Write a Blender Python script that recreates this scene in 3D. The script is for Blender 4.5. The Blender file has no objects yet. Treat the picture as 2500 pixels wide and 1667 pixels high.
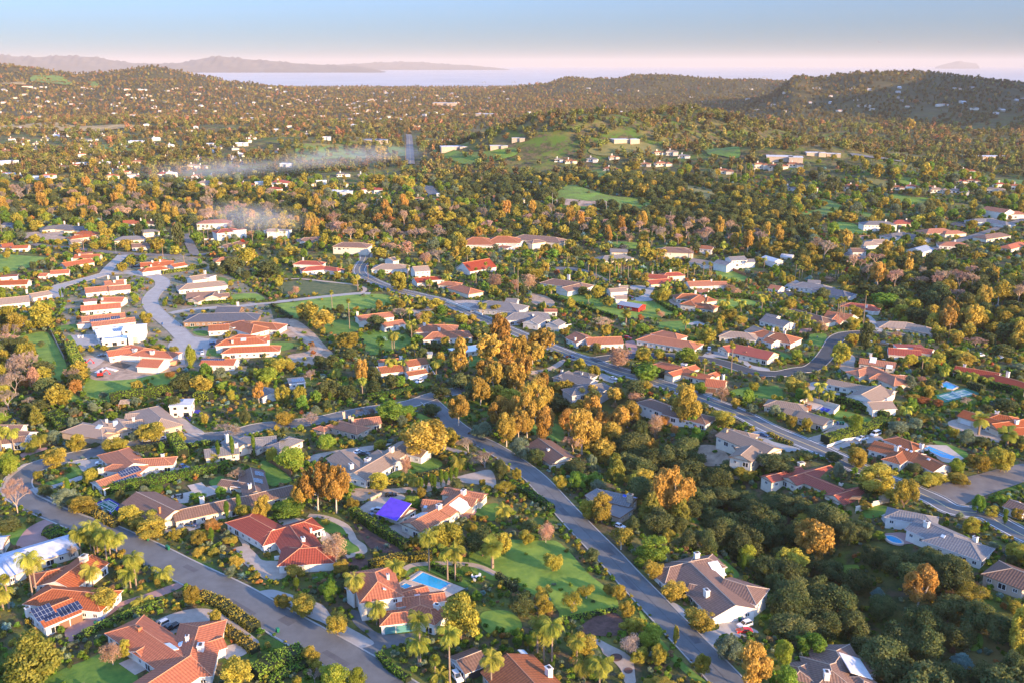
import bpy,math,random,time
import numpy as np
from mathutils import Vector,Matrix
R=math.radians
random.seed(7)
rng=np.random.default_rng(7)
S=bpy.context.scene
COL=S.collection
F=2300.0
CZ=155.0
TH=math.atan(676.5/F)
cam=bpy.data.cameras.new('camera');camo=bpy.data.objects.new('camera',cam);COL.objects.link(camo)
cam.sensor_width=36;cam.lens=F/2500*36;cam.clip_end=200000;cam.clip_start=1
camo.location=(0,0,CZ);camo.rotation_euler=(math.pi/2-TH,0,0)
S.camera=camo
CT,ST=math.cos(TH),math.sin(TH)
def seg_dist(x,y,pts):
 d=np.full(np.shape(x),1e9)
 for(ax,ay),(bx,by)in zip(pts[:-1],pts[1:]):
  vx,vy=bx-ax,by-ay
  t=np.clip(((x-ax)*vx+(y-ay)*vy)/(vx*vx+vy*vy),0,1)
  d=np.minimum(d,np.hypot(x-ax-t*vx,y-ay-t*vy))
 return d
def flat(px,py):
 a=(px-1250)/F;b=(py-833.5)/F
 dy=CT-ST*b;dz=-ST-CT*b
 t=CZ/-dz
 return a*t,dy*t
RAV=[flat(*p)for p in((2700,1750),(2350,1600),(2120,1470),(1960,1330),(1800,1200),(1640,1110),(1500,1030),(1380,960))]
CRK=[flat(*p)for p in((-400,520),(300,500),(900,560),(1300,585),(1700,630),(2050,700),(2400,790),(2900,900))]
BUMP=[]
for px,py,h,rx,ry in((1440,400,70,160,120),(1690,375,74,200,130),(1920,430,44,180,100),(2150,460,18,130,70),(2330,475,8,110,60),(1480,470,12,110,80),(1250,395,14,140,120),(560,560,10,60,50),(860,605,9,45,35),(760,365,24,160,110),(1180,395,10,120,90),(250,315,14,420,260),(60,260,22,500,500),(1900,320,12,300,200)):
 x,y=flat(px,py);BUMP.append((x,y,h,rx,ry))
RIDGE=[(4700,1500,500,((-500,130),(0,150),(60,158),(120,164),(200,174),(262,171),(300,168),(345,159),(378,156),(412,161),(450,171),(500,180),(560,191),(640,201),(720,209),(820,214))),(5200,1100,600,((1180,210),(1250,206),(1335,201),(1352,194),(1372,186),(1400,183),(1440,188),(1480,190),(1515,186),(1545,179),(1590,177),(1640,180),(1700,186),(1780,189),(1880,192),(1950,196),(2050,200),(2400,204))),(3500,1150,700,((1800,222),(1850,214),(1880,206),(1905,193),(1930,183),(1955,181),(1985,188),(2010,183),(2060,173),(2110,168),(2180,169),(2260,172),(2340,179),(2420,190),(2500,201),(2620,212),(2800,200),(3200,150)))]
SHADE_RIDGE=[(2100,1950),(2500,2700),(3100,3700)]  # unseen ridge beyond the right frame edge, added to shade the far hills
def coast(x):
 return 7050+120*np.sin(x/900.0)+60*np.sin(x/210.0+1)
def H(x,y):
 x=np.asarray(x,float);y=np.asarray(y,float)
 h=-13*np.exp(-(seg_dist(x,y,RAV)/27)**2)-9*np.exp(-(seg_dist(x,y,CRK)/60)**2)
 for bx,by,bh,rx,ry in BUMP:
  h=h+bh*np.exp(-((x-bx)/rx)**2-((y-by)/ry)**2)
 far=np.clip((y-850)/500,0,1)
 h=h+far*(3.2*np.sin(x/61+np.sin(y/83))*np.sin(y/97+1.3*np.sin(x/71))+1.6*np.sin(x/23+y/31))
 yy=np.maximum(y,300)
 pxc=1250+F*x/(yy*CT+CZ*ST)
 for D,wf,wb,cr in RIDGE:
  cy=np.interp(pxc,[c[0]for c in cr],[c[1]for c in cr])
  hh=np.maximum(0,CZ-(cy-157)/F*D*CT-13)
  ends=np.clip((pxc-cr[0][0])/130,0,1)if cr[0][0]>0 else 1.0
  t=np.where(y<D,(D-y)/wf,(y-D)/wb)
  prof=np.where(t<1,0.5+0.5*np.cos(np.pi*np.clip(t,0,1)),0)
  gul=1-0.16*np.abs(np.sin(x/130+y/260))*np.clip(t*3,0,1)-0.08*np.sin(x/57-y/90)*np.clip(t*3,0,1)
  h=h+hh*prof*ends*gul
 h=h+405*np.exp(-(seg_dist(x,y,SHADE_RIDGE)/420)**2)
 c=coast(x)
 h=np.where(y>c-60,h*np.clip((c-y)/60,0,1)-np.clip((y-c+60)/60,0,2)*12,h)
 return h
def ray(px,py):
 a=(px-1250)/F;b=(py-833.5)/F
 return a,CT-ST*b,-ST-CT*b
TT=np.geomspace(120,9000,500)
def hit(px,py,dh=0.0):
 dx,dy,dz=ray(px,py)
 f=CZ+dz*TT-H(dx*TT,dy*TT)-dh
 i=np.argmax(f<0)
 if f[i]>=0:i=len(TT)-1
 lo,hi=TT[max(i-1,0)],TT[i]
 for _ in range(16):
  m=(lo+hi)/2
  if CZ+dz*m-float(H(dx*m,dy*m))-dh<0:hi=m
  else:lo=m
 return Vector((dx*hi,dy*hi,CZ+dz*hi))
def plane_hit(px,py,z):
 dx,dy,dz=ray(px,py);t=(z-CZ)/dz
 return Vector((dx*t,dy*t,z))
def pix(p):
 x,y,z=p[0],p[1],p[2]-CZ
 d=y*CT-z*ST;u=y*ST+z*CT
 return 1250+F*x/d,833.5-F*u/d
OFF={c:((i%4)*625,(1250,850,500,100)[i//4])for i,c in enumerate('ABCDEFGHIJKLMNOP')}
def T(t,X,Y):
 if t=='Z':return X*1.063,Y*1.063
 o=OFF[t];return o[0]+X/3.76,o[1]+Y/3.76
def hz(t,X,Y,dh=0.0):return hit(*T(t,X,Y),dh)
MATS={}
def mat(name,col,rough=0.8,var=0.0,scale=1.0,col2=None,metal=0.0,spec=0.3,bump=0.0,emit=None,rnd=0.0):
 if name in MATS:return MATS[name]
 m=bpy.data.materials.new(name);m.use_nodes=True;nt=m.node_tree;N=nt.nodes;L=nt.links
 b=N['Principled BSDF'];b.inputs['Roughness'].default_value=rough;b.inputs['Metallic'].default_value=metal
 b.inputs['Specular IOR Level'].default_value=spec
 b.inputs['Base Color'].default_value=(*col,1)
 if var or col2 or bump or rnd:
  g=N.new('ShaderNodeNewGeometry')
  n=N.new('ShaderNodeTexNoise');n.inputs['Scale'].default_value=1.0/scale;n.inputs['Detail'].default_value=6;n.inputs['Roughness'].default_value=.65
  L.new(g.outputs['Position'],n.inputs['Vector'])
  c2=col2 or tuple(c*(1-var)for c in col);c1=col if col2 else tuple(min(1,c*(1+var))for c in col)
  r=N.new('ShaderNodeValToRGB');r.color_ramp.elements[0].position=.36;r.color_ramp.elements[1].position=.64
  r.color_ramp.elements[0].color=(*c2,1);r.color_ramp.elements[1].color=(*c1,1)
  L.new(n.outputs['Fac'],r.inputs['Fac']);out=r.outputs['Color']
  if rnd:
   o=N.new('ShaderNodeObjectInfo');h=N.new('ShaderNodeHueSaturation')
   mr=N.new('ShaderNodeMapRange');mr.inputs['To Min'].default_value=1-rnd;mr.inputs['To Max'].default_value=1+rnd
   L.new(o.outputs['Random'],mr.inputs['Value']);L.new(mr.outputs[0],h.inputs['Value']);L.new(out,h.inputs['Color']);out=h.outputs['Color']
  L.new(out,b.inputs['Base Color'])
  if bump:
   n2=N.new('ShaderNodeTexNoise');n2.inputs['Scale'].default_value=4.0/scale;L.new(g.outputs['Position'],n2.inputs['Vector'])
   bp=N.new('ShaderNodeBump');bp.inputs['Strength'].default_value=bump;bp.inputs['Distance'].default_value=.3
   L.new(n2.outputs['Fac'],bp.inputs['Height']);L.new(bp.outputs[0],b.inputs['Normal'])
 MATS[name]=m;return m
def leaf_mat(name,ca,cb,rnd=.22,hue=.018,trans=.3):
 m=bpy.data.materials.new(name);m.use_nodes=True;nt=m.node_tree;N=nt.nodes;L=nt.links
 N.remove(N['Principled BSDF']);out=N['Material Output']
 at=N.new('ShaderNodeAttribute');at.attribute_name='tint'
 mx=N.new('ShaderNodeMix');mx.data_type='RGBA';mx.inputs[6].default_value=(*ca,1);mx.inputs[7].default_value=(*cb,1)
 L.new(at.outputs['Fac'],mx.inputs[0])
 oi=N.new('ShaderNodeObjectInfo');hs=N.new('ShaderNodeHueSaturation')
 a=N.new('ShaderNodeMapRange');a.inputs['To Min'].default_value=1-rnd;a.inputs['To Max'].default_value=1+rnd
 L.new(oi.outputs['Random'],a.inputs['Value']);L.new(a.outputs[0],hs.inputs['Value'])
 w=N.new('ShaderNodeMath');w.operation='MULTIPLY';w.inputs[1].default_value=7.13;L.new(oi.outputs['Random'],w.inputs[0])
 fr=N.new('ShaderNodeMath');fr.operation='FRACT';L.new(w.outputs[0],fr.inputs[0])
 a2=N.new('ShaderNodeMapRange');a2.inputs['To Min'].default_value=.5-hue;a2.inputs['To Max'].default_value=.5+hue
 L.new(fr.outputs[0],a2.inputs['Value']);L.new(a2.outputs[0],hs.inputs['Hue'])
 L.new(mx.outputs[2],hs.inputs['Color'])
 d=N.new('ShaderNodeBsdfDiffuse');t=N.new('ShaderNodeBsdfTranslucent');s=N.new('ShaderNodeMixShader');s.inputs[0].default_value=trans
 L.new(hs.outputs[0],d.inputs[0]);L.new(hs.outputs[0],t.inputs[0]);L.new(d.outputs[0],s.inputs[1]);L.new(t.outputs[0],s.inputs[2])
 L.new(s.outputs[0],out.inputs[0]);MATS[name]=m;return m
def roof_mat(name,c1,c2,pitch=.42,ribs=.35,patch=.5):
 m=bpy.data.materials.new(name);m.use_nodes=True;nt=m.node_tree;N=nt.nodes;L=nt.links
 b=N['Principled BSDF'];b.inputs['Roughness'].default_value=.75;b.inputs['Specular IOR Level'].default_value=.25
 uv=N.new('ShaderNodeUVMap');uv.uv_map='UVMap';sp=N.new('ShaderNodeSeparateXYZ');L.new(uv.outputs[0],sp.inputs[0])
 def wave(sock,k):
  q=N.new('ShaderNodeMath');q.operation='MULTIPLY';q.inputs[1].default_value=2*math.pi/k;L.new(sock,q.inputs[0])
  s=N.new('ShaderNodeMath');s.operation='SINE';L.new(q.outputs[0],s.inputs[0])
  r=N.new('ShaderNodeMapRange');r.inputs['From Min'].default_value=-1;L.new(s.outputs[0],r.inputs[0]);return r.outputs[0]
 g=N.new('ShaderNodeNewGeometry')
 n=N.new('ShaderNodeTexNoise');n.inputs['Scale'].default_value=.45;n.inputs['Detail'].default_value=8;n.inputs['Roughness'].default_value=.75;L.new(g.outputs['Position'],n.inputs[0])
 vo=N.new('ShaderNodeTexVoronoi');vo.inputs['Scale'].default_value=2.2;L.new(uv.outputs[0],vo.inputs[0])
 ad=N.new('ShaderNodeMath');ad.operation='MULTIPLY_ADD';ad.inputs[1].default_value=patch;L.new(n.outputs[0],ad.inputs[0])
 sv=N.new('ShaderNodeSeparateColor');L.new(vo.outputs['Color'],sv.inputs[0])
 k=N.new('ShaderNodeMath');k.operation='MULTIPLY';k.inputs[1].default_value=.55;L.new(sv.outputs[0],k.inputs[0]);L.new(k.outputs[0],ad.inputs[2])
 mx=N.new('ShaderNodeMix');mx.data_type='RGBA';mx.inputs[6].default_value=(*c1,1);mx.inputs[7].default_value=(*c2,1);L.new(ad.outputs[0],mx.inputs[0])
 w1=wave(sp.outputs[0],pitch*2)
 w2=wave(sp.outputs[1],pitch*2.6)
 dk=N.new('ShaderNodeMapRange');dk.inputs['To Min'].default_value=1-ribs;L.new(w1,dk.inputs[0])
 dk2=N.new('ShaderNodeMapRange');dk2.inputs['To Min'].default_value=1-ribs*.4;L.new(w2,dk2.inputs[0])
 mm=N.new('ShaderNodeMath');mm.operation='MULTIPLY';L.new(dk.outputs[0],mm.inputs[0]);L.new(dk2.outputs[0],mm.inputs[1])
 oi=N.new('ShaderNodeObjectInfo');om=N.new('ShaderNodeMapRange');om.inputs['To Min'].default_value=.82;om.inputs['To Max'].default_value=1.15;L.new(oi.outputs['Random'],om.inputs[0])
 m3=N.new('ShaderNodeMath');m3.operation='MULTIPLY';L.new(mm.outputs[0],m3.inputs[0]);L.new(om.outputs[0],m3.inputs[1]);mm=m3
 os_=N.new('ShaderNodeMapRange');os_.inputs['To Min'].default_value=1.0;os_.inputs['To Max'].default_value=.88;L.new(oi.outputs['Random'],os_.inputs[0])
 hs=N.new('ShaderNodeHueSaturation');L.new(os_.outputs[0],hs.inputs['Saturation']);L.new(mm.outputs[0],hs.inputs['Value']);L.new(mx.outputs[2],hs.inputs['Color'])
 L.new(hs.outputs[0],b.inputs['Base Color'])
 bp=N.new('ShaderNodeBump');bp.inputs['Strength'].default_value=.5;bp.inputs['Distance'].default_value=.12;L.new(w1,bp.inputs['Height']);L.new(bp.outputs[0],b.inputs['Normal'])
 MATS[name]=m;return m
class MB:
 def __init__(s):s.v=[];s.f=[];s.m=[];s.u=[]
 def face(s,pts,mi=0,uv=None):
  k=len(s.v);s.v+=[tuple(p)for p in pts];s.f.append(tuple(range(k,k+len(pts))));s.m.append(mi)
  s.u+=uv if uv else[(0.0,0.0)]*len(pts)
 def box(s,c,size,ang=0,mi=0,bottom=False):
  x,y,z=size[0]/2,size[1]/2,size[2];ca,sa=math.cos(ang),math.sin(ang)
  P=[(c[0]+a*x*ca-b*y*sa,c[1]+a*x*sa+b*y*ca,c[2]+h*z)for h in(0,1)for a,b in((-1,-1),(1,-1),(1,1),(-1,1))]
  Q=[(0,1,5,4),(1,2,6,5),(2,3,7,6),(3,0,4,7),(4,5,6,7)]+([(3,2,1,0)]if bottom else[])
  for q in Q:s.face([P[i]for i in q],mi)
 def prism(s,poly,z0,z1,mi=0,top=True):
  n=len(poly)
  for i in range(n):
   a,b=poly[i],poly[(i+1)%n]
   s.face([(a[0],a[1],z0),(b[0],b[1],z0),(b[0],b[1],z1),(a[0],a[1],z1)],mi)
  if top:s.face([(p[0],p[1],z1)for p in poly],mi)
 def tube(s,a,b,r0,r1,n=5,mi=0,cap=False):
  a=Vector(a);b=Vector(b);d=(b-a)
  if d.length<1e-6:return
  d.normalize();u=d.orthogonal().normalized();w=d.cross(u)
  A=[a+(u*math.cos(2*math.pi*i/n)+w*math.sin(2*math.pi*i/n))*r0 for i in range(n)]
  B=[b+(u*math.cos(2*math.pi*i/n)+w*math.sin(2*math.pi*i/n))*r1 for i in range(n)]
  for i in range(n):s.face([A[i],A[(i+1)%n],B[(i+1)%n],B[i]],mi)
  if cap:s.face(B,mi);s.face(A[::-1],mi)
 def data(s,name,mats,origin=None,smooth=False):
  me=bpy.data.meshes.new(name)
  if origin is not None:
   ox,oy,oz=origin;vs=[(a-ox,b-oy,c-oz)for a,b,c in s.v]
  else:vs=s.v
  me.from_pydata(vs,[],s.f)
  for m in mats:me.materials.append(m)
  me.polygons.foreach_set('material_index',s.m)
  if smooth:me.polygons.foreach_set('use_smooth',[True]*len(s.f))
  uvl=me.uv_layers.new(name='UVMap');uvl.data.foreach_set('uv',[c for p in s.u for c in p])
  me.update();return me
 def obj(s,name,mats,parent=None,origin=None,smooth=False):
  if not s.f:return None
  o=bpy.data.objects.new(name,s.data(name,mats,origin,smooth));COL.objects.link(o)
  if parent is not None:o.parent=parent
  elif origin is not None:o.location=origin
  return o
def npmesh(name,V,Q,mats,mi=None,tint=None,smooth=False):
 me=bpy.data.meshes.new(name);n=Q.shape[1]
 me.vertices.add(len(V));me.vertices.foreach_set('co',np.asarray(V,np.float32).ravel())
 me.loops.add(Q.size);me.loops.foreach_set('vertex_index',Q.astype(np.int32).ravel())
 me.polygons.add(len(Q));me.polygons.foreach_set('loop_start',np.arange(0,Q.size,n,dtype=np.int32))
 try:me.polygons.foreach_set('loop_total',np.full(len(Q),n,np.int32))
 except Exception:pass
 for m in mats:me.materials.append(m)
 if mi is not None:me.polygons.foreach_set('material_index',np.asarray(mi,np.int32))
 if smooth:me.polygons.foreach_set('use_smooth',np.ones(len(Q),bool))
 if tint is not None:
  a=me.attributes.new('tint','FLOAT','FACE');a.data.foreach_set('value',np.asarray(tint,np.float32))
 me.update(calc_edges=True);return me
def thing(name,label,cat,loc=(0,0,0),rz=0,group=None):
 o=bpy.data.objects.new(name,None);COL.objects.link(o);o.location=loc;o.rotation_euler=(0,0,rz)
 o['label']=label;o['category']=cat
 if group:o['group']=group
 o.empty_display_size=.1
 return o
def tag(o,label,cat,group=None):
 o['label']=label;o['category']=cat
 if group:o['group']=group
 return o
def kind(o,k,label=None):
 o['kind']=k
 if label:o['label']=label
 return o
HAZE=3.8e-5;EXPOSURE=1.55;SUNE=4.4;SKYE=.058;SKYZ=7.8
leaf_mat('leaf_olive',(.21,.185,.032),(.52,.42,.07))
leaf_mat('leaf_green',(.085,.17,.028),(.25,.36,.05))
leaf_mat('leaf_bright',(.14,.22,.03),(.36,.40,.055))
leaf_mat('leaf_oak',(.058,.095,.038),(.18,.19,.065))
leaf_mat('leaf_grey',(0.128,0.173,0.0975),(0.255,0.3,0.18))
leaf_mat('leaf_euc',(.24,.16,.035),(.64,.41,.09),hue=.018)
leaf_mat('leaf_orange',(0.312,0.138,0.036),(0.504,0.24,0.084))
leaf_mat('leaf_salmon',(.38,.21,.13),(.56,.36,.23))
leaf_mat('leaf_twig',(0.345,0.218,0.149),(0.529,0.356,0.253))
leaf_mat('leaf_blossom',(0.374,0.286,0.209),(0.605,0.484,0.374))
leaf_mat('leaf_pine',(.13,.16,.03),(.38,.36,.07))
leaf_mat('leaf_palm',(.16,.19,.03),(.44,.42,.07))
leaf_mat('leaf_dry',(0.264,0.165,0.077),(0.374,0.242,0.121))
leaf_mat('leaf_hedge',(.055,.12,.018),(.17,.26,.035))
leaf_mat('leaf_agave',(0.15,0.255,0.225),(0.255,0.39,0.315))
leaf_mat('leaf_red',(0.374,0.055,0.033),(0.462,0.132,0.055))
leaf_mat('leaf_far',(.11,.10,.035),(.38,.27,.085),rnd=.45,hue=.045,trans=.15)
mat('bark_brown',(.16,.11,.075),.9,.3,.3)
mat('bark_pale',(.50,.42,.33),.8,.25,.5)
mat('bark_palm',(.27,.20,.145),.9,.25,.25)
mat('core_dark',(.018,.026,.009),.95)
def cloud(C,Rr,n,s,r,up=.15,stretch=1.0,inner=.55,thin=1.0):
 C=np.asarray(C,float);Rr=np.asarray(Rr,float)
 w=Rr.max(axis=1)**2 if Rr.ndim==2 else Rr**2
 k=r.choice(len(C),n,p=w/w.sum())
 d=r.normal(size=(n,3));d[:,2]+=up;d/=np.linalg.norm(d,axis=1)[:,None]
 rad=Rr[k]if Rr.ndim==2 else Rr[k][:,None]
 P=C[k]+d*rad*(inner+(1.05-inner)*r.random((n,1))**.5)
 nn=d+.55*r.normal(size=(n,3));nn/=np.linalg.norm(nn,axis=1)[:,None]
 t=np.cross(nn,r.normal(size=(n,3)));t/=np.linalg.norm(t,axis=1)[:,None]
 b=np.cross(nn,t)
 sz=s*(.6+.8*r.random((n,1)))
 t=t*sz*stretch;b=b*sz*thin
 V=np.stack([P-t*.5-b*.2,P-t*.1+b*.5,P+t*.5+b*.15,P+t*.05-b*.5],1).reshape(-1,3)
 ck=r.random(len(C));tint=np.clip(ck[k]*.7+.45*r.random(n)-.08,0,1)
 return V,np.arange(4*n).reshape(-1,4),tint
def clumps(r,n,zb,zt,wide=.5,rc=.17,top=1.0,shell=.6):
 out=[];rr=[];ph0=r.uniform(0,6.28)
 for _ in range(n):
  while True:
   p=r.uniform(-1,1,3)
   q=np.linalg.norm(p)
   if shell<q<1 or(q<1 and r.random()<.25):break
  z=zb+(zt-zb)*(p[2]*.5+.5)
  az=math.atan2(p[1],p[0]);tap=(1-(1-top)*(p[2]*.5+.5))*(1+.13*math.sin(az*2+ph0)+.12*math.sin(az*3-ph0*2))
  c=rc*r.uniform(.55,1.45)
  out.append((p[0]*(wide-c*.8)*tap,p[1]*(wide-c*.8)*tap,min(z,zt-c*.5)))
  rr.append(c)
 return np.array(out),np.array(rr)
def wood(mb,C,r,zf,rad,nb,mi=0,lean=0.0):
 """trunk that forks into limbs reaching the clump centres"""
 lx,ly=lean*r.uniform(-1,1),lean*r.uniform(-1,1)
 k=Vector((lx,ly,zf));m=Vector((lx*.3,ly*.3,zf*.5))
 mb.tube((0,0,-.05),m,rad,rad*.85,6,mi);mb.tube(m,k,rad*.85,rad*.7,6,mi)
 idx=list(range(len(C)));r.shuffle(idx)
 for i in idx[:nb]:
  c=Vector(C[i]);mid=k.lerp(c,.5)+Vector((c.x*.12,c.y*.12,-.02))
  mb.tube(k,mid,rad*.5,rad*.3,4,mi);mb.tube(mid,c,rad*.3,rad*.08,4,mi)
  for _ in range(2):
   e=c+Vector(r.normal(size=3))*.07;mb.tube(mid.lerp(c,.5),e,rad*.16,rad*.05,3,mi)
SPEC={'b':('leaf_olive','bark_brown',34,.2,1,.14,.85,.028,8,5200,.05,1,1.0),'g':('leaf_green','bark_brown',34,.14,1,.145,.8,.028,6,5200,.052,1,1.0),'y':('leaf_bright','bark_brown',24,.2,1,.17,.85,.026,7,5000,.05,1,1.0),'k':('leaf_oak','bark_brown',38,.16,1,.15,.9,.03,7,5600,.045,1,1.25),'o':('leaf_grey','bark_brown',22,.18,1,.16,.85,.03,7,4600,.042,1,1.15),'e':('leaf_euc','bark_pale',36,.26,1,.12,.82,.027,16,5600,.042,1.3,.85),'r':('leaf_orange','bark_brown',20,.2,1,.17,.85,.02,7,4200,.045,1,.95),'w':('leaf_blossom','bark_brown',22,.15,1,.17,.85,.022,9,3000,.035,1,1.0),'l':('leaf_olive','bark_pale',15,.34,1,.15,.9,.03,12,2600,.045,1,1.0),'z':('leaf_salmon','bark_pale',26,.26,1,.16,.8,.02,12,3000,.026,1.6,1.0),}
LOD={'hi':(1.6,.78),'mid':(.55,1.35),'lo':(.14,2.3),'far':(.022,5.0)}
CACHE={}
def bare_wood(r,twig):
 mb=MB();tips=[]
 def br(p,d,L,rad,lev):
  q=p+d*L;mb.tube(p,q,rad,rad*.68,5 if lev<2 else 3,0)
  if lev>=5-(0 if twig else 1):tips.append(q);return
  for _ in range(3 if lev<3 else 2+(lev<4)):
   a=Vector(r.normal(size=3));a=(a-a.dot(d)*d).normalized()
   nd=(d*1.0+a*r.uniform(.45,.8)+Vector((0,0,.16))).normalized()
   br(q if r.random()<.75 else p.lerp(q,.7),nd,L*r.uniform(.66,.86),rad*.62,lev+1)
 br(Vector((0,0,-.03)),Vector((0,0,1)),.27,.021,0)
 P=np.array(mb.v);mxz=P[:,2].max();mw=max(np.ptp(P[:,0]),np.ptp(P[:,1]))
 sc=np.array([1/mw,1/mw,1/mxz]);mb.v=[tuple(v)for v in P*sc]
 return mb,np.array([list(t)for t in tips])*sc
def frond_crown(r,typ,lod):
 """palm crown in units of its own spread (1 across)"""
 V=[];T_=[]
 def quad(a,b,c,d,t):V.extend((a,b,c,d));T_.append(t)
 if typ in 'qd':
  nf={'hi':26,'mid':18,'lo':12,'far':8}[lod]*(1.7 if typ=='d' else 1);nl={'hi':13,'mid':8,'lo':4,'far':3}[lod]
  for i in range(int(nf)):
   az=i*2.399+r.uniform(-.2,.2);el=r.uniform(-.35,1.25)if typ=='q' else r.uniform(-.55,1.35)
   L=.56*r.uniform(.8,1.1);p=np.array([0,0,0.]);h=np.array([math.cos(az),math.sin(az),0]);side=np.array([-h[1],h[0],0]);t=r.random()
   steps=nl;dl=L/steps;e=el;prev=p
   for s in range(steps):
    e-=(1.9 if typ=='q' else 1.15)/steps*(0.5+s/steps)
    dirn=h*math.cos(e)+np.array([0,0,math.sin(e)]);nx=prev+dirn*dl
    if s>=1:
     ln=.17*math.sin(math.pi*min(1,(s+.6)/(steps+.4)))+.03;wd=dl*(.75 if lod=='hi' else 1.15)
     dr=.75 if typ=='q' else .12
     for sg in(-1,1):
      tip=prev+side*sg*ln*(.75 if typ=='q' else 1)+dirn*ln*.45+np.array([0,0,-ln*dr*r.uniform(.7,1.3)])
      quad(prev,prev+dirn*wd,tip+dirn*wd*.35,tip,np.clip(t+r.uniform(-.2,.2),0,1))
    w=side*.006
    quad(prev-w,prev+w,nx+w,nx-w,.6)
    prev=nx
 else:
  nf={'hi':44,'mid':26,'lo':16,'far':9}[lod]
  for i in range(nf):
   az=i*2.399;el=1.4-2.3*(i/nf)+r.uniform(-.15,.15)
   d=np.array([math.cos(az)*math.cos(el),math.sin(az)*math.cos(el),math.sin(el)]);side=np.array([-math.sin(az),math.cos(az),0]);up=np.cross(side,d)
   st=d*.16;ns=5 if lod in('hi','mid')else 2;t=r.random()
   for k in range(ns):
    a=(k-(ns-1)/2)*(2.4/ns)
    q=d*math.cos(a)+side*math.sin(a);L=.36*(1-.12*abs(a));w=np.cross(q,up)*(.055 if ns==5 else .13)
    tip=st+q*L+np.array([0,0,-.05])
    quad(st,st+q*L*.55-w,tip,st+q*L*.55+w,np.clip(t+r.uniform(-.15,.15),0,1))
   quad(side*.006,st+side*.006,st-side*.006,-side*.006,.5)
 return np.array(V),np.arange(len(V)).reshape(-1,4),np.array(T_)
def tree_meshes(k,var,lod):
 """-> (crown mesh, wood mesh) in unit size; palms: crown 1 across, trunk 1 high"""
 key=(k,var,lod)
 if key in CACHE:return CACHE[key]
 r=np.random.default_rng(sum(ord(c)for c in k)*31+var*7+1)
 nmul,smul=LOD[lod]
 if k in SPEC:
  lf,bk,nc,zb,zt,rc,top,tr,nb,n,s,st,_=SPEC[k]
  C,Rr=clumps(r,nc,zb,zt,.5,rc,top)
  keep=C[:,2]-Rr*.6>-.02;C,Rr=C[keep],Rr[keep]
  V,Q,t=cloud(C,Rr,max(60,int(n*nmul)),s*smul,r,stretch=st,inner=.4)
  cm=npmesh('crown',V,Q,[MATS[lf]],tint=t)
  mb=MB();wood(mb,C,r,max(.14,zb*(1.25 if k in 'el' else .9)),tr,nb if lod in('hi','mid')else 3,lean=.05 if k in 'el' else .02)
  wm=mb.data('trunk',[MATS[bk]])
 elif k in 'nx':
  mb,tips=bare_wood(r,lod in('hi','mid'));wm=mb.data('trunk',[MATS['bark_twig' if k=='n' else 'bark_grey']])
  n=int({'hi':2600,'mid':1100,'lo':340,'far':100}[lod]);V,Q,t=cloud(tips,np.full(len(tips),.075),n,.085 if lod in('hi','mid')else .15,r,up=.4,inner=.0,thin=.10 if lod=='hi' else .22)
  cm=npmesh('twigs',V,Q,[MATS['leaf_twig' if k=='n' else 'leaf_ashtwig']],tint=t)
 elif k=='c':
  n=26;C=np.array([(r.normal()*.06,r.normal()*.06,.04+.93*i/n)for i in range(n)])
  Rr=np.array([(.42*math.sin(math.pi*min(1,(.12+.86*(1-(i/n)**1.6))))+.1,)*2+(.07,)for i in range(n)])
  V,Q,t=cloud(C,Rr,int(2600*nmul)+60,.06*smul,r,inner=.6)
  V[:,:2]*=1.0;cm=npmesh('crown',V,Q,[MATS['leaf_hedge']],tint=t)
  mb=MB();mb.tube((0,0,-.03),(0,0,.5),.06,.03,5);wm=mb.data('trunk',[MATS['bark_brown']])
 elif k in 'pj':
  C=[];Rr=[]
  for L in range(9):
   z=.2+.76*L/9;rad=.46*(1-(L/9.3)**1.5)+.03
   for a in range(7 if L<6 else 4):
    az=a*2*math.pi/(7 if L<6 else 4)+L*.7+r.uniform(-.3,.3);rr=rad*r.uniform(.6,1)
    C.append((math.cos(az)*rr*.72,math.sin(az)*rr*.72,z+r.uniform(-.03,.03)));Rr.append((.15*(1.1-L/16),.15*(1.1-L/16),.06))
  C=np.array(C);Rr=np.array(Rr);V,Q,t=cloud(C,Rr,int(5600*nmul),.042*smul,r,inner=.3,stretch=1.4)
  cm=npmesh('crown',V,Q,[MATS['leaf_pine' if k=='p' else 'leaf_agave']],tint=t)
  mb=MB();mb.tube((0,0,-.03),(0,0,.9),.028,.008,6)
  for c in C[::2]:mb.tube((0,0,c[2]-.05),tuple(c),.009,.003,3)
  wm=mb.data('trunk',[MATS['bark_brown']])
 elif k in 'qfd':
  V,Q,t=frond_crown(r,k,lod);mi=np.zeros(len(Q),int)
  if k=='f' or k=='d':
   C=np.array([(0,0,-.14 if k=='f' else-.05)]);V2,Q2,t2=cloud(C,np.array([[.13,.13,.2]])if k=='f' else np.array([[.1,.1,.07]]),{'hi':240,'mid':120,'lo':40,'far':12}[lod],.1*smul**.5,r,inner=.2,thin=.4)
   Q=np.vstack([Q,Q2+len(V)]);V=np.vstack([V,V2]);t=np.concatenate([t,t2]);mi=np.concatenate([mi,np.ones(len(Q2),int)])
  cm=npmesh('fronds',V,Q,[MATS['leaf_palm'],MATS['leaf_dry']],mi=mi,tint=t)
  mb=MB();a={'q':.22,'f':.2,'d':.45}[k];n=5
  for i in range(n):mb.tube((0.01*math.sin(i*2.0),.008*i*math.sin(var),i/n-.02),(0.01*math.sin((i+1)*2.0),.008*(i+1)*math.sin(var),(i+1)/n),a*(1.25-.35*i/n),a*(1.25-.35*(i+1)/n),7)
  wm=mb.data('trunk',[MATS['bark_palm']])
 CACHE[key]=(cm,wm);return CACHE[key]
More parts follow.
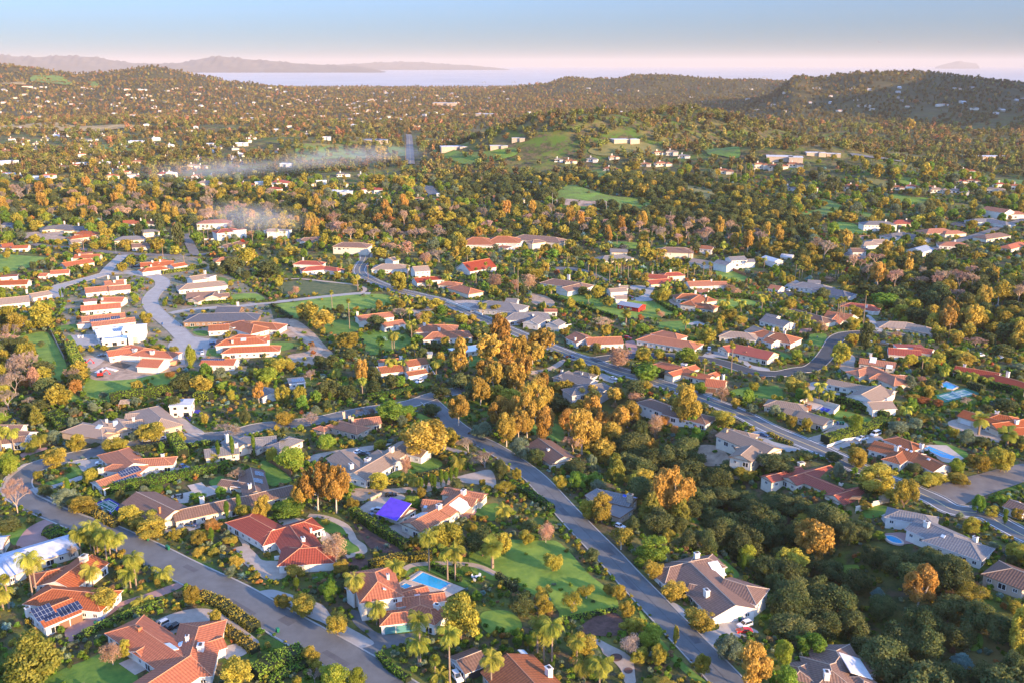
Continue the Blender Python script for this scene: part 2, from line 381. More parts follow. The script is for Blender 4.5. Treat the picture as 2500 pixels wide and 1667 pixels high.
mat('bark_twig',(.52,.37,.27),.85,.2,.5);mat('bark_grey',(.34,.28,.24),.85,.2,.5)
leaf_mat('leaf_ashtwig',(0.24,0.18,0.138),(0.384,0.3,0.228))
CAT={'b':('tree','golden green leafy tree'),'g':('tree','green leafy tree'),'y':('tree','bright green tree'),'k':('oak','dark oak tree'),'o':('olive tree','grey green olive tree'),'e':('eucalyptus','tall golden eucalyptus'),'r':('tree','orange leaved tree'),'w':('tree','pale blossoming tree'),'l':('tree','open crowned tree with pale limbs'),'z':('tree','sparse salmon coloured tree'),'n':('bare tree','pinkish leafless tree'),'x':('bare tree','grey leafless tree'),'c':('cypress','slim cypress'),'p':('conifer','shaggy conifer'),'j':('conifer','blue grey conifer'),'q':('palm','feathery queen palm'),'f':('palm','fan palm with brown skirt'),'d':('palm','stout date palm')}
NAME={'b':'broadleaf_tree','g':'evergreen_tree','y':'broadleaf_tree','k':'oak_tree','o':'olive_tree','e':'eucalyptus_tree','r':'autumn_tree','w':'blossom_tree','l':'sycamore_tree','z':'autumn_tree','n':'bare_tree','x':'bare_tree','c':'cypress_tree','p':'conifer_tree','j':'conifer_tree','q':'queen_palm','f':'fan_palm','d':'date_palm'}
TREES=[]
def plant(k,x,y,h,w,split=None,rot=None,var=None):
 z=float(H(x,y));d=math.hypot(x,y)
 lod='hi' if d<420 else 'mid' if d<760 else 'lo'
 var=rng.integers(0,5)if var is None else var
 cm,wm=tree_meshes(k,int(var),lod)
 rz=rng.uniform(0,6.28)if rot is None else rot
 root=thing(NAME[k],'',CAT[k][0],(x,y,z),rz)
 t=bpy.data.objects.new('trunk',wm);c=bpy.data.objects.new('twigs' if k in 'nx' else 'fronds' if k in 'qfd' else 'crown',cm)
 COL.objects.link(t);COL.objects.link(c);t.parent=root;c.parent=root
 if k in 'qfd':
  t.scale=(1,1,h-w*(.2 if k!='f' else .3));c.location=(0,0,h-w*(.22 if k!='f' else .32));c.scale=(w,w,w*rng.uniform(.92,1.08))
  c.rotation_euler=(rng.uniform(-.08,.08),rng.uniform(-.08,.08),0)
 else:
  q=rng.uniform(.88,1.12);root.scale=(w*q,w/q,h)
 TREES.append([root,k,(x,y,z),h,w]);return root
def tree_px(t,X,Yt,Yb,k,W=None):
 """a tree whose foot is seen at (X, Yb) and whose top at (X, Yt) of tile t, W wide in tile units"""
 px,py=T(t,X,Yb);p=hit(px,py)
 dep=p.y*CT+(CZ-p.z)*ST;s=F/dep
 e=math.atan2(CZ-p.z,p.y)
 sc=3.76 if t!='Z' else 1/1.063
 wd=(W/sc/s)if W else None
 hp=(Yb-Yt)/sc/s
 if k in 'qfdc':h=hp/math.cos(e)
 else:
  h=max(hp*.55,(hp-(wd or hp*.8)*.25*math.sin(e)*2)/math.cos(e))
 if wd is None:wd={'q':6.2,'f':3.6,'d':7.5,'c':1.7}.get(k)or h*.9*(SPEC[k][12]if k in SPEC else .9)
 if k=='q':wd=min(wd*1.22,8)
 if k=='e' and h>1.55*wd and hp>0 and wd>5:
  q=1.5*wd/h;h=1.5*wd
  if q<.8:tree_px(t,X+rng.uniform(-.3,.3)*(W or 100),Yt,Yt+(Yb-Yt)*max(q,.45),k,W)
 return plant(k,p.x,p.y,max(1.5,h),wd)
def bushy(r,kind_='round',lod='hi'):
 key=('bush',kind_,int(r),lod)
 if key in CACHE:return CACHE[key]
 g=np.random.default_rng(int(r)+50)
 n={'hi':420,'mid':150,'lo':50}[lod];s={'hi':.15,'mid':.26,'lo':.42}[lod]
 C=g.uniform(-1,1,(7,3))*(.28,.28,.22)+(0,0,.42);Rr=g.uniform(.2,.34,7)
 V,Q,t=cloud(C,Rr,n,s,g,up=.5,inner=.6)
 CACHE[key]=npmesh('shrub',V,Q,[MATS[kind_]],tint=t);return CACHE[key]
def agave_mesh():
 mb=MB();r=random.Random(3)
 for i in range(30):
  az=i*2.399;el=1.3-1.2*i/30;L=r.uniform(.8,1.1);d=Vector((math.cos(az)*math.cos(el),math.sin(az)*math.cos(el),math.sin(el)));s=Vector((-math.sin(az),math.cos(az),0))*.09
  m=d*L*.45;e=d*L+Vector((0,0,-.12));mb.face([Vector((0,0,0))-s*.6,Vector((0,0,0))+s*.6,m+s,e,m-s])
 return mb.data('agave',[MATS['leaf_agave']])
def hedge(label,pts,w,h,leaf='leaf_hedge',top=None,dens=9.0,size=.42):
 """a clipped hedge along world points"""
 r=np.random.default_rng(len(label)+int(abs(pts[0][0])))
 V=[];d0=math.hypot(pts[0][0],pts[0][1]);
 if d0>450:dens*=.45;size*=1.5
 core=MB();tot=[];tn=[]
 o=pts[0];oz=float(H(o[0],o[1]))
 for a,b in zip(pts[:-1],pts[1:]):
  ax,ay,bx,by=a[0],a[1],b[0],b[1];L=math.hypot(bx-ax,by-ay);ux,uy=(bx-ax)/L,(by-ay)/L;nx,ny=-uy,ux
  n=int(L*(w+2*h)*dens);q=r.random(n)*(w+2*h);l=r.random(n)*L
  side=np.where(q<h,-1,np.where(q>h+w,1,0))
  lump=.22*np.sin(l*1.1+ax)+.16*np.sin(l*2.7)
  v=np.where(side==0,q-h-w/2,side*(w/2+lump*.5));z=np.where(side==0,h+lump,np.where(side<0,q,q-h-w))
  z=np.clip(z,.05,h+.3)
  P=np.stack([ax+ux*l+nx*v,ay+uy*l+ny*v,z+H(ax+ux*l+nx*v,ay+uy*l+ny*v)],1)+r.normal(size=(n,3))*.09
  N_=np.stack([nx*side,ny*side,(side==0)*1.0],1)+.6*r.normal(size=(n,3));N_/=np.linalg.norm(N_,axis=1)[:,None]
  t=np.cross(N_,r.normal(size=(n,3)));t/=np.linalg.norm(t,axis=1)[:,None];bb=np.cross(N_,t);s=size*(.6+.8*r.random((n,1)))
  V.append(np.stack([P-t*s*.5,P+bb*s*.5,P+t*s*.5,P-bb*s*.5],1).reshape(-1,3))
  tn.append(np.clip(.5+.35*np.sin(l*.5+ax)+.35*r.normal(size=n),0,1))
  ns=max(1,int(L/8))
  for i in range(ns):
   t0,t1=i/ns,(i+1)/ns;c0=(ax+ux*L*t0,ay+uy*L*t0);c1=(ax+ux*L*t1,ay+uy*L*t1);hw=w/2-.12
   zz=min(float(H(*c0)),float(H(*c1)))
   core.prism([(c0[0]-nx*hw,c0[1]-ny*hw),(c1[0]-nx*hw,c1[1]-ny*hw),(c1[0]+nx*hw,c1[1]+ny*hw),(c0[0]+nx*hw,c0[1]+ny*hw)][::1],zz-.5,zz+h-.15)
 V=np.concatenate(V);t=np.concatenate(tn);V=V-np.array([o[0],o[1],oz]);Q=np.arange(len(V)).reshape(-1,4)
 cv=np.array(core.v)-np.array([o[0],o[1],oz]);cf=[f for f in core.f]
 me=bpy.data.meshes.new('hedge');nv=len(V)
 me.from_pydata(np.vstack([V,cv]).tolist(),[],Q.tolist()+[tuple(i+nv for i in f)for f in cf])
 me.materials.append(MATS[leaf]);me.materials.append(MATS['core_dark'])
 me.polygons.foreach_set('material_index',[0]*len(Q)+[1]*len(cf))
 a=me.attributes.new('tint','FLOAT','FACE');a.data.foreach_set('value',np.concatenate([t,np.zeros(len(cf))]).astype(np.float32))
 ob=bpy.data.objects.new('hedge',me);COL.objects.link(ob);ob.location=(o[0],o[1],oz)
 return tag(ob,label,'hedge')
roof_mat('tile_orange',(.38,.080,.016),(.50,.135,.032))
roof_mat('tile_red',(.31,.042,.017),(.40,.075,.028))
roof_mat('tile_clay',(.27,.082,.033),(.42,.15,.058),patch=.9)
roof_mat('tile_brown',(.17,.095,.065),(.25,.145,.10),ribs=.3)
roof_mat('tile_tan',(.27,.195,.14),(.36,.265,.195),ribs=.22)
roof_mat('tile_grey',(.14,.135,.135),(.22,.21,.205),ribs=.22)
roof_mat('tile_slate',(.075,.085,.11),(.12,.13,.16),ribs=.2)
roof_mat('roof_metal',(.22,.27,.34),(.28,.33,.40),pitch=.8,ribs=.12)
mat('roof_flat',(.52,.51,.50),.8,.15,3);mat('roof_white',(.80,.79,.77),.6,.06,3);mat('roof_tarp',(.40,.44,.53),.45,.22,2.5,bump=.3)
mat('roof_purple',(.10,.045,.50),.5,.15,2);mat('roof_blue',(.03,.10,.50),.4)
mat('cap_clay',(.62,.27,.14),.8);mat('cap_grey',(.24,.22,.21),.8);mat('cap_tan',(.46,.35,.26),.8)
mat('wall_white',(.72,.67,.59),.85,.06,1.5);mat('wall_cream',(.66,.58,.46),.85,.08,1.5);mat('wall_tan',(.46,.37,.28),.85,.1,1.5)
mat('wall_grey',(.48,.47,.46),.85,.1,1.5);mat('wall_red',(.42,.035,.025),.8,.15,1);mat('wall_brown',(.25,.16,.10),.85,.15,1);mat('wall_stone',(.42,.34,.25),.9,.35,.5)
mat('trim_white',(.78,.76,.73),.6);mat('trim_dark',(.05,.045,.04),.6);mat('glass',(.02,.028,.036),.08,spec=.8)
mat('brick',(.45,.17,.08),.85,.2,.3);mat('solar',(.018,.028,.075),.16,spec=.8);mat('solar_line',(.45,.5,.56),.4)
mat('garage_white',(.70,.68,.64),.6);mat('garage_teal',(.10,.28,.28),.5);mat('garage_brown',(.20,.11,.07),.6)
mat('skylight',(.42,.50,.56),.15,spec=.8);mat('wood_fence',(.25,.115,.055),.85,.25,.6);mat('wood_pole',(.27,.175,.12),.9,.2,.5)
mat('metal_grey',(.33,.34,.35),.4,metal=.6)
CAPS={'tile_orange':'cap_clay','tile_red':'cap_clay','tile_clay':'cap_clay','tile_brown':'cap_tan','tile_tan':'cap_tan','tile_grey':'cap_grey','tile_slate':'cap_grey'}
PITCH=.37
WINM={}
def window_mesh(w,h,fr):
 k=(w,h,fr)
 if k not in WINM:
  f=MB();t=.11
  for x0,x1,z0,z1 in((-w/2,w/2,h/2-t,h/2),(-w/2,w/2,-h/2,-h/2+t),(-w/2,-w/2+t,-h/2+t,h/2-t),(w/2-t,w/2,-h/2+t,h/2-t),(-t/2,t/2,-h/2+t,h/2-t)):
   f.box(((x0+x1)/2,-.03,z0),(x1-x0,.1,z1-z0),bottom=True)
  p=MB();p.face([(-w/2+t,-.02,-h/2+t),(w/2-t,-.02,-h/2+t),(w/2-t,-.02,h/2-t),(-w/2+t,-.02,h/2-t)])
  WINM[k]=(f.data('window',[MATS[fr]]),p.data('pane',[MATS['glass']]))
 return WINM[k]
def inst(name,me,parent,loc,rz=0,rot=None):
 o=bpy.data.objects.new(name,me);COL.objects.link(o);o.parent=parent;o.location=loc;o.rotation_euler=rot or(0,0,rz);return o
class Wing:
 def __init__(s,d,z0):
  t,X1,Y1,X2,Y2,w,typ=d[:7];s.wh=d[7]if len(d)>7 else 2.9
  if t in 'IJKL' and typ!='f' and w<20:w*=1.22
  s.w=w;s.typ=typ;s.pitch=d[8]if len(d)>8 else PITCH
  s.dh=s.wh+(0 if typ=='f' else w/2*s.pitch);s.z0=z0;s.zr=z0+s.dh
  p1=plane_hit(*T(t,X1,Y1),s.zr);p2=plane_hit(*T(t,X2,Y2),s.zr)
  s.a=Vector((p1.x,p1.y));s.L=max(.3,(p2-p1).length);s.u=Vector((p2.x-p1.x,p2.y-p1.y)).normalized()if(p2-p1).length>.3 else Vector((1,0))
  s.n=Vector((-s.u.y,s.u.x))
  s.e0=w/2 if typ in 'hx' else .45;s.e1=w/2 if typ in 'hy' else .45
  if typ=='f':s.e0=s.e1=0
 def P(s,u,v,z):q=s.a+s.u*u+s.n*v;return(q.x,q.y,z)
 def loc(s,x,y):d=Vector((x,y))-s.a;return d.dot(s.u),d.dot(s.n)
 def inside(s,x,y,m=0):u,v=s.loc(x,y);return-s.e0+m<u<s.L+s.e1-m and abs(v)<s.w/2-m
 def roofz(s,x,y):
  u,v=s.loc(x,y)
  if not s.inside(x,y):return-1e9
  if s.typ=='f':return s.zr
  k=abs(v)
  if s.typ in 'hx':k=max(k,-u)
  if s.typ in 'hy':k=max(k,u-s.L)
  return s.zr-s.pitch*max(0,k)
ROOFMASK=[]
LAND=[]
NH=[0]
def house(label,wallm,roofm,wings,chim=(),solar=(),sky=(),garage=(),door=None,win=None,name='house',cat='house',frame='trim_white',rots=None,shed=0):
 short,_,rest=label.partition('|');full=(short+' '+rest).strip()
 t,X,Y=wings[0][0],(wings[0][1]+wings[0][3])/2,(wings[0][2]+wings[0][4])/2
 g=hit(*T(t,X,Y),3.5);z0=float(H(g.x,g.y))+.05
 W=[]
 for i,d in enumerate(wings):
  wg=Wing(d,z0);wg.zr+=.013*i;W.append(wg)
 c=Vector((sum(w.P(w.L/2,0,0)[0]for w in W)/len(W),sum(w.P(w.L/2,0,0)[1]for w in W)/len(W)))
 zlow=min([float(H(*w.P(u,v,0)[:2]))for w in W for u in(0,w.L)for v in(-w.w/2,w.w/2)]+[z0])
 org=(c.x,c.y,z0);dist=c.length
 root=thing(name,full,cat,org)
 wall=MB();roof=MB();eave=.18;over=.55
 for w in W:
  hw=w.w/2;ze=w.zr-w.pitch*hw if w.typ!='f' else w.zr
  iw=hw-over if w.typ!='f' else hw
  u0=(-w.e0+over)if w.typ!='f' else 0;u1=w.L+w.e1-over if w.typ!='f' else w.L
  if w.typ not in 'hx' and w.typ!='f':u0=0.0
  if w.typ not in 'hy' and w.typ!='f':u1=w.L
  w.box=(u0,u1,iw)
  zt=ze+.1 if w.typ!='f' else ze-.25
  wall.prism([w.P(u0,-iw,0),w.P(u1,-iw,0),w.P(u1,iw,0),w.P(u0,iw,0)],zlow-1.2,zt)
  if w.typ=='f':
   roof.prism([w.P(-.3,-hw-.3,0),w.P(w.L+.3,-hw-.3,0),w.P(w.L+.3,hw+.3,0),w.P(-.3,hw+.3,0)],ze-.35,ze+.12,2,top=False)
   roof.face([w.P(-.3,-hw-.3,ze+.12),w.P(w.L+.3,-hw-.3,ze+.12),w.P(w.L+.3,hw+.3,ze+.12),w.P(-.3,hw+.3,ze+.12)],0)
   continue
  zi=w.zr-w.pitch*iw+.02
  for end,hipend in((u0,w.typ in 'hx'),(u1,w.typ in 'hy')):
   if not hipend:wall.face([w.P(end,-iw,zt-.2),w.P(end,iw,zt-.2),w.P(end,0,w.zr-.08)],0)
  A0,A1=-w.e0,w.L+w.e1;sl=math.hypot(1,w.pitch)
  r0=0 if w.typ in 'hx' else-w.e0;r1=w.L if w.typ in 'hy' else w.L+w.e1
  for s in(-1,1):
   q=[w.P(A0,s*hw,ze),w.P(A1,s*hw,ze),w.P(r1,0,w.zr),w.P(r0,0,w.zr)];uv=[(A0,0),(A1,0),(r1,hw*sl),(r0,hw*sl)]
   if s>0:q=q[::-1];uv=uv[::-1]
   roof.face(q,0,uv)
  for end,rr,hipend in((A0,r0,w.typ in 'hx'),(A1,r1,w.typ in 'hy')):
   if hipend:roof.face([w.P(end,-hw,ze),w.P(end,hw,ze),w.P(rr,0,w.zr)],0,[(-hw,0),(hw,0),(0,hw*sl)])
  E=[w.P(A0,-hw,0),w.P(A1,-hw,0),w.P(A1,hw,0),w.P(A0,hw,0)]
  for i in range(4):
   a,b=E[i],E[(i+1)%4]
   if i in(1,3):
    hipend=(w.typ in 'hy')if i==1 else(w.typ in 'hx')
    if not hipend:
     m=w.P(A1 if i==1 else A0,0,0)
     roof.face([(a[0],a[1],ze-eave),(m[0],m[1],w.zr-eave),(m[0],m[1],w.zr),(a[0],a[1],ze)],2)
     roof.face([(m[0],m[1],w.zr-eave),(b[0],b[1],ze-eave),(b[0],b[1],ze),(m[0],m[1],w.zr)],2);continue
   roof.face([(a[0],a[1],ze-eave),(b[0],b[1],ze-eave),(b[0],b[1],ze),(a[0],a[1],ze)],2)
  roof.face([w.P(A0,-hw,ze-eave),w.P(A1,-hw,ze-eave),w.P(A1,hw,ze-eave),w.P(A0,hw,ze-eave)][::-1],2)
  if dist<900 and roofm in CAPS:
   cr=.13 if dist<450 else .18
   roof.tube(w.P(r0,0,w.zr),w.P(r1,0,w.zr),cr,cr,5,1)
   if w.typ in 'hx':
    for s in(-1,1):roof.tube(w.P(0,0,w.zr),w.P(A0,s*hw,ze),cr,cr,5,1)
   if w.typ in 'hy':
    for s in(-1,1):roof.tube(w.P(w.L,0,w.zr),w.P(A1,s*hw,ze),cr,cr,5,1)
 wo=wall.obj('wall',[MATS[wallm]],root,org)
 ro=roof.obj('roof',[MATS[roofm],MATS[CAPS.get(roofm,'trim_white')],MATS['trim_white' if wallm in('wall_white','wall_grey')else 'wall_brown' if wallm!='wall_red' else 'wall_red']],root,org)
 def rel(p):return(p[0]-org[0],p[1]-org[1],p[2]-org[2])
 def roofpt(t,X,Y):
  dx,dy,dz=ray(*T(t,X,Y));dd=math.hypot(*W[0].a)
  for q in np.linspace(dd*.85,dd*1.4,900):
   x,y,z=dx*q,dy*q,CZ+dz*q
   hs=[(w.roofz(x,y),i)for i,w in enumerate(W)];m=max(hs)
   if m[0]>z:return Vector((x,y,m[0])),W[m[1]]
  g=plane_hit(*T(t,X,Y),z0+4);w=min(W,key=lambda w:(Vector((g.x,g.y))-Vector(w.P(w.L/2,0,0)[:2])).length);
  return Vector((g.x,g.y,z0+3.6)),w
 for ch in chim:
  p,w=roofpt(*ch[:3]);sz=ch[3]if len(ch)>3 else 1.3;m=ch[4]if len(ch)>4 else 'wall_white';hh=ch[5]if len(ch)>5 else 1.5
  b=MB();ang=math.atan2(w.u.y,w.u.x)
  b.box((p.x,p.y,p.z-1.2),(sz,sz*.75,1.2+hh),ang);b.box((p.x,p.y,p.z+hh),(sz*1.18,sz*.93,.16),ang,0,True);b.box((p.x,p.y,p.z+hh+.16),(sz*.6,sz*.4,.2),ang,1)
  b.obj('chimney',[MATS[m],MATS['trim_dark']],ro,org)
 def slope(p,w):
  u,v=w.loc(p.x,p.y);s=1 if v>0 else-1
  up=Vector((-w.n.x*s,-w.n.y*s,w.pitch)).normalized()if w.typ!='f' else Vector((-w.n.x*s,-w.n.y*s,0))
  al=Vector((w.u.x,w.u.y,0));nn=al.cross(up);
  if nn.z<0:nn=-nn
  return al,up,nn
 for so in solar:
  p,w=roofpt(*so[:3]);nu,nv=so[3],so[4];al,up,nn=slope(p,w);b=MB();pw,ph=(so[5],so[6])if len(so)>5 else(1.05,1.7)
  c0=p+nn*.12-al*(nu*pw/2)-up*(nv*ph/2)
  b.face([c0,c0+al*nu*pw,c0+al*nu*pw+up*nv*ph,c0+up*nv*ph],1)
  for i in range(nu):
   for j in range(nv):
    q=c0+al*(i*pw+.04)+up*(j*ph+.04)+nn*.03
    b.face([q,q+al*(pw-.08),q+al*(pw-.08)+up*(ph-.08),q+up*(ph-.08)],0)
  b.obj('solar_panel',[MATS['solar'],MATS['solar_line']],ro,org)
 for sk in sky:
  p,w=roofpt(*sk[:3]);sx,sy=sk[3],sk[4];m=sk[5]if len(sk)>5 else 'skylight';al,up,nn=slope(p,w);b=MB()
  c0=p-al*sx/2-up*sy/2;top=nn*.22
  Q=[c0,c0+al*sx,c0+al*sx+up*sy,c0+up*sy]
  b.face([q+top for q in Q],0)
  for i in range(4):b.face([Q[i],Q[(i+1)%4],Q[(i+1)%4]+top,Q[i]+top],1)
  b.obj('skylight',[MATS[m],MATS['trim_white']],ro,org)
 segs=[]
 for w in W:
  u0,u1,iw=w.box;C=[(u0,-iw),(u1,-iw),(u1,iw),(u0,iw)];nrm=[-w.n,w.u,w.n,-w.u]
  for i in range(4):
   a=Vector(w.P(*C[i],0)[:2]);b=Vector(w.P(*C[(i+1)%4],0)[:2]);segs.append((a,b,nrm[i],w))
 def free(p,n,w):
  q=p+n*.5;return not any(o is not w and o.inside(q.x,q.y,.4)for o in W)
 used=[]
 def on_wall(t,X,Y,dh):
  dx,dy,dz=ray(*T(t,X,Y));best=None
  for a,b,n,w in segs:
   den=dx*n.x+dy*n.y
   if den>-.05:continue
   q=(a.x*n.x+a.y*n.y)/den;z=CZ+dz*q;p=Vector((dx*q,dy*q));l=(b-a).length;s=(p-a).dot((b-a)/l)
   off=max(0,-s,s-l)+abs(z-z0-dh)*.8+(0 if free(p,n,w)else 4)
   if best is None or off<best[0]:best=(off,a+(b-a)/l*min(max(s,1.2),l-1.2),n,w)
  return best[1:]if best else None
 for ga in garage:
  r_=on_wall(ga[0],ga[1],ga[2],1.1)
  if not r_:continue
  p,n,w=r_;gw,gh=ga[3],2.25;m=ga[4]if len(ga)>4 else 'garage_white';tx=Vector((-n.y,n.x));ang=math.atan2(tx.y,tx.x);b=MB()
  o=p+n*.05
  b.box((o.x,o.y,z0+.02),(gw,.12,gh),ang,0)
  for i in range(4):b.box((o.x+n.x*.06,o.y+n.y*.06,z0+.1+i*.54),(gw*.96,.06,.46),ang,0)
  b.obj('garage_door',[MATS[m]],root,org);used.append((p,gw/2+.9))
 if door:
  r_=on_wall(*door,1.0)
  if r_:
   p,n,w=r_;tx=Vector((-n.y,n.x));b=MB();o=p+n*.05;ang=math.atan2(tx.y,tx.x);b.box((o.x,o.y,z0+.02),(1.1,.1,2.15),ang);
   dd=b.obj('door',[MATS['wood_fence']],root,org);k=MB();k.box((o.x+tx.x*.4+n.x*.08,o.y+tx.y*.4+n.y*.08,z0+1),(.08,.08,.2),ang);k.obj('handle',[MATS['trim_dark']],dd,org);used.append((p,1.4))
 lim=win if win is not None else(16 if dist<420 else 8 if dist<650 else 4 if dist<1000 else 2)
 cand=[]
 for a,b,n,w in segs:
  mid=(a+b)/2
  if n.dot(-mid.normalized())<.12:continue
  l=(b-a).length;k=int((l-.8)//3.3)
  for i in range(k):
   p=a+(b-a)*((i+.5)/k)
   if not free(p,n,w)or any((p-q).length<r for q,r in used):continue
   cand.append((n.dot(-mid.normalized())+l*.02,p,n,w))
 cand.sort(key=lambda c_:-c_[0])
 for j,(_,p,n,w)in enumerate(cand[:lim]):
  rows=(1.45,)if w.wh<4.6 else(1.45,w.wh-1.3)
  for zc in rows:
   big=(j%4==1 and zc<2)
   ww,wh_=(2.4,2.0)if big else(1.4,1.25)
   if w.wh<2.7:wh_=1.1
   fm,pm=window_mesh(ww,wh_,frame);ang=math.atan2(n.y,n.x)+math.pi/2
   fo=inst('window',fm,root,rel((p.x,p.y,z0+(1.15 if big else zc))),ang);inst('pane',pm,fo,(0,0,0))
 for w in W:
  ROOFMASK.append(w)
 LAND.append((short,c.x,c.y,z0));NH[0]+=1
 return root
from mathutils.geometry import delaunay_2d_cdt
def smooth_closed(P,n=5):
 out=[];N_=len(P)
 for i in range(N_):
  p0,p1,p2,p3=(Vector(P[(i+k-1)%N_])for k in range(4))
  for j in range(n):
   t=j/n;out.append(.5*((2*p1)+(p2-p0)*t+(2*p0-5*p1+4*p2-p3)*t*t+(3*p1-p0-3*p2+p3)*t**3))
 return out
def smooth_open(P,n=8):
 P=[Vector(p)for p in P];Q=[P[0]*2-P[1]]+P+[P[-1]*2-P[-2]];out=[]
 for i in range(len(P)-1):
  p0,p1,p2,p3=Q[i:i+4]
  for j in range(n):
   t=j/n;out.append(.5*((2*p1)+(p2-p0)*t+(2*p0-5*p1+4*p2-p3)*t*t+(3*p1-p0-3*p2+p3)*t**3))
 return out+[P[-1]]
def inpoly(x,y,P):
 r=np.zeros(np.shape(x),bool);n=len(P)
 for i in range(n):
  x0,y0=P[i][0],P[i][1];x1,y1=P[(i+1)%n][0],P[(i+1)%n][1]
  if y0==y1:continue
  c=((y0>y)!=(y1>y))&(x<(x1-x0)*(y-y0)/(y1-y0)+x0);r^=c
 return r
GX0,GY0,GS=-760,150,1.5
MASK=np.zeros((int(1250/GS),int(1520/GS)),np.uint8)
_my,_mx=np.mgrid[0:MASK.shape[0],0:MASK.shape[1]];_wx=GX0+_mx*GS;_wy=GY0+_my*GS
def mark(P,v):
 xs=[p[0]for p in P];ys=[p[1]for p in P]
 i0,i1=max(0,int((min(ys)-GY0)/GS)-1),min(MASK.shape[0],int((max(ys)-GY0)/GS)+2);j0,j1=max(0,int((min(xs)-GX0)/GS)-1),min(MASK.shape[1],int((max(xs)-GX0)/GS)+2)
 if i1<=i0 or j1<=j0:return
 sub=inpoly(_wx[i0:i1,j0:j1],_wy[i0:i1,j0:j1],P)
 if v==5:sub&=MASK[i0:i1,j0:j1]==0
 MASK[i0:i1,j0:j1][sub]=v
def at_mask(x,y):
 i=int((y-GY0)/GS);j=int((x-GX0)/GS)
 return MASK[i,j]if 0<=i<MASK.shape[0]and 0<=j<MASK.shape[1]else 0
SHN=[0]
def sheet(name,m,P,off=.12,smooth=True,v=1,label=None,far=None):
 SHN[0]+=1;off+=.0013*(SHN[0]%25)
 P=[Vector((p[0],p[1]))for p in P]
 if smooth:P=smooth_closed(P)
 mark(P,v);d=min(p.length for p in P);st=5 if d<700 else 12
 B=[]
 for i in range(len(P)):
  a,b=P[i],P[(i+1)%len(P)];k=max(1,int((b-a).length/st));B+=[a.lerp(b,j/k)for j in range(k)]
 xs=np.arange(min(p.x for p in B),max(p.x for p in B),st);ys=np.arange(min(p.y for p in B),max(p.y for p in B),st);gx,gy=np.meshgrid(xs,ys);gx=gx.ravel();gy=gy.ravel()
 ins=inpoly(gx,gy,B);I=[Vector((x,y))for x,y in zip(gx[ins],gy[ins])]
 n=len(B)
 V,E,Fc,*_=delaunay_2d_cdt(B+I,[(i,(i+1)%n)for i in range(n)],[],1,1e-4)
 x=np.array([p.x for p in V]);y=np.array([p.y for p in V])
 z=H(x,y)+off+(np.hypot(x,y)>620)*(np.hypot(x,y)-620)*.0011
 me=bpy.data.meshes.new(name);me.from_pydata(np.stack([x,y,z],1).tolist(),[],Fc);me.materials.append(MATS[m])
 me.update()
 if len(me.polygons)and sum(p.normal.z for p in me.polygons)<0:me.flip_normals()
 o=bpy.data.objects.new(name,me);COL.objects.link(o);kind(o,'structure',label);return o
def sheet_px(name,m,t,pts,**k):return sheet(name,m,[hz(t,*p)for p in pts],**k)
def ribbon(name,m,pts,w,off=.16,v=1,kerb=None,marks=None,label=None,smooth=True):
 C=smooth_open([(p[0],p[1])for p in pts])if smooth else[Vector((p[0],p[1]))for p in pts]
 nr=[]
 for i in range(len(C)):
  d=(C[min(i+1,len(C)-1)]-C[max(i-1,0)]);d=d.normalized()if d.length>1e-6 else Vector((1,0));nr.append(Vector((-d.y,d.x)))
 wl=w if isinstance(w,(list,tuple))else(w,w)
 wd=[wl[0]+(wl[1]-wl[0])*i/(len(C)-1)for i in range(len(C))]
 def strip(o0,o1,dz,dz1=None,skirt=0):
  mb=MB();n=max(1,int(abs(o1[0]*wd[0]+o1[1]-o0[0]*wd[0]-o0[1])/3));rows=[]
  for i,c in enumerate(C):
   A=o0[0]*wd[i]+o0[1];B=o1[0]*wd[i]+o1[1]
   q=[c+nr[i]*(A+(B-A)*j/n)for j in range(n+1)]
   far=max(0,c.length-620)*.0012
   rows.append([(p.x,p.y,float(H(p.x,p.y))+dz+far)for p in q])
  for i in range(len(rows)-1):
   for j in range(n):mb.face([rows[i][j],rows[i+1][j],rows[i+1][j+1],rows[i][j+1]][::-1],0,[(0,0)]*4)
   if skirt:
    for s in(0,n):
     a,b=rows[i][s],rows[i+1][s];mb.face([a,b,(b[0],b[1],b[2]-skirt),(a[0],a[1],a[2]-skirt)])
  return mb
 o=strip((-.5,0),(.5,0),off).obj(name,[MATS[m]]);kind(o,'structure',label)
 P=[c+nr[i]*(wd[i]/2+.6)for i,c in enumerate(C)]+[c-nr[i]*(wd[i]/2+.6)for i,c in reversed(list(enumerate(C)))]
 for i in range(len(C)-1):
  mark([C[i]+nr[i]*(wd[i]/2+.8),C[i+1]+nr[i+1]*(wd[i+1]/2+.8),C[i+1]-nr[i+1]*(wd[i+1]/2+.8),C[i]-nr[i]*(wd[i]/2+.8)],v)
 if kerb:
  for s in(-1,1):
   k=strip((.5*s,0 if s>0 else-kerb),(.5*s,kerb if s>0 else 0),off+.1,skirt=.25).obj('kerb',[MATS['kerb']],o)
 for(c,ww,mm)in marks or():
  strip((c if abs(c)<=.5 else 0,-ww/2+(0 if abs(c)<=.5 else c)),(c if abs(c)<=.5 else 0,ww/2+(0 if abs(c)<=.5 else c)),off+.03).obj('lane_line',[MATS[mm]],o)
 return o
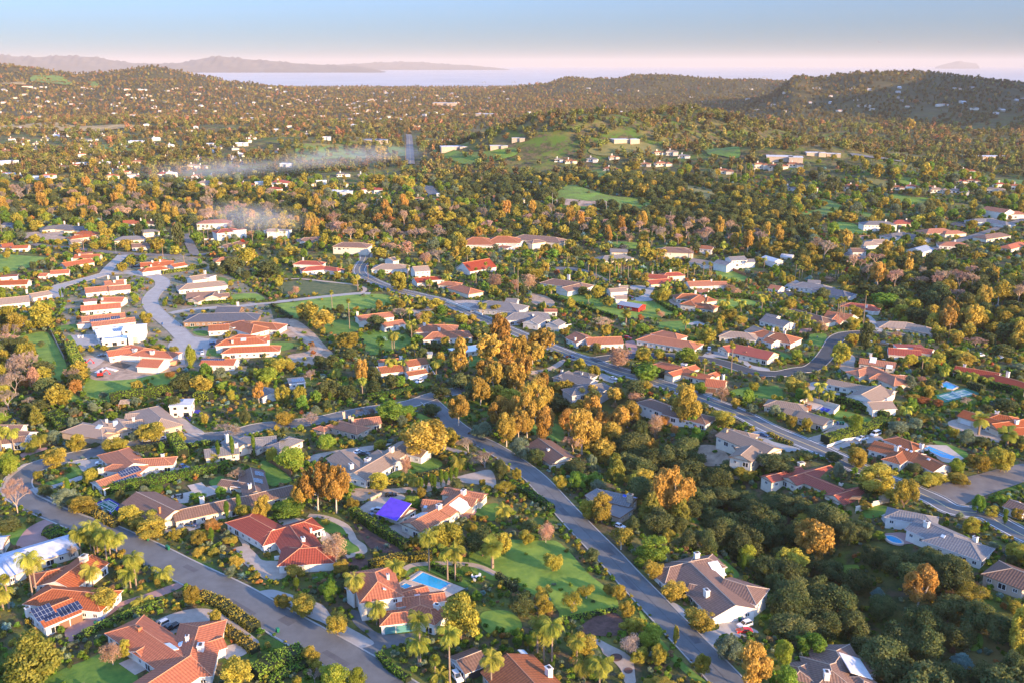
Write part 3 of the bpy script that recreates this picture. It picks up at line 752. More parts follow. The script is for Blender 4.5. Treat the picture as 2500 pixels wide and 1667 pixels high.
def pool(label,pts,cop='coping',water='water_pool',cw=.9,name='swimming_pool'):
 P=[Vector((p[0],p[1]))for p in pts];c=sum(P,Vector((0,0)))/len(P);z=max(float(H(*p))for p in P)+.28
 root=thing(name,label,'pool',(c.x,c.y,z));r=MB();w=MB();org=(c.x,c.y,z);n=len(P)
 Q=[c+(p-c)*(1+cw/(p-c).length)for p in P]
 for i in range(n):
  a,b,d,e=P[i],P[(i+1)%n],Q[(i+1)%n],Q[i]
  r.face([(a.x,a.y,z+.1),(b.x,b.y,z+.1),(d.x,d.y,z+.1),(e.x,e.y,z+.1)]);r.face([(e.x,e.y,z+.1),(d.x,d.y,z+.1),(d.x,d.y,z-.5),(e.x,e.y,z-.5)]);r.face([(a.x,a.y,z+.1),(b.x,b.y,z+.1),(b.x,b.y,z-.2),(a.x,a.y,z-.2)])
 w.face([(p.x,p.y,z)for p in P]);w.obj('water',[MATS[water]],root,org);r.obj('coping',[MATS[cop]],root,org);mark(Q,2);return root
CARM={}
def car_meshes(kind_,colm):
 k=(kind_,colm)
 if k in CARM:return CARM[k]
 L,W_,hood,roofh,c0,c1={'car':(4.6,1.8,.92,1.42,-1.5,.95),'suv':(4.8,1.9,1.08,1.75,-2.15,.95),'van':(5.4,2.0,1.2,2.2,-2.6,1.6),'pickup':(5.6,1.95,1.1,1.8,-.5,1.3)}[kind_]
 b=MB();hw=W_/2;hl=L/2;z0=.32
 prof=[(-hl,z0+.1),(-hl+.05,hood*.95),(-hl+.25,hood),(hl-1.0,hood),(hl-.15,hood*.82),(hl,z0+.25),(hl-.1,z0)]
 for i in range(len(prof)):
  a,d=prof[i],prof[(i+1)%len(prof)];b.face([(a[0],-hw,a[1]),(a[0],hw,a[1]),(d[0],hw,d[1]),(d[0],-hw,d[1])])
 for s in(-1,1):b.face([(p[0],s*hw,p[1])for p in(prof if s<0 else prof[::-1])])
 t0,t1=c0+.25,c1-.65;tw=hw-.22
 b.face([(t0,-tw,roofh),(t1,-tw,roofh),(t1,tw,roofh),(t0,tw,roofh)])
 for x0,x1 in((t0,c0),(t1,c1)):
  for s in(-1,1):b.tube((x0,s*tw,roofh-.02),(x1,s*(hw-.06),hood),.05,.06,4)
 if kind_=='pickup':b.box((-1.65,0,hood-.02),(1.9,1.5,.03),0,1)
 g=MB();e=.02
 Tq=[(t0,-tw),(t1,-tw),(t1,tw),(t0,tw)];Bq=[(c0,-hw+.05),(c1,-hw+.05),(c1,hw-.05),(c0,hw-.05)]
 for i in range(4):
  a,d=Bq[i],Bq[(i+1)%4];p,q=Tq[(i+1)%4],Tq[i];g.face([(a[0],a[1],hood),(d[0],d[1],hood),(p[0],p[1],roofh-.03),(q[0],q[1],roofh-.03)])
 w=MB();w.tube((0,-.12,0),(0,.12,0),.34,.34,12,0,True);w.tube((0,-.13,0),(0,.13,0),.19,.19,8,1,True)
 l=MB();l.box((0,0,0),(.06,.35,.16),bottom=True)
 CARM[k]=(b.data('body',[MATS[colm],MATS['trim_dark']]),g.data('windows',[MATS['glass']]),w.data('wheel',[MATS['tyre'],MATS['metal_grey']]),l.data('headlight',[MATS['trim_white']]),L,hw);return CARM[k]
for n_,c_ in(('paint_white',(.75,.75,.76)),('paint_black',(.015,.015,.018)),('paint_blue',(.02,.06,.16)),('paint_red',(.60,.02,.015)),('paint_silver',(.45,.46,.48)),('paint_grey',(.10,.11,.12))):mat(n_,c_,.25,spec=.6)
mat('tyre',(.02,.02,.02),.9)
def car(label,t,X,Y,X2,Y2,typ,colm,cat=None,group=None):
 """nose towards (X2, Y2)"""
 p=hz(t,X,Y);q=hz(t,X2,Y2);B,G,Wm,Lm,L,hw=car_meshes(typ,colm);z=float(H(p.x,p.y))+.17
 cat=cat or{'car':'car','suv':'car','van':'van','pickup':'pickup truck'}[typ]
 root=thing({'car':'parked_car','suv':'parked_car','van':'parked_van','pickup':'pickup_truck'}[typ],label,cat,(p.x,p.y,z),math.atan2(q.y-p.y,q.x-p.x),group)
 inst('body',B,root,(0,0,0));inst('side_windows',G,root,(0,0,0))
 for a in(-1,1):
  for b in(-1,1):inst('wheel',Wm,root,(a*L*.3,b*(hw-.08),.34))
  inst('headlight',Lm,root,(L/2-.03,a*hw*.7,.62))
 mark([(p.x-2.5,p.y-2.5),(p.x+2.5,p.y-2.5),(p.x+2.5,p.y+2.5),(p.x-2.5,p.y+2.5)],2);return root
BINM={}
def bin_(label,t,X,Y,m,group=None):
 p=hz(t,X,Y)
 if m not in BINM:
  b=MB();
  P0=[(-.24,-.27),(.24,-.27),(.24,.27),(-.24,.27)]
  for i in range(4):
   a,d=P0[i],P0[(i+1)%4];b.face([(a[0],a[1],.05),(d[0],d[1],.05),(d[0]*1.3,d[1]*1.3,1.0),(a[0]*1.3,a[1]*1.3,1.0)])
  l=MB();l.box((0,0,1.0),(.7,.78,.09),0,bottom=True);w=MB();w.tube((-.3,.32,.12),(.3,.32,.12),.12,.12,8,0,True)
  BINM[m]=(b.data('body',[MATS[m]]),l.data('lid',[MATS[m]]),w.data('wheels',[MATS['tyre']]))
 r=thing('wheelie_bin',label,'bin',(p.x,p.y,float(H(p.x,p.y))+.2),.8,group);r.scale=(1.25,1.25,1.25)
 for n,me in zip(('bin_body','lid','axle'),BINM[m]):inst(n,me,r,(0,0,0))
mat('bin_green',(.01,.14,.07),.5);mat('bin_blue',(.02,.08,.24),.5)
POLEM={}
def pole(label,t,X,Yt,Yb,arms=1,m='wood_pole',ang=.4,lamp=False):
 p=hz(t,X,Yb);dep=p.y*CT+(CZ-p.z)*ST;h=(Yb-Yt)/3.76/(F/dep)/math.cos(math.atan2(CZ-p.z,p.y))
 r=thing('street_lamp' if lamp else 'utility_pole',label,'street lamp' if lamp else 'utility pole',(p.x,p.y,p.z),ang)
 rad=.16 if not lamp else .1
 if p.y>700:rad*=1.7
 b=MB();b.tube((0,0,-.3),(0,0,h),rad,rad*.7,7,0,True);b.obj('pole',[MATS[m]],r)
 if lamp:
  a=MB();a.tube((0,0,h-.2),(1.2,0,h+.4),.06,.06,5);a.tube((1.2,0,h+.4),(2.4,0,h+.4),.06,.06,5);a.obj('arm',[MATS[m]],r);l=MB();l.box((2.6,0,h+.28),(.8,.3,.15),bottom=True);l.obj('lamp_head',[MATS['trim_white']],r)
 else:
  for i in range(arms):
   c=MB();c.box((0,.12,h-.5-i*1.0),(2.6,.14,.16),bottom=True);co=c.obj('crossarm',[MATS['wood_pole']],r)
   n=MB()
   for x in(-1.15,-.45,.45,1.15):n.tube((x,.12,h-.34-i),(x,.12,h-.12-i),.06,.04,5,0,True)
   n.obj('insulators',[MATS['trim_white']],co)
 top=Vector((p.x,p.y,p.z+h-.4))
 return top
def wires(label,tops,off=(0,)):
 mb=MB();o=tops[0]
 for a,b in zip(tops[:-1],tops[1:]):
  d=(b-a);nrm=Vector((-d.y,d.x,0)).normalized()
  for k in off:
   pr=None
   for i in range(11):
    t_=i/10;q=a.lerp(b,t_)+nrm*k+Vector((0,0,-4*d.length*.018*t_*(1-t_)))
    if pr:mb.tube(pr,q,.035,.035,3)
    pr=q
 ob=mb.obj('power_line',[MATS['trim_dark']],None,tuple(o));tag(ob,label,'wires')
def low_wall(label,t,pts,h=1.0,th=.35,m='wall_white',name='garden_wall',cat='wall',world=None):
 P=world or[hz(t,*p)for p in pts];mb=MB();o=(P[0].x,P[0].y,float(H(P[0].x,P[0].y)))
 for a,b in zip(P[:-1],P[1:]):
  d=Vector((b.x-a.x,b.y-a.y));L=d.length;d/=L;n=Vector((-d.y,d.x))*th/2;k=max(1,int(L/6))
  for i in range(k):
   p=a.to_2d().lerp(b.to_2d(),i/k);q=a.to_2d().lerp(b.to_2d(),(i+1)/k)+d*.02;z=max(float(H(*p)),float(H(*q)))
   mb.prism([p-n,q-n,q+n,p+n],z-1.5,z+h)
 ob=mb.obj(name,[MATS[m]],None,o);return tag(ob,label,cat)
AG=[None]
def agave(label,t,X,Y,w=3.0,group=None):
 if AG[0]is None:AG[0]=agave_mesh()
 p=hz(t,X,Y);o=bpy.data.objects.new('agave',AG[0]);COL.objects.link(o);o.location=(p.x,p.y,p.z+.05);o.scale=(w/2,)*3;o.rotation_euler=(0,0,X);return tag(o,label,'agave',group)
mat('asphalt',(.15,.155,.155),.9,col2=(.115,.118,.118),scale=7);mat('asphalt_new',(.055,.06,.064),.9,.1,6);mat('asphalt_old',(.19,.17,.15),.9,col2=(.14,.125,.115),scale=6)
mat('concrete',(.33,.31,.285),.9,.1,5);mat('gravel',(.38,.31,.25),.95,.12,3);mat('brick_paving',(.36,.21,.18),.9,.1,3);mat('kerb',(.36,.34,.31),.9)
mat('line_white',(.72,.72,.70),.8);mat('line_yellow',(.62,.48,.22),.8);mat('tan_path',(.42,.33,.25),.95,.12,3)
mat('lawn',(.13,.225,.03),.95,col2=(.065,.15,.022),scale=4,bump=.4);mat('meadow',(.21,.30,.04),.95,col2=(.10,.19,.028),scale=9,bump=.6)
mat('dry_lawn',(.12,.13,.05),.95,col2=(.06,.09,.03),scale=4,bump=.4);mat('mulch',(.12,.065,.05),.95,.3,2,bump=.4);mat('dirt',(.36,.26,.18),.95,.3,5,bump=.4);mat('dry_field',(.36,.25,.10),.95,.3,20)
mat('court_blue',(.045,.035,.28),.7);mat('court_green',(.02,.16,.10),.7);mat('court_pale',(.13,.28,.26),.7);mat('water_pool',(.015,.30,.52),.08,.1,3,spec=.6);mat('water_deep',(.01,.04,.38),.08,spec=.6);mat('coping',(.55,.45,.38),.8)
mat('patio',(.46,.38,.31),.9,.1,2);mat('mud',(.10,.075,.055),.9,.3,3)
def terrain():
 th=np.radians(np.linspace(-56,56,620));r=np.concatenate([np.linspace(8,170,18),np.geomspace(176,7600,620)])
 A,Rr=np.meshgrid(th,r);x=Rr*np.sin(A);y=Rr*np.cos(A);z=H(x,y)
 V=np.stack([x,y,z],-1).reshape(-1,3);nc=len(th);i=np.arange(len(r)-1)[:,None]*nc+np.arange(nc-1)[None]
 Q=np.stack([i,i+1,i+nc+1,i+nc],-1).reshape(-1,4)
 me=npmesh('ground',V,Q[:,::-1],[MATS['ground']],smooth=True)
 if me.polygons[1000].normal.z<0:me.flip_normals()
 o=bpy.data.objects.new('ground',me);COL.objects.link(o);kind(o,'structure','rolling ground of earth, low scrub and grass')
m=bpy.data.materials.new('ground');m.use_nodes=True;nt=m.node_tree;N=nt.nodes;L=nt.links;b=N['Principled BSDF'];b.inputs['Roughness'].default_value=.95;b.inputs['Specular IOR Level'].default_value=.1
g=N.new('ShaderNodeNewGeometry')
def nz(sc,d=6):
 n=N.new('ShaderNodeTexNoise');n.inputs['Scale'].default_value=sc;n.inputs['Detail'].default_value=d;n.inputs['Roughness'].default_value=.65;L.new(g.outputs['Position'],n.inputs[0]);return n
def ramp(n,a,ca,b_,cb):
 r=N.new('ShaderNodeValToRGB');r.color_ramp.elements[0].position=a;r.color_ramp.elements[0].color=(*ca,1);r.color_ramp.elements[1].position=b_;r.color_ramp.elements[1].color=(*cb,1);L.new(n.outputs['Fac'],r.inputs[0]);return r
r1=ramp(nz(.16),.38,(.15,.10,.062),.56,(.055,.07,.024));r2=ramp(nz(.02,4),.40,(.085,.15,.022),.62,(.20,.15,.055))
f=ramp(nz(.05),.45,(0,0,0),.55,(1,1,1));mx=N.new('ShaderNodeMix');mx.data_type='RGBA';L.new(f.outputs[0],mx.inputs[0]);L.new(r1.outputs[0],mx.inputs[6]);L.new(r2.outputs[0],mx.inputs[7])
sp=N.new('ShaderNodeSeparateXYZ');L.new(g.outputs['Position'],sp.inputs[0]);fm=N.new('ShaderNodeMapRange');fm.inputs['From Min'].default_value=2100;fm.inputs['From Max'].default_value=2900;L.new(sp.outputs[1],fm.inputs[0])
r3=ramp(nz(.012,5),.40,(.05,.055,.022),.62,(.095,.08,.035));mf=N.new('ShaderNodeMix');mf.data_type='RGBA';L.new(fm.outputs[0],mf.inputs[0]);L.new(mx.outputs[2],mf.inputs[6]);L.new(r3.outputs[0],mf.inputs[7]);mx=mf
n3=nz(.9,4);bp=N.new('ShaderNodeBump');bp.inputs['Strength'].default_value=.6;bp.inputs['Distance'].default_value=.6;L.new(n3.outputs[0],bp.inputs['Height']);L.new(bp.outputs[0],b.inputs['Normal'])
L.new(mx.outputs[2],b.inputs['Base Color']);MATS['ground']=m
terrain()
def zz(pts,t='Z'):return[hz(t,*p)for p in pts]
mat('seam',(.07,.07,.075),.9);mat('asphalt_patch',(.10,.10,.105),.9,.12,3)
ROADA=[hz('B',*p)for p in((1500,1780),(1300,1650),(1000,1455),(700,1275),(400,1105),(200,990),(0,872))]+[hz('A',*p)for p in((2100,730),(1700,540),(1350,362),(1000,204),(700,72))]+[hz('E',*p)for p in((400,1452),(250,1378),(160,1300),(165,1205),(240,1130),(360,1075),(480,1040),(650,998),(800,968),(1000,925),(1250,885),(1500,850),(1800,822),(2100,795))]+[hz('F',*p)for p in((0,728),(200,705),(560,662),(800,612),(1050,565),(1400,512),(1620,440),(1800,400),(1950,370))]
ribbon('road','asphalt',ROADA,(11.5,8.5),kerb=.5,label='winding residential street that bends sharply at the left edge')
ROADB=zz([(1745,1660),(1670,1565),(1593,1483),(1503,1388),(1440,1322),(1396,1274),(1345,1222),(1300,1174),(1236,1104),(1195,1070),(1135,1030),(1083,1003),(1042,975),(1012,945),(985,920)])
ribbon('road','asphalt',ROADB,(9.2,8),off=.19,kerb=.4,marks=[(.0,.12,'seam')],label='straight residential street running up from the bottom centre')
P=[hz('D',2500,280),hz('D',2350,215),hz('D',2150,110),hz('D',1990,20)]+[hz('H',*p)for p in((1700,1480),(1520,1385),(1300,1290),(900,1130),(520,950),(260,840),(0,730))]+[hz('G',*p)for p in((2100,600),(1860,505),(1680,435),(1350,318),(1180,262),(1000,215),(850,165),(700,115),(560,70),(400,8))]+[hz('K',*p)for p in((200,1245),(0,1160))]+[hz('J',*p)for p in((2150,1075),(2000,1010),(1850,945),(1720,888),(1500,835),(1290,785),(1150,735),(1050,690),(965,640),(950,600),(970,555),(1000,510),(1010,460),(1000,400))]
ribbon('road','asphalt',P,10.5,off=.22,kerb=.3,marks=[(-.40,.32,'line_white'),(.40,.32,'line_white'),(.02,.4,'line_yellow')],label='main two lane road with white edge lines')
ribbon('road','asphalt_new',[hz('L',1300,1205),hz('L',1000,1180),hz('L',850,1178),hz('L',700,1195),hz('L',620,1240),hz('L',565,1330),hz('L',500,1420),hz('L',400,1500),hz('H',270,205),hz('H',120,235),hz('H',0,235)]+[hz('K',*p)for p in((2200,1535),(2050,1490),(1900,1445),(1700,1410),(1500,1390),(1200,1385),(1000,1395),(860,1410),(740,1430))],8.5,off=.26,kerb=.4,label='dark new asphalt lane sweeping round a bend')
ribbon('road','asphalt_old',[hz('H',*p)for p in((2500,1100),(2350,1130),(2150,1190),(1950,1250),(1700,1330),(1560,1400))],(11,16),off=.20,label='brownish side street joining from the right edge')
PALE=[hz('I',*p)for p in((1760,1290),(1700,1230),(1600,1130),(1480,1030),(1400,950),(1378,880),(1420,810),(1490,745),(1478,692),(1400,660),(1280,640),(1150,622),(1000,632),(850,672),(700,712),(560,748),(515,790),(505,860))]
ribbon('road','concrete',PALE,10,kerb=.3,label='pale concrete subdivision street in an S curve')
ribbon('road','concrete',[hz('I',*p)for p in((960,640),(1020,570),(1090,505),(1130,465))],9,off=.18,label='pale link to the upper street')
ribbon('road','concrete',[hz('I',1560,1000)]+[hz('I',*p)for p in((1700,972),(1900,952),(2200,935))]+[hz('J',*p)for p in((0,915),(300,885),(600,850),(900,820),(1050,818))],6.5,off=.18,label='pale branch street past the green field')
ribbon('road','asphalt_old',[hz('I',*p)for p in((300,365),(450,390),(600,398),(800,418),(1000,440),(1200,455),(1500,468),(1800,462),(1950,452))],9,off=.16,label='upper cross street behind the subdivision')
ribbon('road','asphalt_old',[hz('I',*p)for p in((1700,275),(1730,340),(1760,400),(1790,460))],8,off=.18,label='straight street climbing past the palm grove')
ribbon('road','asphalt_old',[hz('N',*p)for p in((1420,1140),(1415,1060),(1412,980),(1408,900),(1400,870))],13,off=.5,marks=[(.0,.3,'line_yellow')],label='straight avenue running away towards the town')
ribbon('road','asphalt',[hz('N',*p)for p in((1640,1420),(1600,1380),(1575,1340))],14,off=.5,label='short stretch of street seen between dark trees')
ribbon('road','asphalt',[hz('P',*p)for p in((760,1055),(1100,1095),(1450,1140),(1800,1170),(2200,1200),(2500,1225))],12,off=.8,label='highway crossing the right plain')
ribbon('road','asphalt_old',[hz('L',*p)for p in((1300,480),(1500,420),(1750,340),(2000,260),(2200,190),(2400,120))],8,off=.4,label='lane through the right hand valley')
ribbon('road','asphalt_old',[hz('O',*p)for p in((370,1545),(550,1575))]+[hz('K',*p)for p in((500,45),(700,80),(930,118))],6,off=.4,label='dirt service road under the green slope')
def patches(road,w,spots,off):
 C=smooth_open([(p[0],p[1])for p in road])
 for k,sd,L_,W_ in spots:
  c=C[k];d=(C[k+1]-c).normalized();n=Vector((-d.y,d.x));q=c+n*sd*w
  sheet('road_patch','asphalt_patch',[q-d*L_-n*W_,q+d*L_-n*W_,q+d*L_+n*W_,q-d*L_+n*W_],off=off,smooth=False)
patches(ROADA,1,[(9,-2.5,3,1.2),(22,1.5,5,.9),(38,-1.5,2.5,1.6),(50,2.5,6,.6),(64,-2,3,1),(78,.5,2,1.5),(120,1,4,1)],.17)
patches(ROADB,1,[(6,2,4,.9),(17,-2,2,1.2),(30,1.5,5,.8),(41,-1.5,3,1.1),(56,1,3,1)],.2)
def S_(name,m,t,pts,**k):return sheet_px(name,m,t,pts,**k)
S_('driveway','brick_paving','A',[(440,60),(500,95),(420,130),(385,190),(450,250),(560,255),(700,255),(720,290),(560,320),(400,330),(250,325),(150,310),(190,220),(280,130)],off=.14)
S_('driveway','brick_paving','A',[(1660,640),(1680,680),(1480,770),(1200,830),(1000,950),(800,1080),(650,1190),(600,1080),(800,980),(900,930),(1050,850),(1180,800),(1400,730)],off=.14)
S_('driveway','gravel','A',[(1400,1020),(1560,940),(1750,890),(1920,890),(2060,950),(2350,1160),(2350,1200),(2200,1110),(2030,1010),(1900,1030),(1800,1060),(1600,1120),(1420,1100)],off=.14)
S_('driveway','concrete','A',[(1250,190),(1400,180),(1700,130),(1850,90),(1900,110),(1750,170),(1500,200),(1350,235)],off=.14)
S_('driveway','gravel','B',[(-190,340),(-250,345),(-100,310),(0,380),(60,440),(200,450),(320,480),(360,560),(250,610),(100,620),(0,560),(-130,450)],off=.15)
S_('garden_path','tan_path','A',[(2200,140),(2240,130),(2220,230),(2290,300),(2280,360),(2240,355),(2220,290),(2190,230)],off=.14)
S_('lawn','lawn','B',[(540,110),(650,70),(740,100),(830,160),(850,210),(760,200),(640,180)],off=.12)
S_('lawn','lawn','B',[(780,250),(900,270),(960,340),(940,380),(850,390),(780,340)],off=.12)
ribbon('garden_path','tan_path',[hz('B',*p)for p in((480,30),(600,40),(720,75),(820,130),(870,200),(900,260),(970,310),(985,360),(940,380),(830,410))],2.6,off=.18)
S_('patio','patio','B',[(540,170),(660,190),(760,340),(700,480),(560,520),(680,420),(620,300)],off=.13)
S_('patio','patio','B',[(210,60),(430,60),(460,100),(300,125),(235,110)],off=.13)
S_('planting_bed','mulch','B',[(800,410),(960,420),(1080,440),(1240,380),(1340,400),(1100,500),(900,520),(760,500)],off=.1,v=3)
S_('planting_bed','mulch','B',[(930,60),(1020,160),(1340,350),(1240,380),(1050,330),(960,200),(900,120)],off=.1,v=3)
S_('driveway','concrete','B',[(0,745),(130,710),(270,740),(560,830),(640,880),(700,960),(860,1060),(1080,1190),(1000,1240),(900,1250),(850,1200),(640,1030),(480,960),(200,800)],off=.13)
S_('driveway','asphalt','B',[(860,900),(960,920),(1010,1020),(1160,1120),(1460,1110),(1480,1180),(1240,1240),(1130,1290),(1110,1360),(930,1260),(1060,1210),(1030,1130),(900,1020)],off=.11)
S_('lawn','lawn','B',[(1300,540),(1480,490),(1620,500),(1900,610),(1940,680),(1820,650),(1520,530),(1340,600)],off=.1)
sheet_px('patio','patio','B',[(1290,660),(1500,535),(1920,700),(1740,790),(1520,730),(1380,700)],off=.15,smooth=False)
pool('rectangular blue swimming pool beside the white villa',[hz('B',*p)for p in((1425,632),(1530,557),(1785,660),(1690,717),(1600,712))][:4])
pool('small square spa between the villa and its pool',[hz('B',*p)for p in((1325,685),(1375,655),(1425,680),(1375,712))],cw=.5,name='spa')
ribbon('garden_path','tan_path',[hz('B',*p)for p in((1330,560),(1400,500),(1500,478),(1700,470),(1900,475),(2050,500),(2200,570))],2.4,off=.16)
S_('meadow','meadow','C',[(-380,290),(-260,220),(0,250),(300,260),(420,270),(560,400),(700,560),(900,720),(980,850),(900,890),(560,980),(430,990),(420,900),(200,760),(0,640),(-200,620),(-380,520)],off=.1,v=3)
S_('lawn','meadow','B',[(2080,920),(2280,900),(2400,960),(2440,1060),(2300,1100),(2140,1110),(2060,1020)],off=.1,v=3)
S_('planting_bed','mulch','C',[(600,1080),(800,940),(960,930),(1030,1040),(960,1130),(760,1130)],off=.12,v=3)
S_('garden_path','gravel','C',[(690,1150),(800,1170),(900,1220),(1040,1290),(1110,1370),(1130,1500),(1130,1568),(1040,1568),(1000,1450),(920,1360),(840,1300),(800,1230)],off=.12)
for q in(((955,1335),58,36),((1067,1455),42,28)):
 c=q[0];S_('planting_bed','mulch','C',[(c[0]+q[1]*math.cos(a),c[1]+q[2]*math.sin(a))for a in np.linspace(0,6.28,10)[:-1]],off=.2,v=3)
S_('verge','meadow','C',[(1160,870),(1200,930),(1300,1080),(1450,1260),(1640,1440),(1840,1600),(1740,1600),(1560,1450),(1400,1290),(1260,1100),(1180,960)],off=.1,v=4)
S_('driveway','concrete','C',[(1730,1120),(1900,1070),(1880,960),(2120,920),(2180,960),(2080,1010),(2200,1060),(2260,1110),(2100,1150),(1980,1140),(1860,1200),(1840,1240)],off=.15)
S_('driveway','concrete','C',[(1480,830),(1540,860),(1600,920),(1560,960),(1460,860)],off=.14)
S_('lawn','lawn','A',[(400,1600),(560,1450),(760,1370),(950,1290),(1080,1290),(1180,1420),(1260,1500),(1180,1600)],off=.1,v=1)
S_('patio','patio','A',[(1090,1390),(1200,1340),(1350,1440),(1240,1495)],off=.14,smooth=False)
S_('lawn','lawn','A',[(60,200),(260,150),(200,230),(150,300),(110,290)],off=.1)
S_('patio','patio','A',[(2060,1240),(2280,1200),(2260,1300),(2080,1350)],off=.14)
S_('driveway','concrete','E',[(590,1050),(730,1025),(1000,1020),(1010,1080),(880,1080),(820,1100),(760,1130),(700,1060)],off=.14)
S_('driveway','concrete','E',[(280,1290),(500,1250),(740,1170),(760,1200),(560,1270),(400,1300),(340,1330)],off=.14)
S_('lawn','lawn','E',[(640,1090),(740,1110),(740,1150),(560,1230),(420,1260),(400,1240),(600,1170)],off=.12,v=4)
S_('sidewalk','tan_path','E',[(20,1300),(40,1230),(80,1160),(200,1070),(260,1060),(180,1120),(90,1200),(40,1300),(60,1400),(40,1390)],off=.14)
S_('driveway','gravel','E',[(1560,620),(1680,640),(1760,700),(1880,780),(1740,810),(1640,740),(1560,690)],off=.14)
S_('sport_court','court_blue','E',[(1660,590),(1830,565),(1850,590),(1760,620),(1745,672)],off=.18,smooth=False)
S_('driveway','gravel','E',[(910,910),(960,860),(1240,850),(1500,850),(1500,880),(1260,880),(1000,910)],off=.13)
S_('driveway','brick_paving','E',[(190,970),(300,930),(420,910),(420,930),(300,970),(220,1010)],off=.13)
S_('meadow','meadow','E',[(780,290),(960,280),(1200,260),(1500,210),(1620,240),(1600,330),(1300,380),(1020,430),(1010,500),(860,490),(770,400)],off=.1,v=3)
S_('meadow','meadow','I',[(150,1230),(260,1190),(420,1170),(520,1290),(600,1440),(600,1600),(400,1600),(300,1480),(220,1350)],off=.1,v=3)
S_('meadow','meadow','E',[(380,380),(560,350),(720,440),(760,500),(600,500),(420,480)],off=.1,v=3)
S_('patio','patio','E',[(1580,1350),(1720,1320),(1900,1270),(2010,1260),(2050,1310),(1900,1360),(1700,1420),(1600,1400)],off=.14)
S_('patio','patio','E',[(1720,1260),(1850,1230),(1900,1280),(1760,1310)],off=.2,smooth=False)
S_('lawn','lawn','E',[(1920,1220),(2030,1170),(2060,1230),(1960,1265)],off=.12)
S_('lawn','lawn','F',[(40,1060),(110,1040),(310,1180),(300,1230),(120,1255)],off=.12)
S_('driveway','concrete','E',[(1560,1140),(1650,1080),(1720,1075),(1760,1110),(1640,1140)],off=.13)
CT_=[hz('E',*p)for p in((840,1430),(1000,1375),(1120,1440),(1040,1535))]
o=sheet('sport_court','court_blue',CT_,off=.2,smooth=False);c0=sum((Vector((p.x,p.y))for p in CT_),Vector((0,0)))/4
sheet('court_surface','court_green',[c0+(Vector((p.x,p.y))-c0)*.72 for p in CT_],off=.25,smooth=False)
mb=MB()
def court_line(mb,a,b,w=.22,z=.3):
 d=(b-a).normalized();n=Vector((-d.y,d.x))*w/2;mb.face([(*(a-n),z),(*(b-n),z),(*(b+n),z),(*(a+n),z)])
def court_lines(name,C,z=.3,net=True):
 C=[Vector((p[0],p[1]))for p in C];mb=MB()
 e=lambda u,v:(C[0]*(1-u)+C[1]*u)*(1-v)+(C[3]*(1-u)+C[2]*u)*v
 for a,b in(((0,0),(1,0)),((1,0),(1,1)),((1,1),(0,1)),((0,1),(0,0)),((0,.13),(1,.13)),((0,.87),(1,.87)),((.23,.13),(.23,.87)),((.77,.13),(.77,.87)),((.23,.5),(.77,.5))):court_line(mb,e(*a),e(*b),.24,z)
 o=mb.obj(name,[MATS['line_white']]);kind(o,'structure')
 if net:
  m=MB();a,b=e(.5,-.03),e(.5,1.03);m.face([(*a,z),(*b,z),(*b,z+1),(*a,z+1)]);m.tube((*a,z),(*a,z+1.2),.06,.06);m.tube((*b,z),(*b,z+1.2),.06,.06);n=m.obj('tennis_net',[MATS['trim_white']]);return n
C2=[c0+(Vector((p.x,p.y))-c0)*.7 for p in CT_]
tag(court_lines('court_lines',C2,.32),'white net across the purple and green sport court','net')
sheet_px('tennis_court','court_green','H',[(1520,435),(1820,362),(1950,420),(1620,500)],off=.2,smooth=False)
TC=[hz('H',*p)for p in((1570,440),(1800,385),(1880,420),(1650,478))]
sheet('court_surface','court_pale',TC,off=.25,smooth=False);tag(court_lines('court_lines',TC,.32),'net across the pale green tennis court on the right','net')
pool('blue pool in front of the tennis court on the right',[hz('H',*p)for p in((1590,335),(1640,310),(1735,355),(1690,378),(1620,368))],cw=1)
pool('long lap pool with terracotta deck beside the ranch',[hz('H',*p)for p in((1430,918),(1475,902),(1722,1000),(1680,1022),(1590,1000))],cw=1.2)
sheet_px('patio','patio','H',[(1400,910),(1480,885),(1640,890),(1800,1010),(1700,1060),(1600,1040)],off=.14,smooth=False)
S_('lawn','lawn','H',[(1490,850),(1600,860),(1820,950),(1810,1010),(1700,960),(1600,900)],off=.12)
pool('deep blue pool inside the walled courtyard',[hz('H',*p)for p in((455,570),(500,538),(580,565),(545,592))],water='water_deep',cw=.6)
sheet_px('patio','coping','H',[(300,500),(380,478),(650,555),(600,610),(540,600),(400,560)],off=.15,smooth=False)
S_('driveway','gravel','H',[(360,830),(480,790),(560,740),(600,690),(700,680),(740,720),(700,770),(560,830),(500,870)],off=.14)
S_('driveway','concrete','H',[(560,920),(700,860),(850,800),(1010,800),(1060,850),(940,870),(800,880),(620,940)],off=.14)
S_('driveway','gravel','H',[(1650,680),(1760,650),(1900,690),(2100,780),(2140,850),(2080,860),(1900,810),(1720,760)],off=.14)
S_('driveway','concrete','H',[(-20,830),(60,860),(230,900),(300,930),(180,950),(80,910),(-60,880)],off=.14)
S_('lawn','lawn','H',[(600,580),(740,590),(960,660),(900,690),(700,640),(620,640)],off=.1)
S_('lawn','lawn','H',[(-40,380),(80,340),(140,420),(80,470),(-40,480)],off=.1)
S_('lawn','lawn','H',[(520,370),(620,355),(800,400),(760,430),(640,400)],off=.1)
S_('driveway','concrete','H',[(360,330),(450,310),(540,350),(560,390),(800,430),(740,440),(500,410),(400,390)],off=.12)
S_('driveway','gravel','H',[(650,160),(740,60),(800,90),(790,170),(840,220),(800,240),(700,210)],off=.14)
S_('patio','brick_paving','D',[(1070,200),(1140,190),(1250,190),(1420,250),(1400,290),(1280,290),(1200,310),(1090,260)],off=.14)
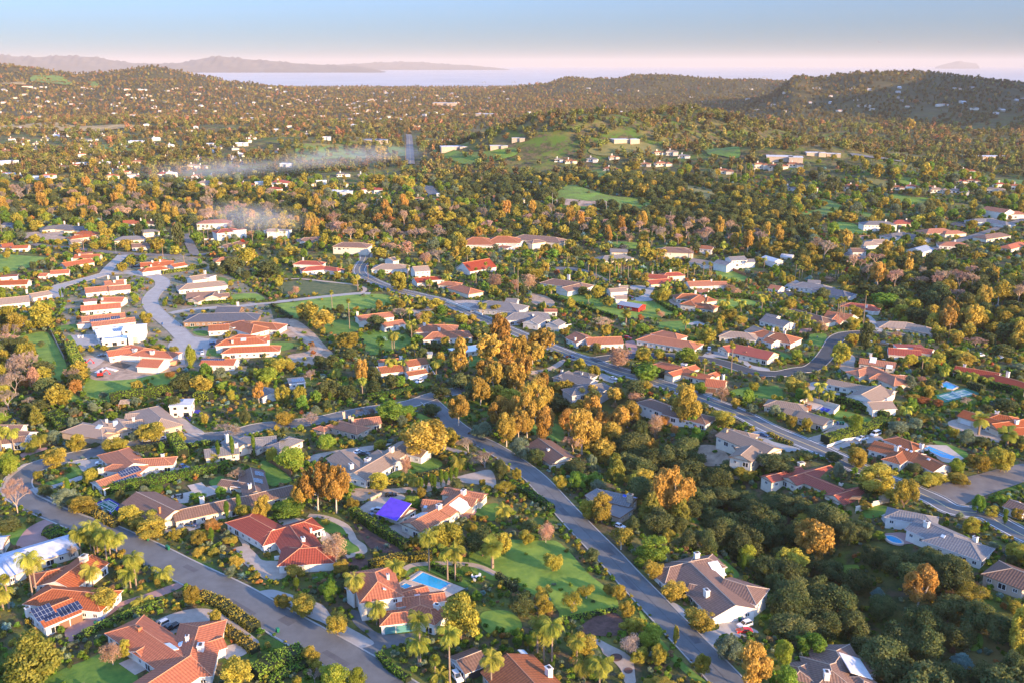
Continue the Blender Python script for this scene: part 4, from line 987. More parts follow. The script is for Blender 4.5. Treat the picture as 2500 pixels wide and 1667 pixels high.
pool('kidney shaped turquoise pool above the dark wood',smooth_closed([hz('D',*p)for p in((1080,240),(1150,232),(1215,262),(1225,295),(1150,300),(1100,275))],3),cw=.7)
S_('driveway','concrete','D',[(1040,30),(1160,0),(1210,90),(1210,130),(1140,160),(1060,90)],off=.14)
S_('lawn','lawn','H',[(860,1500),(1020,1440),(1160,1480),(1060,1530),(920,1560)],off=.12)
S_('lawn','meadow','D',[(0,700),(100,650),(180,720),(140,820),(20,860)],off=.3,v=4)
S_('lawn','meadow','D',[(680,500),(820,490),(830,560),(720,570)],off=.3,v=3)
S_('lawn','meadow','D',[(1820,1140),(1950,1120),(1970,1230),(1880,1280),(1820,1220)],off=.3,v=3)
S_('lawn','lawn','C',[(1850,440),(1950,440),(2080,560),(2060,600),(1980,580)],off=.12,v=3)
S_('driveway','gravel','F',[(940,1490),(1040,1400),(1160,1360),(1340,1340),(1360,1400),(1200,1440),(1130,1500),(1160,1568),(1060,1568)],off=.14)
S_('driveway','gravel','F',[(1860,1180),(2000,1140),(2160,1120),(2200,1270),(2050,1250),(1900,1230)],off=.14)
S_('driveway','gravel','B',[(1230,130),(1400,90),(1580,160),(1540,200),(1380,240),(1240,180)],off=.14)
S_('lawn','lawn','F',[(1200,1140),(1400,1110),(1440,1010),(1600,1000),(1700,1040),(1690,1090),(1500,1140),(1300,1190),(1200,1200)],off=.12)
S_('driveway','gravel','F',[(470,1000),(600,960),(780,930),(1000,900),(1240,870),(1180,900),(980,960),(860,990),(680,970),(540,1060)],off=.14)
S_('driveway','gravel','F',[(1680,890),(1780,910),(1960,960),(1900,970),(1720,930)],off=.14)
S_('planting_bed','dirt','F',[(880,1290),(1100,1290),(1400,1270),(1860,1170),(1840,1220),(1560,1320),(1300,1330),(1050,1380),(900,1420)],off=.08,v=3)
S_('lawn','lawn','F',[(2000,1480),(2180,1420),(2230,1450),(2230,1568),(2080,1568)],off=.12)
S_('patio','brick_paving','F',[(1860,1510),(2000,1480),(2020,1510),(1930,1568)],off=.14)
S_('lawn','lawn','G',[(160,760),(220,660),(420,700),(480,800),(420,860),(260,810)],off=.12,v=4)
S_('verge','meadow','F',[(1500,600),(1700,680),(1900,740),(2350,960),(2350,1010),(2000,840),(1800,760),(1500,660)],off=.1,v=4)
S_('lawn','lawn','F',[(1020,420),(1300,380),(1500,350),(1520,400),(1300,450),(1080,470)],off=.1,v=4)
S_('lawn','lawn','F',[(1820,60),(2060,40),(2070,130),(1960,170),(1860,120)],off=.1,v=3)
S_('driveway','gravel','G',[(150,215),(330,180),(450,110),(490,110),(440,170),(300,220),(180,240)],off=.14)
S_('driveway','concrete','G',[(830,230),(960,290),(940,320),(860,300),(800,280)],off=.16)
S_('driveway','gravel','G',[(1700,430),(1780,370),(1840,370),(1840,430),(1780,480)],off=.16)
S_('lawn','lawn','G',[(850,140),(960,120),(1000,180),(940,195)],off=.1)
S_('lawn','lawn','G',[(2000,400),(2120,360),(2340,350),(2350,450),(2100,440)],off=.1)
S_('planting_bed','dirt','G',[(1710,900),(1900,900),(2000,1000),(2100,1060),(1900,1080),(1720,1060)],off=.1,v=3)
S_('driveway','concrete','G',[(2190,780),(2300,750),(2420,780),(2400,830),(2260,830)],off=.14)
S_('cul_de_sac','concrete','I',[(1540,1310),(1600,1230),(1750,1210),(1900,1230),(2050,1250),(2060,1310),(1920,1310),(1880,1400),(1820,1400),(1760,1330),(1690,1380),(1700,1460),(1640,1460),(1620,1360)],off=.2)
S_('construction_yard','dirt','I',[(730,1420),(900,1380),(1200,1440),(1450,1500),(1700,1460),(1680,1500),(1400,1560),(1200,1600),(900,1610),(800,1560)],off=.1)
mat('lot_soil',(.30,.23,.17),.95,col2=(.12,.13,.05),scale=9,bump=.4)
S_('subdivision_soil','lot_soil','I',[(560,1000),(700,780),(1000,600),(1300,490),(1750,480),(2000,600),(2350,800),(2500,1000),(2480,1300),(2300,1400),(2200,1560),(1700,1520),(760,1520),(620,1300)],off=.06,v=5)
S_('patio','patio','I',[(740,1430),(880,1400),(960,1420),(860,1500),(780,1500)],off=.14)
S_('pool_pit','mud','I',[(1010,1470),(1080,1440),(1210,1470),(1150,1510)],off=.16,smooth=False)
S_('lawn','lawn','I',[(620,1210),(680,1210),(690,1300),(620,1300)],off=.12)
S_('patio','concrete','I',[(650,1200),(860,1190),(940,1260),(920,1290),(720,1300)],off=.14,smooth=False)
S_('lawn','lawn','I',[(530,1120),(710,1100),(720,1150),(560,1160)],off=.12)
S_('meadow','meadow','I',[(-80,480),(60,460),(300,480),(430,490),(380,540),(200,600),(60,620),(-80,620)],off=.1,v=3)
S_('planting_bed','dirt','I',[(200,270),(400,250),(560,260),(640,290),(520,340),(300,330),(60,290)],off=.1,v=3)
S_('lawn','lawn','I',[(1710,1115),(1820,1115),(1810,1140),(1730,1142)],off=.12)
S_('lawn','lawn','I',[(1770,1165),(1900,1160),(1900,1205),(1810,1200)],off=.12)
S_('lawn','lawn','I',[(1900,1330),(2050,1325),(2060,1380),(1900,1385)],off=.12)
S_('lawn','lawn','I',[(2000,670),(2090,690),(2080,740),(2030,750)],off=.12)
S_('lawn','meadow','I',[(2140,830),(2350,820),(2420,880),(2120,890)],off=.12)
S_('meadow','meadow','J',[(170,930),(400,890),(640,850),(900,830),(1200,830),(1230,920),(1000,960),(700,970),(560,1000),(340,1040)],off=.12,v=3)
S_('dry_meadow','dry_lawn','J',[(200,730),(400,700),(700,710),(900,740),(900,800),(600,830),(300,830),(220,790)],off=.12,v=3)
ribbon('garden_path','tan_path',[hz('J',*p)for p in((0,680),(200,690),(400,685),(650,710),(880,735),(980,760),(1000,790),(960,815))],3,off=.2)
ribbon('garden_path','tan_path',[hz('J',*p)for p in((300,1420),(420,1405),(540,1370),(590,1330),(560,1280),(480,1240),(380,1180),(300,1120))],3,off=.2)
S_('planting_bed','dirt','J',[(150,1060),(340,1050),(500,1150),(640,1300),(700,1380),(500,1470),(320,1460),(300,1380),(480,1340),(400,1240),(160,1180)],off=.1,v=3)
S_('lawn','lawn','J',[(130,1270),(320,1265),(330,1320),(150,1345)],off=.14)
S_('lawn','lawn','J',[(560,1090),(800,1060),(980,1110),(940,1160),(640,1190)],off=.1,v=4)
S_('lawn','lawn','J',[(980,1180),(1200,1160),(1400,1200),(1380,1300),(1050,1380),(1000,1300)],off=.1,v=4)
S_('driveway','gravel','J',[(1740,900),(1900,880),(2080,890),(2140,960),(2160,1010),(2000,960),(1820,930)],off=.14,v=3)
S_('driveway','gravel','J',[(1440,960),(1620,940),(1700,960),(1560,990),(1460,1030)],off=.14)
S_('lawn','lawn','K',[(410,850),(560,820),(760,840),(860,910),(820,940),(700,920),(560,900)],off=.1,v=3)
S_('lawn','meadow','K',[(720,950),(980,900),(1220,880),(1400,930),(1480,1000),(1300,1040),(1000,1040),(840,1000)],off=.1,v=1)
S_('lawn','lawn','K',[(1320,1090),(1500,1070),(1640,1070),(1660,1130),(1560,1170),(1380,1140)],off=.1,v=3)
S_('patio','concrete','K',[(1600,1095),(1700,1070),(1790,1100),(1700,1120)],off=.16,smooth=False)
S_('driveway','concrete','K',[(1080,750),(1160,740),(1300,750),(1290,800),(1260,850),(1290,880),(1180,890),(1090,870),(1150,850),(1220,820),(1180,790),(1100,780)],off=.14)
S_('driveway','gravel','K',[(1440,880),(1540,860),(1680,920),(1680,980),(1560,970),(1480,920)],off=.14)
S_('lawn','meadow','K',[(1870,600),(1960,590),(2140,660),(2150,700),(2040,710),(1900,670)],off=.12,v=1)
S_('lawn','meadow','K',[(1840,880),(2100,870),(2230,890),(2200,940),(1860,940)],off=.12,v=3)
S_('lawn','meadow','K',[(920,350),(1060,345),(1230,370),(1200,400),(1040,410),(930,380)],off=.12,v=3)
S_('driveway','concrete','K',[(1740,1400),(1800,1350),(1900,1350),(2000,1390),(2120,1400),(2200,1470),(2350,1500),(2350,1530),(2200,1500),(2080,1440),(1900,1400),(1800,1410)],off=.14)
S_('driveway','brick_paving','K',[(1040,1260),(1120,1250),(1150,1330),(1100,1380),(1060,1330)],off=.14)
S_('driveway','concrete','K',[(1300,1280),(1480,1270),(1500,1310),(1360,1315)],off=.14)
S_('driveway','asphalt_old','K',[(330,580),(560,580),(700,610),(880,690),(860,700),(680,640),(540,605),(330,600)],off=.14)
S_('driveway','dirt','K',[(170,820),(330,850),(400,920),(300,940),(180,900)],off=.1,v=3)
S_('driveway','asphalt_new','L',[(50,810),(140,790),(230,815),(200,850),(90,835)],off=.16,smooth=False)
S_('driveway','concrete','L',[(240,700),(300,720),(400,790),(380,810),(240,790),(130,760)],off=.13)
S_('driveway','brick_paving','L',[(260,1160),(330,1140),(460,1135),(460,1160),(350,1170),(360,1200)],off=.13)
S_('driveway','concrete','L',[(900,1030),(950,1030),(1060,1160),(1010,1170)],off=.14)
S_('driveway','concrete','L',[(1150,1130),(1240,1125),(1250,1160),(1170,1165)],off=.14)
S_('lawn','lawn','L',[(300,1220),(460,1180),(540,1200),(480,1300),(380,1280)],off=.1,v=4)
S_('lawn','lawn','L',[(30,1340),(120,1350),(210,1400),(190,1420),(80,1380)],off=.1)
S_('parking_yard','asphalt','L',[(610,460),(720,450),(870,470),(900,500),(760,530),(640,520)],off=.2,v=1)
S_('mound_lawn','meadow','L',[(575,200),(650,165),(780,180),(830,210),(930,270),(800,275),(650,265)],off=.3,v=3)
S_('parking_yard','asphalt_new','L',[(1680,180),(1760,165),(1880,190),(1830,215),(1700,200)],off=.3)
mat('hill_grass',(.15,.26,.03),.95,col2=(.10,.13,.035),scale=22,bump=.6);mat('hill_dry',(.22,.19,.06),.95,col2=(.12,.13,.04),scale=18,bump=.6)
for t,nm,mm,pts in(('O','hillside_grass','meadow',[(400,1420),(480,1350),(560,1330),(700,1370),(860,1420),(1000,1440),(1250,1460),(1200,1568),(900,1568),(560,1540),(430,1500)]),('O','hillside_grass','meadow',[(720,1220),(800,1190),(900,1220),(860,1260),(740,1270)]),('N','hillside_grass','meadow',[(370,980),(560,960),(900,990),(1000,1050),(1150,1060),(1000,1090),(700,1090),(420,1100)]),('N','hillside_grass','meadow',[(1220,980),(1370,990),(1380,1060),(1240,1050)]),('N','hillside_grass','meadow',[(1620,1010),(1800,1000),(2000,1030),(2350,990),(2380,1060),(2100,1130),(1900,1140),(1760,1090),(1640,1060)]),('N','hillside_grass','dry_field',[(330,960),(560,950),(820,965),(800,985),(420,985)]),('M','hillside_grass','meadow',[(860,1000),(960,960),(1200,950),(1350,990),(1280,1040),(1000,1020)]),('M','hillside_grass','dry_field',[(-100,780),(200,770),(600,775),(900,790),(1300,790),(1500,795),(1200,810),(800,840),(600,840),(300,810),(0,830),(-100,830)]),('M','hillside_grass','meadow',[(280,350),(420,330),(600,350),(660,400),(480,400),(330,390)]),('M','hillside_grass','meadow',[(790,380),(880,390),(960,440),(840,430)]),('M','hillside_grass','dry_field',[(20,395),(200,388),(230,415),(60,412)]),('O','hillside_grass','dry_field',[(700,1010),(900,940),(1150,930),(1400,1000),(1300,1040),(1000,1060),(800,1060)]),('O','hillside_grass','meadow',[(1700,960),(1900,970),(2100,1040),(1900,1060),(1780,1030)]),('P','hillside_grass','meadow',[(470,1460),(560,1470),(700,1530),(780,1568),(520,1568)]),('P','hillside_grass','meadow',[(1140,1420),(1300,1440),(1500,1460),(1400,1520),(1200,1510)]),('P','hillside_grass','dry_field',[(900,1270),(1100,1300),(1120,1350),(960,1320)]),('P','hillside_grass','meadow',[(1180,1290),(1290,1260),(1400,1330),(1300,1340)]),('P','hillside_grass','meadow',[(280,900),(500,905),(620,920),(500,935),(330,920)]),('P','hillside_grass','meadow',[(2050,1300),(2350,1290),(2400,1330),(2200,1340)]),('L','hillside_grass','meadow',[(280,90),(420,60),(560,20),(640,50),(620,110),(400,120)]),('L','hillside_grass','meadow',[(820,60),(960,90),(1200,90),(1100,130),(900,120)]),('O','hillside_grass','dry_field',[(1560,1330),(1700,1350),(1900,1400),(1850,1470),(1680,1440)])):
 sheet_px(nm,{'meadow':'hill_grass','dry_field':'hill_dry' if t!='M' else 'dry_field'}[mm],t,pts,off=.3,v=3)
mat('rock',(.34,.24,.17),.95,.4,6,bump=.8)
sheet_px('eroded_bank','rock','O',[(400,1470),(520,1460),(700,1480),(860,1480),(880,1530),(700,1530),(520,1520),(420,1510)],off=.5,v=3)
m=mat('sea',(.42,.38,.33),.5,.12,900,spec=.5,bump=.2)
mb=MB();
for i in range(40):mb.face([(-60000+3000*i,6600,-6),(-57000+3000*i,6600,-6),(-57000+3000*i,62000,-6),(-60000+3000*i,62000,-6)])
kind(mb.obj('sea',[m]),'structure','calm hazy sea')
mat('far_hill',(.10,.085,.06),.95,.25,400)
def far_range(label,D,depth,crest,name='mountains'):
 xs=np.linspace(crest[0][0],crest[-1][0],260);cy=np.interp(xs,[c[0]for c in crest],[c[1]for c in crest])
 r=np.random.default_rng(int(D));rows=26;V=[]
 rough=sum(np.sin(xs/k+r.random()*6)*a for k,a in((31,.5),(13,.35),(5.3,.2)))
 for j in range(rows):
  t=j/(rows-1)*2-1;d=D+t*depth
  x=(xs-1250)/F*(D*CT);hh=np.maximum(0,CZ+6-(cy+rough*.5-157)/F*D*CT)*(1-abs(t)**1.4)*(1+.10*np.sin(xs/9+t*5)*(abs(t)>.08)+.07*np.sin(xs/3.7-t*9)*(abs(t)>.08))-8
  V.append(np.stack([x*(d/D),np.full_like(x,d),hh],1))
 V=np.concatenate(V);n=len(xs);i=np.arange(rows-1)[:,None]*n+np.arange(n-1)[None];Q=np.stack([i,i+1,i+n+1,i+n],-1).reshape(-1,4)
 o=bpy.data.objects.new(name,npmesh(name,V,Q,[MATS['far_hill']],smooth=True));COL.objects.link(o);kind(o,'structure',label)
far_range('hazy coastal mountains at the left',21000,2200,((-700,142),(-300,139),(0,136),(40,139),(90,141),(150,137),(200,139),(235,141),(280,149),(330,155),(410,156),(440,154),(475,148),(500,143),(520,140),(545,139),(570,142),(620,147),(680,151),(730,156),(800,159),(880,163),(930,172),(960,180)))
far_range('low faint range beyond the coastal mountains',29000,2000,((700,170),(800,160),(870,156),(920,153),(1000,152),(1035,153),(1070,156),(1130,159),(1180,163),(1230,168),(1290,176)))
far_range('small hazy island on the right horizon',36000,1500,((2284,164),(2296,160),(2315,155),(2335,151.5),(2342,150),(2352,152),(2370,154),(2384,157),(2392,164)),'island')
for i,(px,py)in enumerate(((1184,181),(1254,181),(1309,181),(1744,181),(1843,174))):
 D=7600+(182-py)*400;x=(px-1250)/F*D;mbp=MB()
 for a in(-14,14):
  for b_ in(-14,14):mbp.tube((a,b_,-1),(a*.8,b_*.8,16),1.2,1.2,4)
 mbp.box((0,0,14),(38,32,5),bottom=True);mbp.box((6,4,19),(12,12,6));mbp.tube((-8,0,19),(-8,0,36),2.5,.6,4)
 tag(mbp.obj('oil_platform',[MATS['metal_grey']],None,None),'tiny oil platform on the sea, number %s from the left'%('one','two','three','four','five')[i],'oil platform','oil platforms').location=(x,D,-6)
mbp=MB();mbp.tube((-14,0,0),(14,0,0),1.8,1.8,8,0,True);mbp.face([(-3,-14,0),(3,-14,0),(5,0,.3),(5,14,0),(-1,14,0),(-2,0,.3)]);mbp.face([(-13,-5,.5),(-10,-5,.5),(-9,5,.5),(-12,5,.5)]);mbp.face([(-13,0,1),(-9,0,1),(-12,0,6),(-14,0,6)]);mbp.v=[(a*.5,b_*.5,c_*.5)for a,b_,c_ in mbp.v]
q=Vector(ray(2148,104))*3600;ao=mbp.obj('aeroplane',[MATS['metal_grey']]);ao.location=(q.x,q.y,CZ+q.z);tag(ao,'tiny grey aeroplane in the upper right sky','aeroplane')
SUN_EL,SUN_AZ=R(13.5),R(-39)
sd=Vector((math.cos(SUN_EL)*math.cos(SUN_AZ),math.cos(SUN_EL)*math.sin(SUN_AZ),math.sin(SUN_EL)))
sun=bpy.data.lights.new('sun','SUN');sun.energy=SUNE;sun.angle=R(.5);sun.color=(1,.66,.33);so=bpy.data.objects.new('sun',sun);COL.objects.link(so);so.rotation_euler=(-sd).to_track_quat('-Z','Y').to_euler()
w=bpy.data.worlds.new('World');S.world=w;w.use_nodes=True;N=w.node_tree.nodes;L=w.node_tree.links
sk=N.new('ShaderNodeTexSky');sk.sky_type='NISHITA';sk.sun_disc=False;sk.sun_elevation=SUN_EL;sk.sun_rotation=math.atan2(sd.x,sd.y);sk.altitude=300;sk.air_density=.5;sk.dust_density=.25;sk.ozone_density=3
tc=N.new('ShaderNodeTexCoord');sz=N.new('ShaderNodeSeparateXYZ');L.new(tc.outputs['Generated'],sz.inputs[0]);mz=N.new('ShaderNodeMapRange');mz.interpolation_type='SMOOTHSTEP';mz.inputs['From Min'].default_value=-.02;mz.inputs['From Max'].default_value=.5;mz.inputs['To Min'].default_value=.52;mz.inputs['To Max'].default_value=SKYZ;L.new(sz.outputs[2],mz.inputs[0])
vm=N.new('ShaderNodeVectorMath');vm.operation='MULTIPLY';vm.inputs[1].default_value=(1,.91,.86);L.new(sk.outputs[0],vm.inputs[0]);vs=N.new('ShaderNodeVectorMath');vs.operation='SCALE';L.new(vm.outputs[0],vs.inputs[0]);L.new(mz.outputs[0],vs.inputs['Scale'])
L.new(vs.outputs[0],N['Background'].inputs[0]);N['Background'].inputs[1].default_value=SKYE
hm=bpy.data.materials.new('haze');hm.use_nodes=True;N=hm.node_tree.nodes;L=hm.node_tree.links;N.remove(N['Principled BSDF'])
pv=N.new('ShaderNodeVolumePrincipled');pv.inputs['Color'].default_value=(.68,.62,.57,1);pv.inputs['Density'].default_value=HAZE;pv.inputs['Anisotropy'].default_value=0.0
L.new(pv.outputs[0],N['Material Output'].inputs['Volume'])
mb=MB();x0,x1,y0,y1,z0,z1=-70000,70000,-900,64000,-40,430
P=[(x0,y0),(x1,y0),(x1,y1),(x0,y1)]
mb.prism(P,z0,z1);mb.face([(p[0],p[1],z0)for p in P][::-1]);kind(mb.obj('haze',[hm]),'stuff','thin evening haze over the whole valley and sea')
O,RD,CL,BR,TN,GR,SL,FL,WH='tile_orange','tile_red','tile_clay','tile_brown','tile_tan','tile_grey','tile_slate','roof_flat','roof_white'
w_,c_,t_,g_='wall_white','wall_cream','wall_tan','wall_grey'
house('corner villa with orange tiles|and two white chimneys, cut by the bottom edge',w_,O,[('A',1825,1050,1745,1310,13,'h',3.2),('A',1745,1315,1310,1600,13,'g',3.2),('A',1240,1030,1690,1330,12,'x',3.0),('A',1405,1185,1262,1270,6.5,'g',2.8),('A',1850,1210,2035,1150,7,'g',3)],chim=[('A',1845,1260,2.0,w_,1.4),('A',1722,1180,1.1),('A',1275,1075,1.6,'brick',.7)],sky=[('A',1575,1235,4.5,1.6),('A',1655,1215,2.2,1.2)])
house('orange tiled villa with solar garage|between the pines and the palms, bottom left',w_,O,[('A',330,920,650,790,12,'g',3.1),('A',480,700,850,735,12,'h',3.2),('A',520,625,838,390,12,'g',3.4),('A',430,545,530,520,9,'h',2.8)],chim=[('A',772,445,2.2,c_,1.6),('A',262,940,1.4)],solar=[('A',400,920,5,3),('A',560,930,9,1),('A',640,890,6,2)],garage=[('A',595,1050,2.9,'garage_brown'),('A',705,1000,3.4,'garage_brown')])
house('tarp wrapped house|with pale blue sheeting over its whole roof at the left edge',c_,'roof_tarp',[('A',210,340,480,262,13,'h',3),('A',-80,470,230,350,15,'g',3),('A',-60,235,40,225,10,'g',3)])
house('red tiled house with sunken forecourt|between the gravel drive and the curving lawn path',w_,RD,[('B',-62,35,150,150,12,'x',3.0),('B',138,172,440,85,10,'h',3.0),('B',312,122,432,292,13,'y',3.0),('B',400,330,545,322,13,'h',2.9)],chim=[('B',433,262,1.4,w_,1.2),('B',505,185,.8)],garage=[('B',560,470,4.8)])
house('white two storey villa with red tiles|beside the rectangular pool, teal garage doors',w_,O,[('B',1090,550,1118,632,13,'h',6.2),('B',1340,735,1560,680,8,'g',3.2),('B',1290,790,1720,735,6,'g',3.6),('B',1245,925,1420,905,7.5,'h',3.1),('B',1508,850,1600,880,9,'h',3.6),('B',860,690,960,650,5,'g',5),('B',1500,780,1508,850,8,'g',3.6)],chim=[('B',1660,880,1.6,w_,1.2),('B',1212,612,1.0)],garage=[('B',1230,1070,3.0,'garage_teal'),('B',1370,1060,5.0,'garage_teal')],sky=[('B',1178,706,.9,.9),('B',1480,760,1.6,1.2)])
house('clay roofed house with purple tarp|over its carport and a white flat roof',c_,CL,[('F',1240,1425,1400,1475,9,'g',3),('F',1690,1475,1915,1305,9,'g',3.3),('F',1740,1275,2090,1335,7,'g',3.2),('F',1540,1385,1700,1400,7,'g',3),('B',1420,90,1700,-50,10,'g',3.2),('F',1880,1350,2020,1375,8,'g',3.0)],chim=[('F',1680,1470,1.8,w_,1.4),('F',1905,1335,1.8)],sky=[('F',1880,1440,7,6,'roof_white'),('F',1500,1530,5,4),('F',1555,1480,1.2,1.2),('F',1265,1475,9.5,9,'roof_purple')])
house('tan shingled ranch with three white chimneys|behind the twin eucalyptus',w_,TN,[('F',1395,838,1170,985,10,'g',3.2),('F',1170,985,905,1135,12,'g',3.1),('F',770,935,960,1100,12,'g',2.9),('F',1120,930,1180,985,8,'g',3),('F',1560,940,1400,900,8,'g',3),('F',1290,1030,1240,985,6,'g',3)],chim=[('F',1245,945,1.8,w_,1.8),('F',1025,1040,2.2,w_,1.4),('F',875,1100,1.8,w_,1.8)])
house('brick red tiled cottage with cream walls|between the two street loops',t_,CL,[('F',880,652,1130,622,9,'g',3.2),('F',770,668,915,705,9,'h',3),('F',590,712,620,720,5,'h',2.2)],chim=[('F',805,615,1.2,t_,2.2),('F',860,655,1.1,t_,1.8),('F',887,668,1.1,t_,1.8)])
house('white stepped villa with rust tiles|and white terrace walls above the small street',w_,CL,[('F',1370,112,1545,85,11,'g',5.0),('F',1385,215,1550,188,7,'g',2.9),('F',1130,170,1330,150,11,'g',3.2),('F',1125,105,1300,92,5,'g',3.8)],chim=[('F',1100,205,1.6,w_,2.4),('F',1330,90,1.4)],garage=[('F',1440,270,4.8),('F',1530,255,3.4)])
house('small grey roofed house|half hidden by two round golden trees',w_,GR,[('F',60,350,140,400,10,'g',2.8),('F',300,300,440,285,9,'f',2.8)],solar=[('F',385,290,6,3)])
house('long brown roofed compound|with a pale patio behind the golden oaks',c_,BR,[('E',1255,1315,1600,1480,15,'g',3.0),('E',1590,1490,2360,1330,10,'g',3),('F',-10,1330,330,1255,9,'g',3),('E',2300,1095,2350,1300,10,'g',3),('E',2040,1200,2300,1240,6,'g',2.6)],chim=[('E',1853,1385,1.5,w_,1.3),('E',1465,1510,.9,'brick',2.2),('E',2295,1280,1.5)],solar=[('F',30,1150,4,2),('F',20,1215,4,2)])
house('red clay house with a large solar array|inside the hairpin bend',w_,CL,[('E',1085,935,1225,1050,13,'x',3.1),('E',1215,1015,1500,1000,9,'h',3.0),('E',890,1215,1230,1100,10,'g',2.9),('E',1040,1060,1240,1075,8,'h',2.9)],chim=[('E',935,1185,1.7,w_,1.0),('E',1493,975,1.2,w_,.7)],solar=[('E',1190,1130,8,2),('E',1150,1200,9,1),('E',1265,955,5,1)])
house('grey brown zigzag roofed ranch|above the curved street',t_,TN,[('E',755,690,930,720,13,'h',3),('E',925,650,985,760,9,'g',3),('E',1075,640,1140,720,10,'g',3.1),('E',1000,690,1300,650,9,'g',3),('E',1365,545,1480,640,14,'h',3.2),('E',1160,600,1330,590,7,'g',2.9)],chim=[('E',980,680,1.2),('E',1228,665,1.1)],sky=[('E',910,720,2.5,2.5),('E',1060,690,2,3.5)])
house('white cubic house with rooftop solar|beside the purple court',w_,FL,[('E',1570,500,1765,490,8.5,'f',5.6)],solar=[('E',1640,480,4,2),('E',1700,465,4,2)],frame='trim_dark')
house('slate grey house with a tall white chimney|behind the slim cypresses',c_,GR,[('E',1880,925,2180,885,10,'g',3),('E',2120,800,2240,870,10,'g',3.2),('E',2240,810,2340,830,10,'h',3),('F',-20,820,180,800,9,'g',3),('F',210,860,300,820,9,'h',3)],chim=[('E',2085,860,1.4,w_,3.4),('E',2170,905,1.3,w_,1.6)],solar=[('F',225,850,2,5)])
house('brown shingled house with arched white walls|at the left edge behind palms',w_,BR,[('E',-40,735,270,765,9,'g',3.2),('E',-20,820,230,800,8,'g',3.2),('E',-40,700,210,700,7,'g',4)],chim=[('E',60,750,1.1)])
house('brown roofed ranch with two white chimneys|between the shaded wood and the lane',w_,BR,[('C',1640,462,2045,845,15,'g',3.0),('C',1960,610,2150,670,11,'y',3.2),('C',1640,655,1810,690,8,'g',2.9),('C',1450,500,1640,452,11,'h',2.9),('C',1640,450,1800,420,9,'h',3)],chim=[('C',1695,425,1.6,w_,2),('C',1785,765,1.7,w_,1.9)],sky=[('C',1880,545,3.5,6,'roof_white')],garage=[('C',1960,930,5.0)])
house('dark slate roofed house|with a terracotta sunlit slope at the bottom edge',t_,CL,[('C',-40,1300,260,1620,16,'g',3.1)],chim=[('C',338,1500,1.8,w_,2.4)],sky=[('C',100,1275,2.5,2)])
house('brown gabled carport|standing over a white car at the bottom edge',g_,BR,[('B',1850,1352,2055,1272,9,'g',2.7)],garage=[('B',2020,1470,4.6,'trim_dark')],name='carport',cat='carport')
house('brown hipped villa with white pergola roof|at the bottom right',c_,BR,[('D',625,1270,655,1320,13,'h',3.4),('D',275,1420,290,1455,11,'h',3.2),('D',565,1395,585,1450,13,'h',3.6),('D',835,1510,880,1545,9,'h',3),('D',700,1340,900,1480,8,'f',3.0)],chim=[('D',535,1520,1.8,w_,1.8)],sky=[('D',800,1410,9,6.5,'roof_flat')])
house('grey shingled house with kidney pool|above the dark wood',w_,GR,[('D',1380,55,1700,195,13,'y',3.0),('D',1650,205,1860,275,12,'h',3.0),('D',1210,-20,1440,25,9,'h',2.9)],chim=[('D',1453,130,1.7,w_,1.7),('D',1900,265,1.5,w_,1.5)],sky=[('D',1607,222,1.3,1.3)],garage=[('D',1240,55,4.6)])
house('brown hipped bungalow|at the right edge above the wood',t_,BR,[('D',2245,510,2420,575,13,'x',2.9)])
house('plain red brown gabled house|below the eucalyptus grove',c_,BR,[('G',245,822,475,985,13,'g',3.0)],chim=[('G',332,935,1.2,w_,.7)])
house('dark grey roofed house with pale skylights|left of the grove and the main road',g_,GR,[('G',480,225,740,285,11,'g',3),('G',590,355,810,320,11,'h',3),('G',430,250,520,205,8,'g',3),('G',610,205,700,225,8,'h',3)],chim=[('G',457,222,1.3,g_,1.4),('G',640,240,1.1,g_,1),('G',715,275,1.1,g_,1)])
house('long mission style house|with arches and orange tiles beside the main road',c_,O,[('G',1385,125,1560,165,10,'h',3.2),('G',1440,220,1680,150,7,'g',3.2),('G',1600,190,1830,250,9,'g',3),('G',1790,275,1960,295,12,'g',3),('G',1800,240,1870,215,6,'g',3)],chim=[('G',1580,150,2.6,w_,.8),('G',1940,260,1.2)],garage=[('G',1800,340,2.6,'garage_brown'),('G',1850,350,2.6,'garage_brown')])
house('brown ranch behind the spreading golden tree|with white end wall',w_,BR,[('G',1280,465,1460,530,11,'h',2.9),('G',1440,530,1730,600,12,'y',2.9)],chim=[('G',1465,560,.9)])
house('taupe roofed ranch with arched gable windows|below the main road',c_,TN,[('G',1960,730,2400,905,12,'g',3.1),('G',2050,745,2160,770,8,'h',3),('G',2200,890,2100,975,10,'g',3.1),('G',2060,905,2250,900,6,'g',2.8)],chim=[('G',1965,765,1.4,'wall_stone',1),('G',2275,985,1.4,'wall_stone',1.2)])
house('low slate house with stone chimney|and a small blue tarp in the shade of conifers',t_,GR,[('G',780,1285,880,1365,10,'g',3),('G',850,1310,1110,1370,9,'g',3.2),('G',900,1460,1050,1510,9,'f',2.7)],chim=[('G',1083,1400,1.9,'wall_stone',2.6)],sky=[('G',1110,1365,3,1.6,'roof_blue'),('G',1035,1355,1.4,1.2,'roof_blue')])
house('rambling red tiled house|with several wings above the dark oaks',c_,RD,[('H',-10,1170,170,1125,7,'g',2.9),('H',195,1180,570,1070,9,'g',3.1),('H',345,1150,690,1290,9,'g',3.1),('H',610,1345,890,1265,10,'g',3.1),('H',150,1110,300,1085,9,'g',3)],chim=[('H',668,1265,1.3,c_,1.3),('H',305,1060,2.4,c_,1)])
